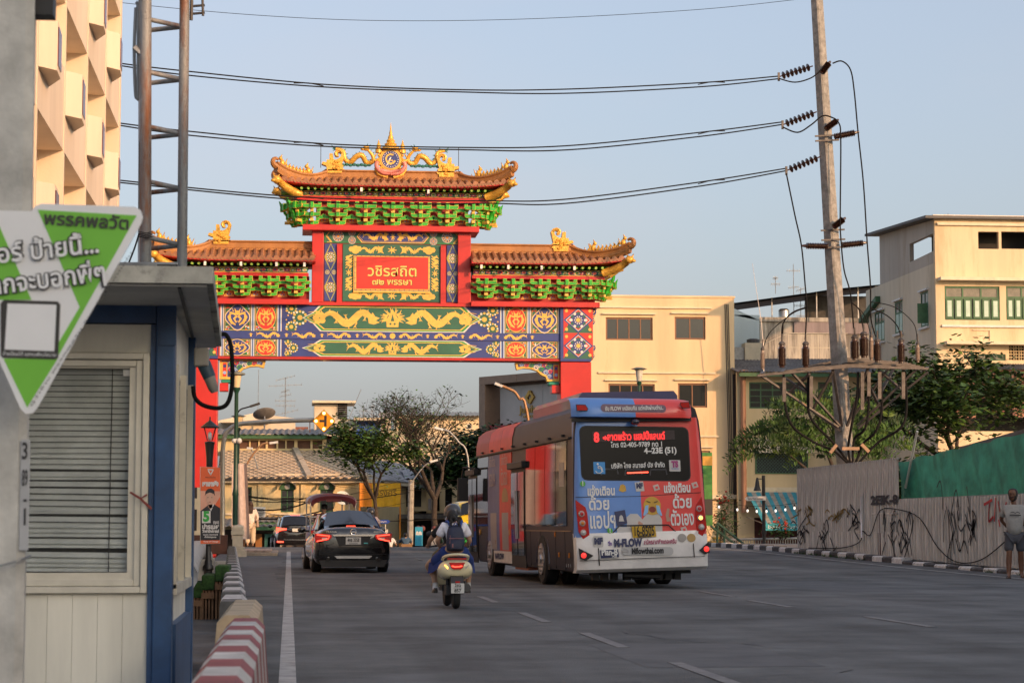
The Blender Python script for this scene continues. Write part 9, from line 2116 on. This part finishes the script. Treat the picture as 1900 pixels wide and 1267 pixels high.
cable('camera_arm',[Vector((lx,0,PZ(770))),Vector((lx+.12,0,PZ(760))),Vector((lx+.3,0,PZ(756))),Vector((lx+.72,0,PZ(749)))],.022,parent=gl_);b=MB();b.bar((lx+.42,0,PZ(754)),(lx+.72,0,PZ(748)),.10,.07);b.build('led_lamp_head',BLKP,gl_)
b=MB();b.ball((lx-.06,-.1,PZ(818)),.07,8,h=6);b.ball((lx+.1,-.1,PZ(818)),.09,8,h=6);b.cbox((lx,-.05,PZ(818)),(.14,.1,.14));b.build('camera_cluster',WFR,gl_,smooth=True)
Y3=92;p3=at(440,1000,Y3);g2=thing('green_lamp_post','farther green lamp post whose cream lantern shows behind the nearer post','street lamp',(p3.x,Y3,0));Q3=lambda v:at(440,v,Y3).z
b=MB();b.lathe([(.07,0),(.06,Q3(800)),(.12,Q3(795)),(.05,Q3(793))],(0,0,0),10);b.build('post',LG,g2);b=MB();b.lathe([(.12,Q3(793)),(.20,Q3(774))],(0,0,0),12);b.build('lantern_glass',LCR,g2,smooth=40);b=MB();b.lathe([(.2,Q3(774)),(.33,Q3(772)),(.1,Q3(769)),(.02,Q3(768))],(0,0,0),14);b.build('lantern_hat',MATS['hat_grey_green'],g2)
Y4=96;p4=at(1187,900,Y4);g3=thing('green_lamp_post','green lamp post with a pale lantern standing beyond the bus roof','street lamp',(p4.x,Y4,0));Q4=lambda v:at(1187,v,Y4).z
b=MB();b.lathe([(.09,0),(.07,Q4(715)),(.13,Q4(710)),(.05,Q4(707))],(0,0,0),10);b.build('post',LG,g3);b=MB();b.lathe([(.12,Q4(707)),(.17,Q4(687))],(0,0,0),14);b.build('lantern_glass',mat('lantern_milky',(.45,.45,.40),.4),g3,smooth=40);b=MB();b.lathe([(.17,Q4(687)),(.37,Q4(684.5)),(.15,Q4(681.5)),(.02,Q4(681))],(0,0,0),16);b.build('lantern_hat',MATS['hat_grey_green'],g3)
# pale cloth wrapped board beside the green post
b=MB();vs=[];n=8;Yw=70
for i in range(n+1):
    for j in range(2):p=at(430+(458-430)*i/n+(6*i/n if j==0 else 0),(1000 if j==0 else 860+1*(i%2)),Yw);vs.append((p.x,Yw+.12*sin(i*1.2),p.z))
b.add(vs,[(2*i,2*i+2,2*i+3,2*i+1)for i in range(n)]);tag(b.build('cloth_banner',cloth('banner_cloth_pale',(.48,.40,.37)),smooth=True),'plain pinkish cloth banner hanging behind the green lamp post','banner')
# warning sign on a long arm
Ya=90;wa=thing('warning_sign','amber diamond side road warning sign with four lamps on a long steel arm','sign',(0,0,0));A_=lambda p,q,dy=0:at(p,q,Ya+dy)
b=MB();b.tube(smooth_path([A_(413,1010),A_(413,860),A_(415,820),A_(422,800),A_(440,788),A_(470,784),A_(520,781),A_(583,779)],5),[.10]*36,8);b.build('arm',mat('arm_steel',(.45,.43,.38),.4,metal=.6),wa,smooth=True)
c=A_(601,781,-.2);h_=20.5*Ya/F;SGN=mat('sign_amber',(.72,.30,.01),.4,var=.05)
b=MB();b.prism([(c.x-h_,c.z),(c.x,c.z+h_),(c.x+h_,c.z),(c.x,c.z-h_)][::-1],c.y,c.y+.05,fu);pn=b.build('sign_panel',SGN,wa);b=MB();b.prism([(c.x-h_*1.04,c.z),(c.x,c.z+h_*1.04),(c.x+h_*1.04,c.z),(c.x,c.z-h_*1.04)][::-1],c.y+.01,c.y+.06,fu);b.build('sign_rim',INK,wa)
k_=Ya/F;b=MB();b.box((c.x+.5*k_,c.y-.006,c.z-10*k_),(c.x+5*k_,c.y-.001,c.z+10*k_));b.box((c.x-8*k_,c.y-.006,c.z-2*k_),(c.x+.5*k_,c.y-.001,c.z+2.2*k_));b.build('side_road_symbol',INK,pn)
for dx,dz in((0,14.5),(0,-14.5),(-14.5,0),(14.5,0)):b=MB();b.lathe([(0.001,-.03),(2.7*k_,-.02),(2.7*k_,.0)],(c.x+dx*k_,c.y,c.z+dz*k_),12,ax='y');b.build('flash_lamp',mat('flash_lit',(.9,.6,.2),.3,var=0,emit=(1,.62,.22),est=3),pn)
b=MB();b.tube([A_(575,780),A_(575,802)],.02,5);b.build('arm_drop',RUST,wa)
# street lights with curved arms
def streetlight(lbl,pts,Yd,m,head_at,r=.05):
    t_=thing('street_light',lbl,'street light',(0,0,0));b=MB();P=smooth_path([at(p,q,Yd)for p,q in pts],4);b.tube(P,r,7);b.build('arm',m,t_,smooth=True);a=at(*head_at[0],Yd);c_=at(*head_at[1],Yd);b=MB();b.bar(a,c_,.22,.10);b.build('lamp_head',mat('lamp_head_pale',(.6,.62,.62),.4),t_)
CP_=mat('arm_copper',(.35,.20,.10),.5,metal=.4)
streetlight('rusty curved street light arm in front of the lattice roof',[(452,870),(470,842),(485,825),(496,822),(505,821)],100,CP_,((500,822),(516,820)),.045)
streetlight('short street light with grey head on the lattice roof',[(478,870),(473,850),(468,836),(464,832)],112,GALV,((458,831),(469,832)),.03)
streetlight('copper coloured street light curving in front of the store sign',[(1010,1000),(978,765),(964,740),(957,729),(950,724),(932,716)],86,CP_,((918,711),(932,717)),.06)
streetlight('pale street light arm reaching over the bare tree',[(874,1000),(868,850),(851,820),(838,805),(832,800),(820,796)],100,GALV,((806,793),(822,797)),.05)
streetlight('thin street light arm leaning from the utility post under the trees',[(760,900),(778,875),(790,862),(800,857)],104,GALV,((798,857),(812,853)),.03)
# posts, signs and placards near the far shops
b=MB();b.tube([tuple(at(761,1010,110)),tuple(at(763,890,110))],.16,8);tag(b.build('utility_post',CONC),'grey concrete utility post beneath the palm like fronds','utility pole')
for(p0,p1,q0,q1,Yd,c,lbl,s_,tc)in((771,785,977,1012,104,(.02,.30,.50),'sky blue upright placard beside the denim jacket rider','เติมเงิน',LW),(708,721,982,1008,103,(.55,.54,.52),'white placard with a red 8 beside the black sedan','8',mat('lettering_red',(.5,.02,.02),.5,var=0)),(801,813,982,1012,103,(.34,.33,.32),'grey placard with a dark emblem below the bare tree','',None),(795,801,925,946,121,(.35,.32,.32),'small pale notice hung on the shaded shop','',None)):
    b=MB();b.box((X(p0,Yd),Yd,Z(q1,Yd)),(X(p1,Yd),Yd+.08,Z(q0,Yd)));o=tag(b.build('placard',mat('placard_%d'%p0,c,.5)),lbl,'placard');
    if s_:text(s_,.22 if len(s_)>1 else .45,tc,o,((X(p0,Yd)+X(p1,Yd))/2,Yd-.01,Z(q0+12,Yd)),width=(X(p1,Yd)-X(p0,Yd))*(.8 if len(s_)>1 else .45),bold=.01)
ss=thing('street_name_sign','blue pointed street name sign on a slim post beside the sedan roof','sign',(0,0,0));Yd=92;b=MB();b.prism([(X(704,Yd),Z(967.5,Yd)),(X(708,Yd),Z(971,Yd)),(X(721,Yd),Z(971,Yd)),(X(725,Yd),Z(967.5,Yd)),(X(721,Yd),Z(964,Yd)),(X(708,Yd),Z(964,Yd))],Yd,Yd+.04,fu);o=b.build('name_plate',mat('sign_blue',(.01,.05,.32),.4),ss);text('เจริญกรุง',.09,LW,o,((X(704,Yd)+X(721,Yd))/2,Yd-.01,Z(967.5,Yd)),width=.26);b=MB();b.tube([at(715,972,Yd+.1),at(715,1020,Yd+.1)],.03,5);b.build('post',GALV,ss)
for k,p in enumerate((776,784,806,814)):
    q=at(p,980,106);b=MB();b.lathe([(.03,-.14),(.11,-.10),(.15,0),(.11,.10),(.03,.14)],q,10);tag(b.build('paper_lantern',mat('lantern_dusty_red',(.16,.05,.05),.7),smooth=50),'first,second,third,fourth'.split(',')[k]+' dusty red paper lantern in the dark shop front counted from the yellow banner','lantern','paper lanterns in the shop front')
# trees
tree('leafy young street tree with a leaning trunk before the yellow banner',(at(712,1010,100).x,100,roadz(100)),2.4,1.0,4,.13,9,.24,.32,21,wts=(.20,.45,.35),lean=(-.12,0),twig=.52)
tree('nearly bare tree with a fan of thin branches before the long house',(at(810,1010,106).x,106,roadz(106)),2.7,1.05,6,.2,1,.17,.16,33,wts=(.5,.4,.1),lean=(-.06,0),keep=.5,twig=.60)
tree('dark evergreen tree crowding behind the bus front',(at(905,1010,118).x,118,-1),2.9,1.1,4,.2,16,.34,.45,5,wts=(.8,.2,0),twig=.55)
tree('dark leafy tree growing behind the tent and green netting',(at(1790,1000,80).x,80,.1),3.0,1.25,4,.17,16,.30,.42,8,wts=(.62,.28,.10),twig=.60,upness=.62)
tree('bushy tree behind the green netting next to the dark leafy one',(at(1850,1000,82).x,82,.1),1.6,1.5,4,.14,20,.30,.46,14,wts=(.75,.2,.05),twig=.58,upness=.5)
tree('low dark bush filling the gap between power pole and the dark leafy tree',(at(1730,1010,79).x,79,.1),1.5,1.35,4,.1,19,.28,.40,19,wts=(.6,.3,.1),twig=.58,upness=.5)
# fern leaved tree round the power pole: fronds with rows of leaflets
ft=thing('fern_leaved_tree','tree with long drooping feathery fronds around the power pole','tree',(at(1545,1010,74).x,74,.1));b=MB();b.tube([(0,0,0),(.1,0,1.8),(.0,0,3.2),(-.3,0,4.0)],[.12,.10,.07,.04],7);b.tube([(.1,0,1.9),(.7,0,3.0),(1.1,0,3.7)],[.07,.05,.03],6);b.tube([(.05,0,2.0),(-.9,-.1,3.0),(-1.5,-.1,3.5)],[.07,.05,.03],6);b.build('trunk',BARK,ft,smooth=True)
b=MB();rnd=random.Random(9);k_=74/F;org=ft.location
def frond(b,px,py,dx,dy_,L,dyd=0):
    a=at(px,py,74+dyd)-org;P=[];n=11
    for i in range(n+1):t_=i/n;P.append(a+Vector((dx*L*t_,rnd.uniform(-.02,.02)+.2*t_*rnd.uniform(-1,1),dy_*L*t_-.55*L*t_*t_)))
    b.tube(P,.008,3,m=0);mm=rnd.choices((0,1,2),(.35,.45,.2))[0]
    for i in range(2,n+1):
        p=P[i];d=(P[i]-P[i-1]).normalized()
        for s_ in(-1,1):
            side=(Vector((-d.z,0,d.x))*s_+d*.35+Vector((0,rnd.uniform(-.5,.5),0))).normalized();ll=.30*(1-.45*i/n)*rnd.uniform(.8,1.15);w_=ll*.16
            nn=d*w_;b.add([p,p+side*ll*.5+nn,p+side*ll,p+side*ll*.5-nn],[(0,1,2,3)],mm)
for(cx_,cy_,rx_,ry_,nf)in((1450,815,50,36,40),(1495,790,55,45,46),(1545,770,50,50,42),(1620,800,45,50,44),(1560,820,70,35,46),(1480,760,40,20,12),(1650,830,25,25,14)):
    for _ in range(nf):
        a_=rnd.uniform(0,2*pi);r_=sqrt(rnd.random());px_,py_=cx_+rx_*r_*cos(a_),cy_+ry_*r_*sin(a_);an=rnd.uniform(-.4,pi+.4);frond(b,px_,py_,cos(an)*.9,.35+.5*sin(an),rnd.uniform(.8,1.3),rnd.uniform(-.9,.9))
for(p_,q_)in((1415,805),(1410,825),(1430,795),(1405,840)):
    for _ in range(3):frond(b,p_+rnd.uniform(-8,8),q_+rnd.uniform(-8,8),-.75,.15,1.4,rnd.uniform(-.4,.4))
b.build('crown',[LEAF_D,LEAF_M,LEAF_L],ft)
# flowering shrubs and weeds by the handrail
def shrub(lbl,px,py0,py1,Yd,seed,n=26,red=6):
    r=random.Random(seed);q=at(px,py0,Yd);t_=thing('flowering_shrub',lbl,'shrub',q);H=at(px,py1,Yd).z-q.z;st_=MB();lf=MB()
    for k in range(7):
        P=[Vector((r.uniform(-.15,.15),0,0))];
        for j in range(4):P.append(P[-1]+Vector((r.uniform(-.22,.22),r.uniform(-.15,.15),H*.25*r.uniform(.7,1.1))))
        st_.tube(P,[.02,.015,.012,.008,.004],4);leaves(lf,r,[(p,Vector((0,0,1)))for p in P[2:]],n,.13,.22,mats=(1,2),wts=(.6,.4))
        for _ in range(red):
            if r.random()<.3:p=P[-1]+Vector((r.gauss(0,.1),r.gauss(0,.1),r.gauss(0,.1)));lf.ball(p,.05,5,3,h=4)
    st_.build('stems',BARK,t_);stuff(lf.build('leaves_and_flowers',[LEAF_D,LEAF_M,LEAF_L,mat('flower_red',(.6,.05,.02),.6,var=.1)],t_))
shrub('thin shrub with orange red flowers beside the green handrail',1340,1012,915,89,3);shrub('small flowering shrub in front of the shaded shop',1452,1000,968,91,4,20)
shrub('tall leafy shrub growing between handrail and cream block',1332,1015,950,93,6,30)
# weeds at the kerb foot
wd=MB();r=random.Random(3)
for y in[62+.9*k for k in range(10)]+[47.5,48,50.4]:
    for _ in range(22):x_=16.66+r.uniform(-.05,.04);yy=y+r.uniform(-.3,.3);a_=r.uniform(0,6.3);wd.add([(x_,yy,roadz(yy)),(x_+.02,yy+.02,roadz(yy)),(x_+.07*cos(a_),yy+.07*sin(a_),roadz(yy)+r.uniform(.04,.12))],[(0,1,2)])
stuff(wd.build('weeds',LEAF_M),'tufts of weeds at the foot of the painted kerb')
finish()
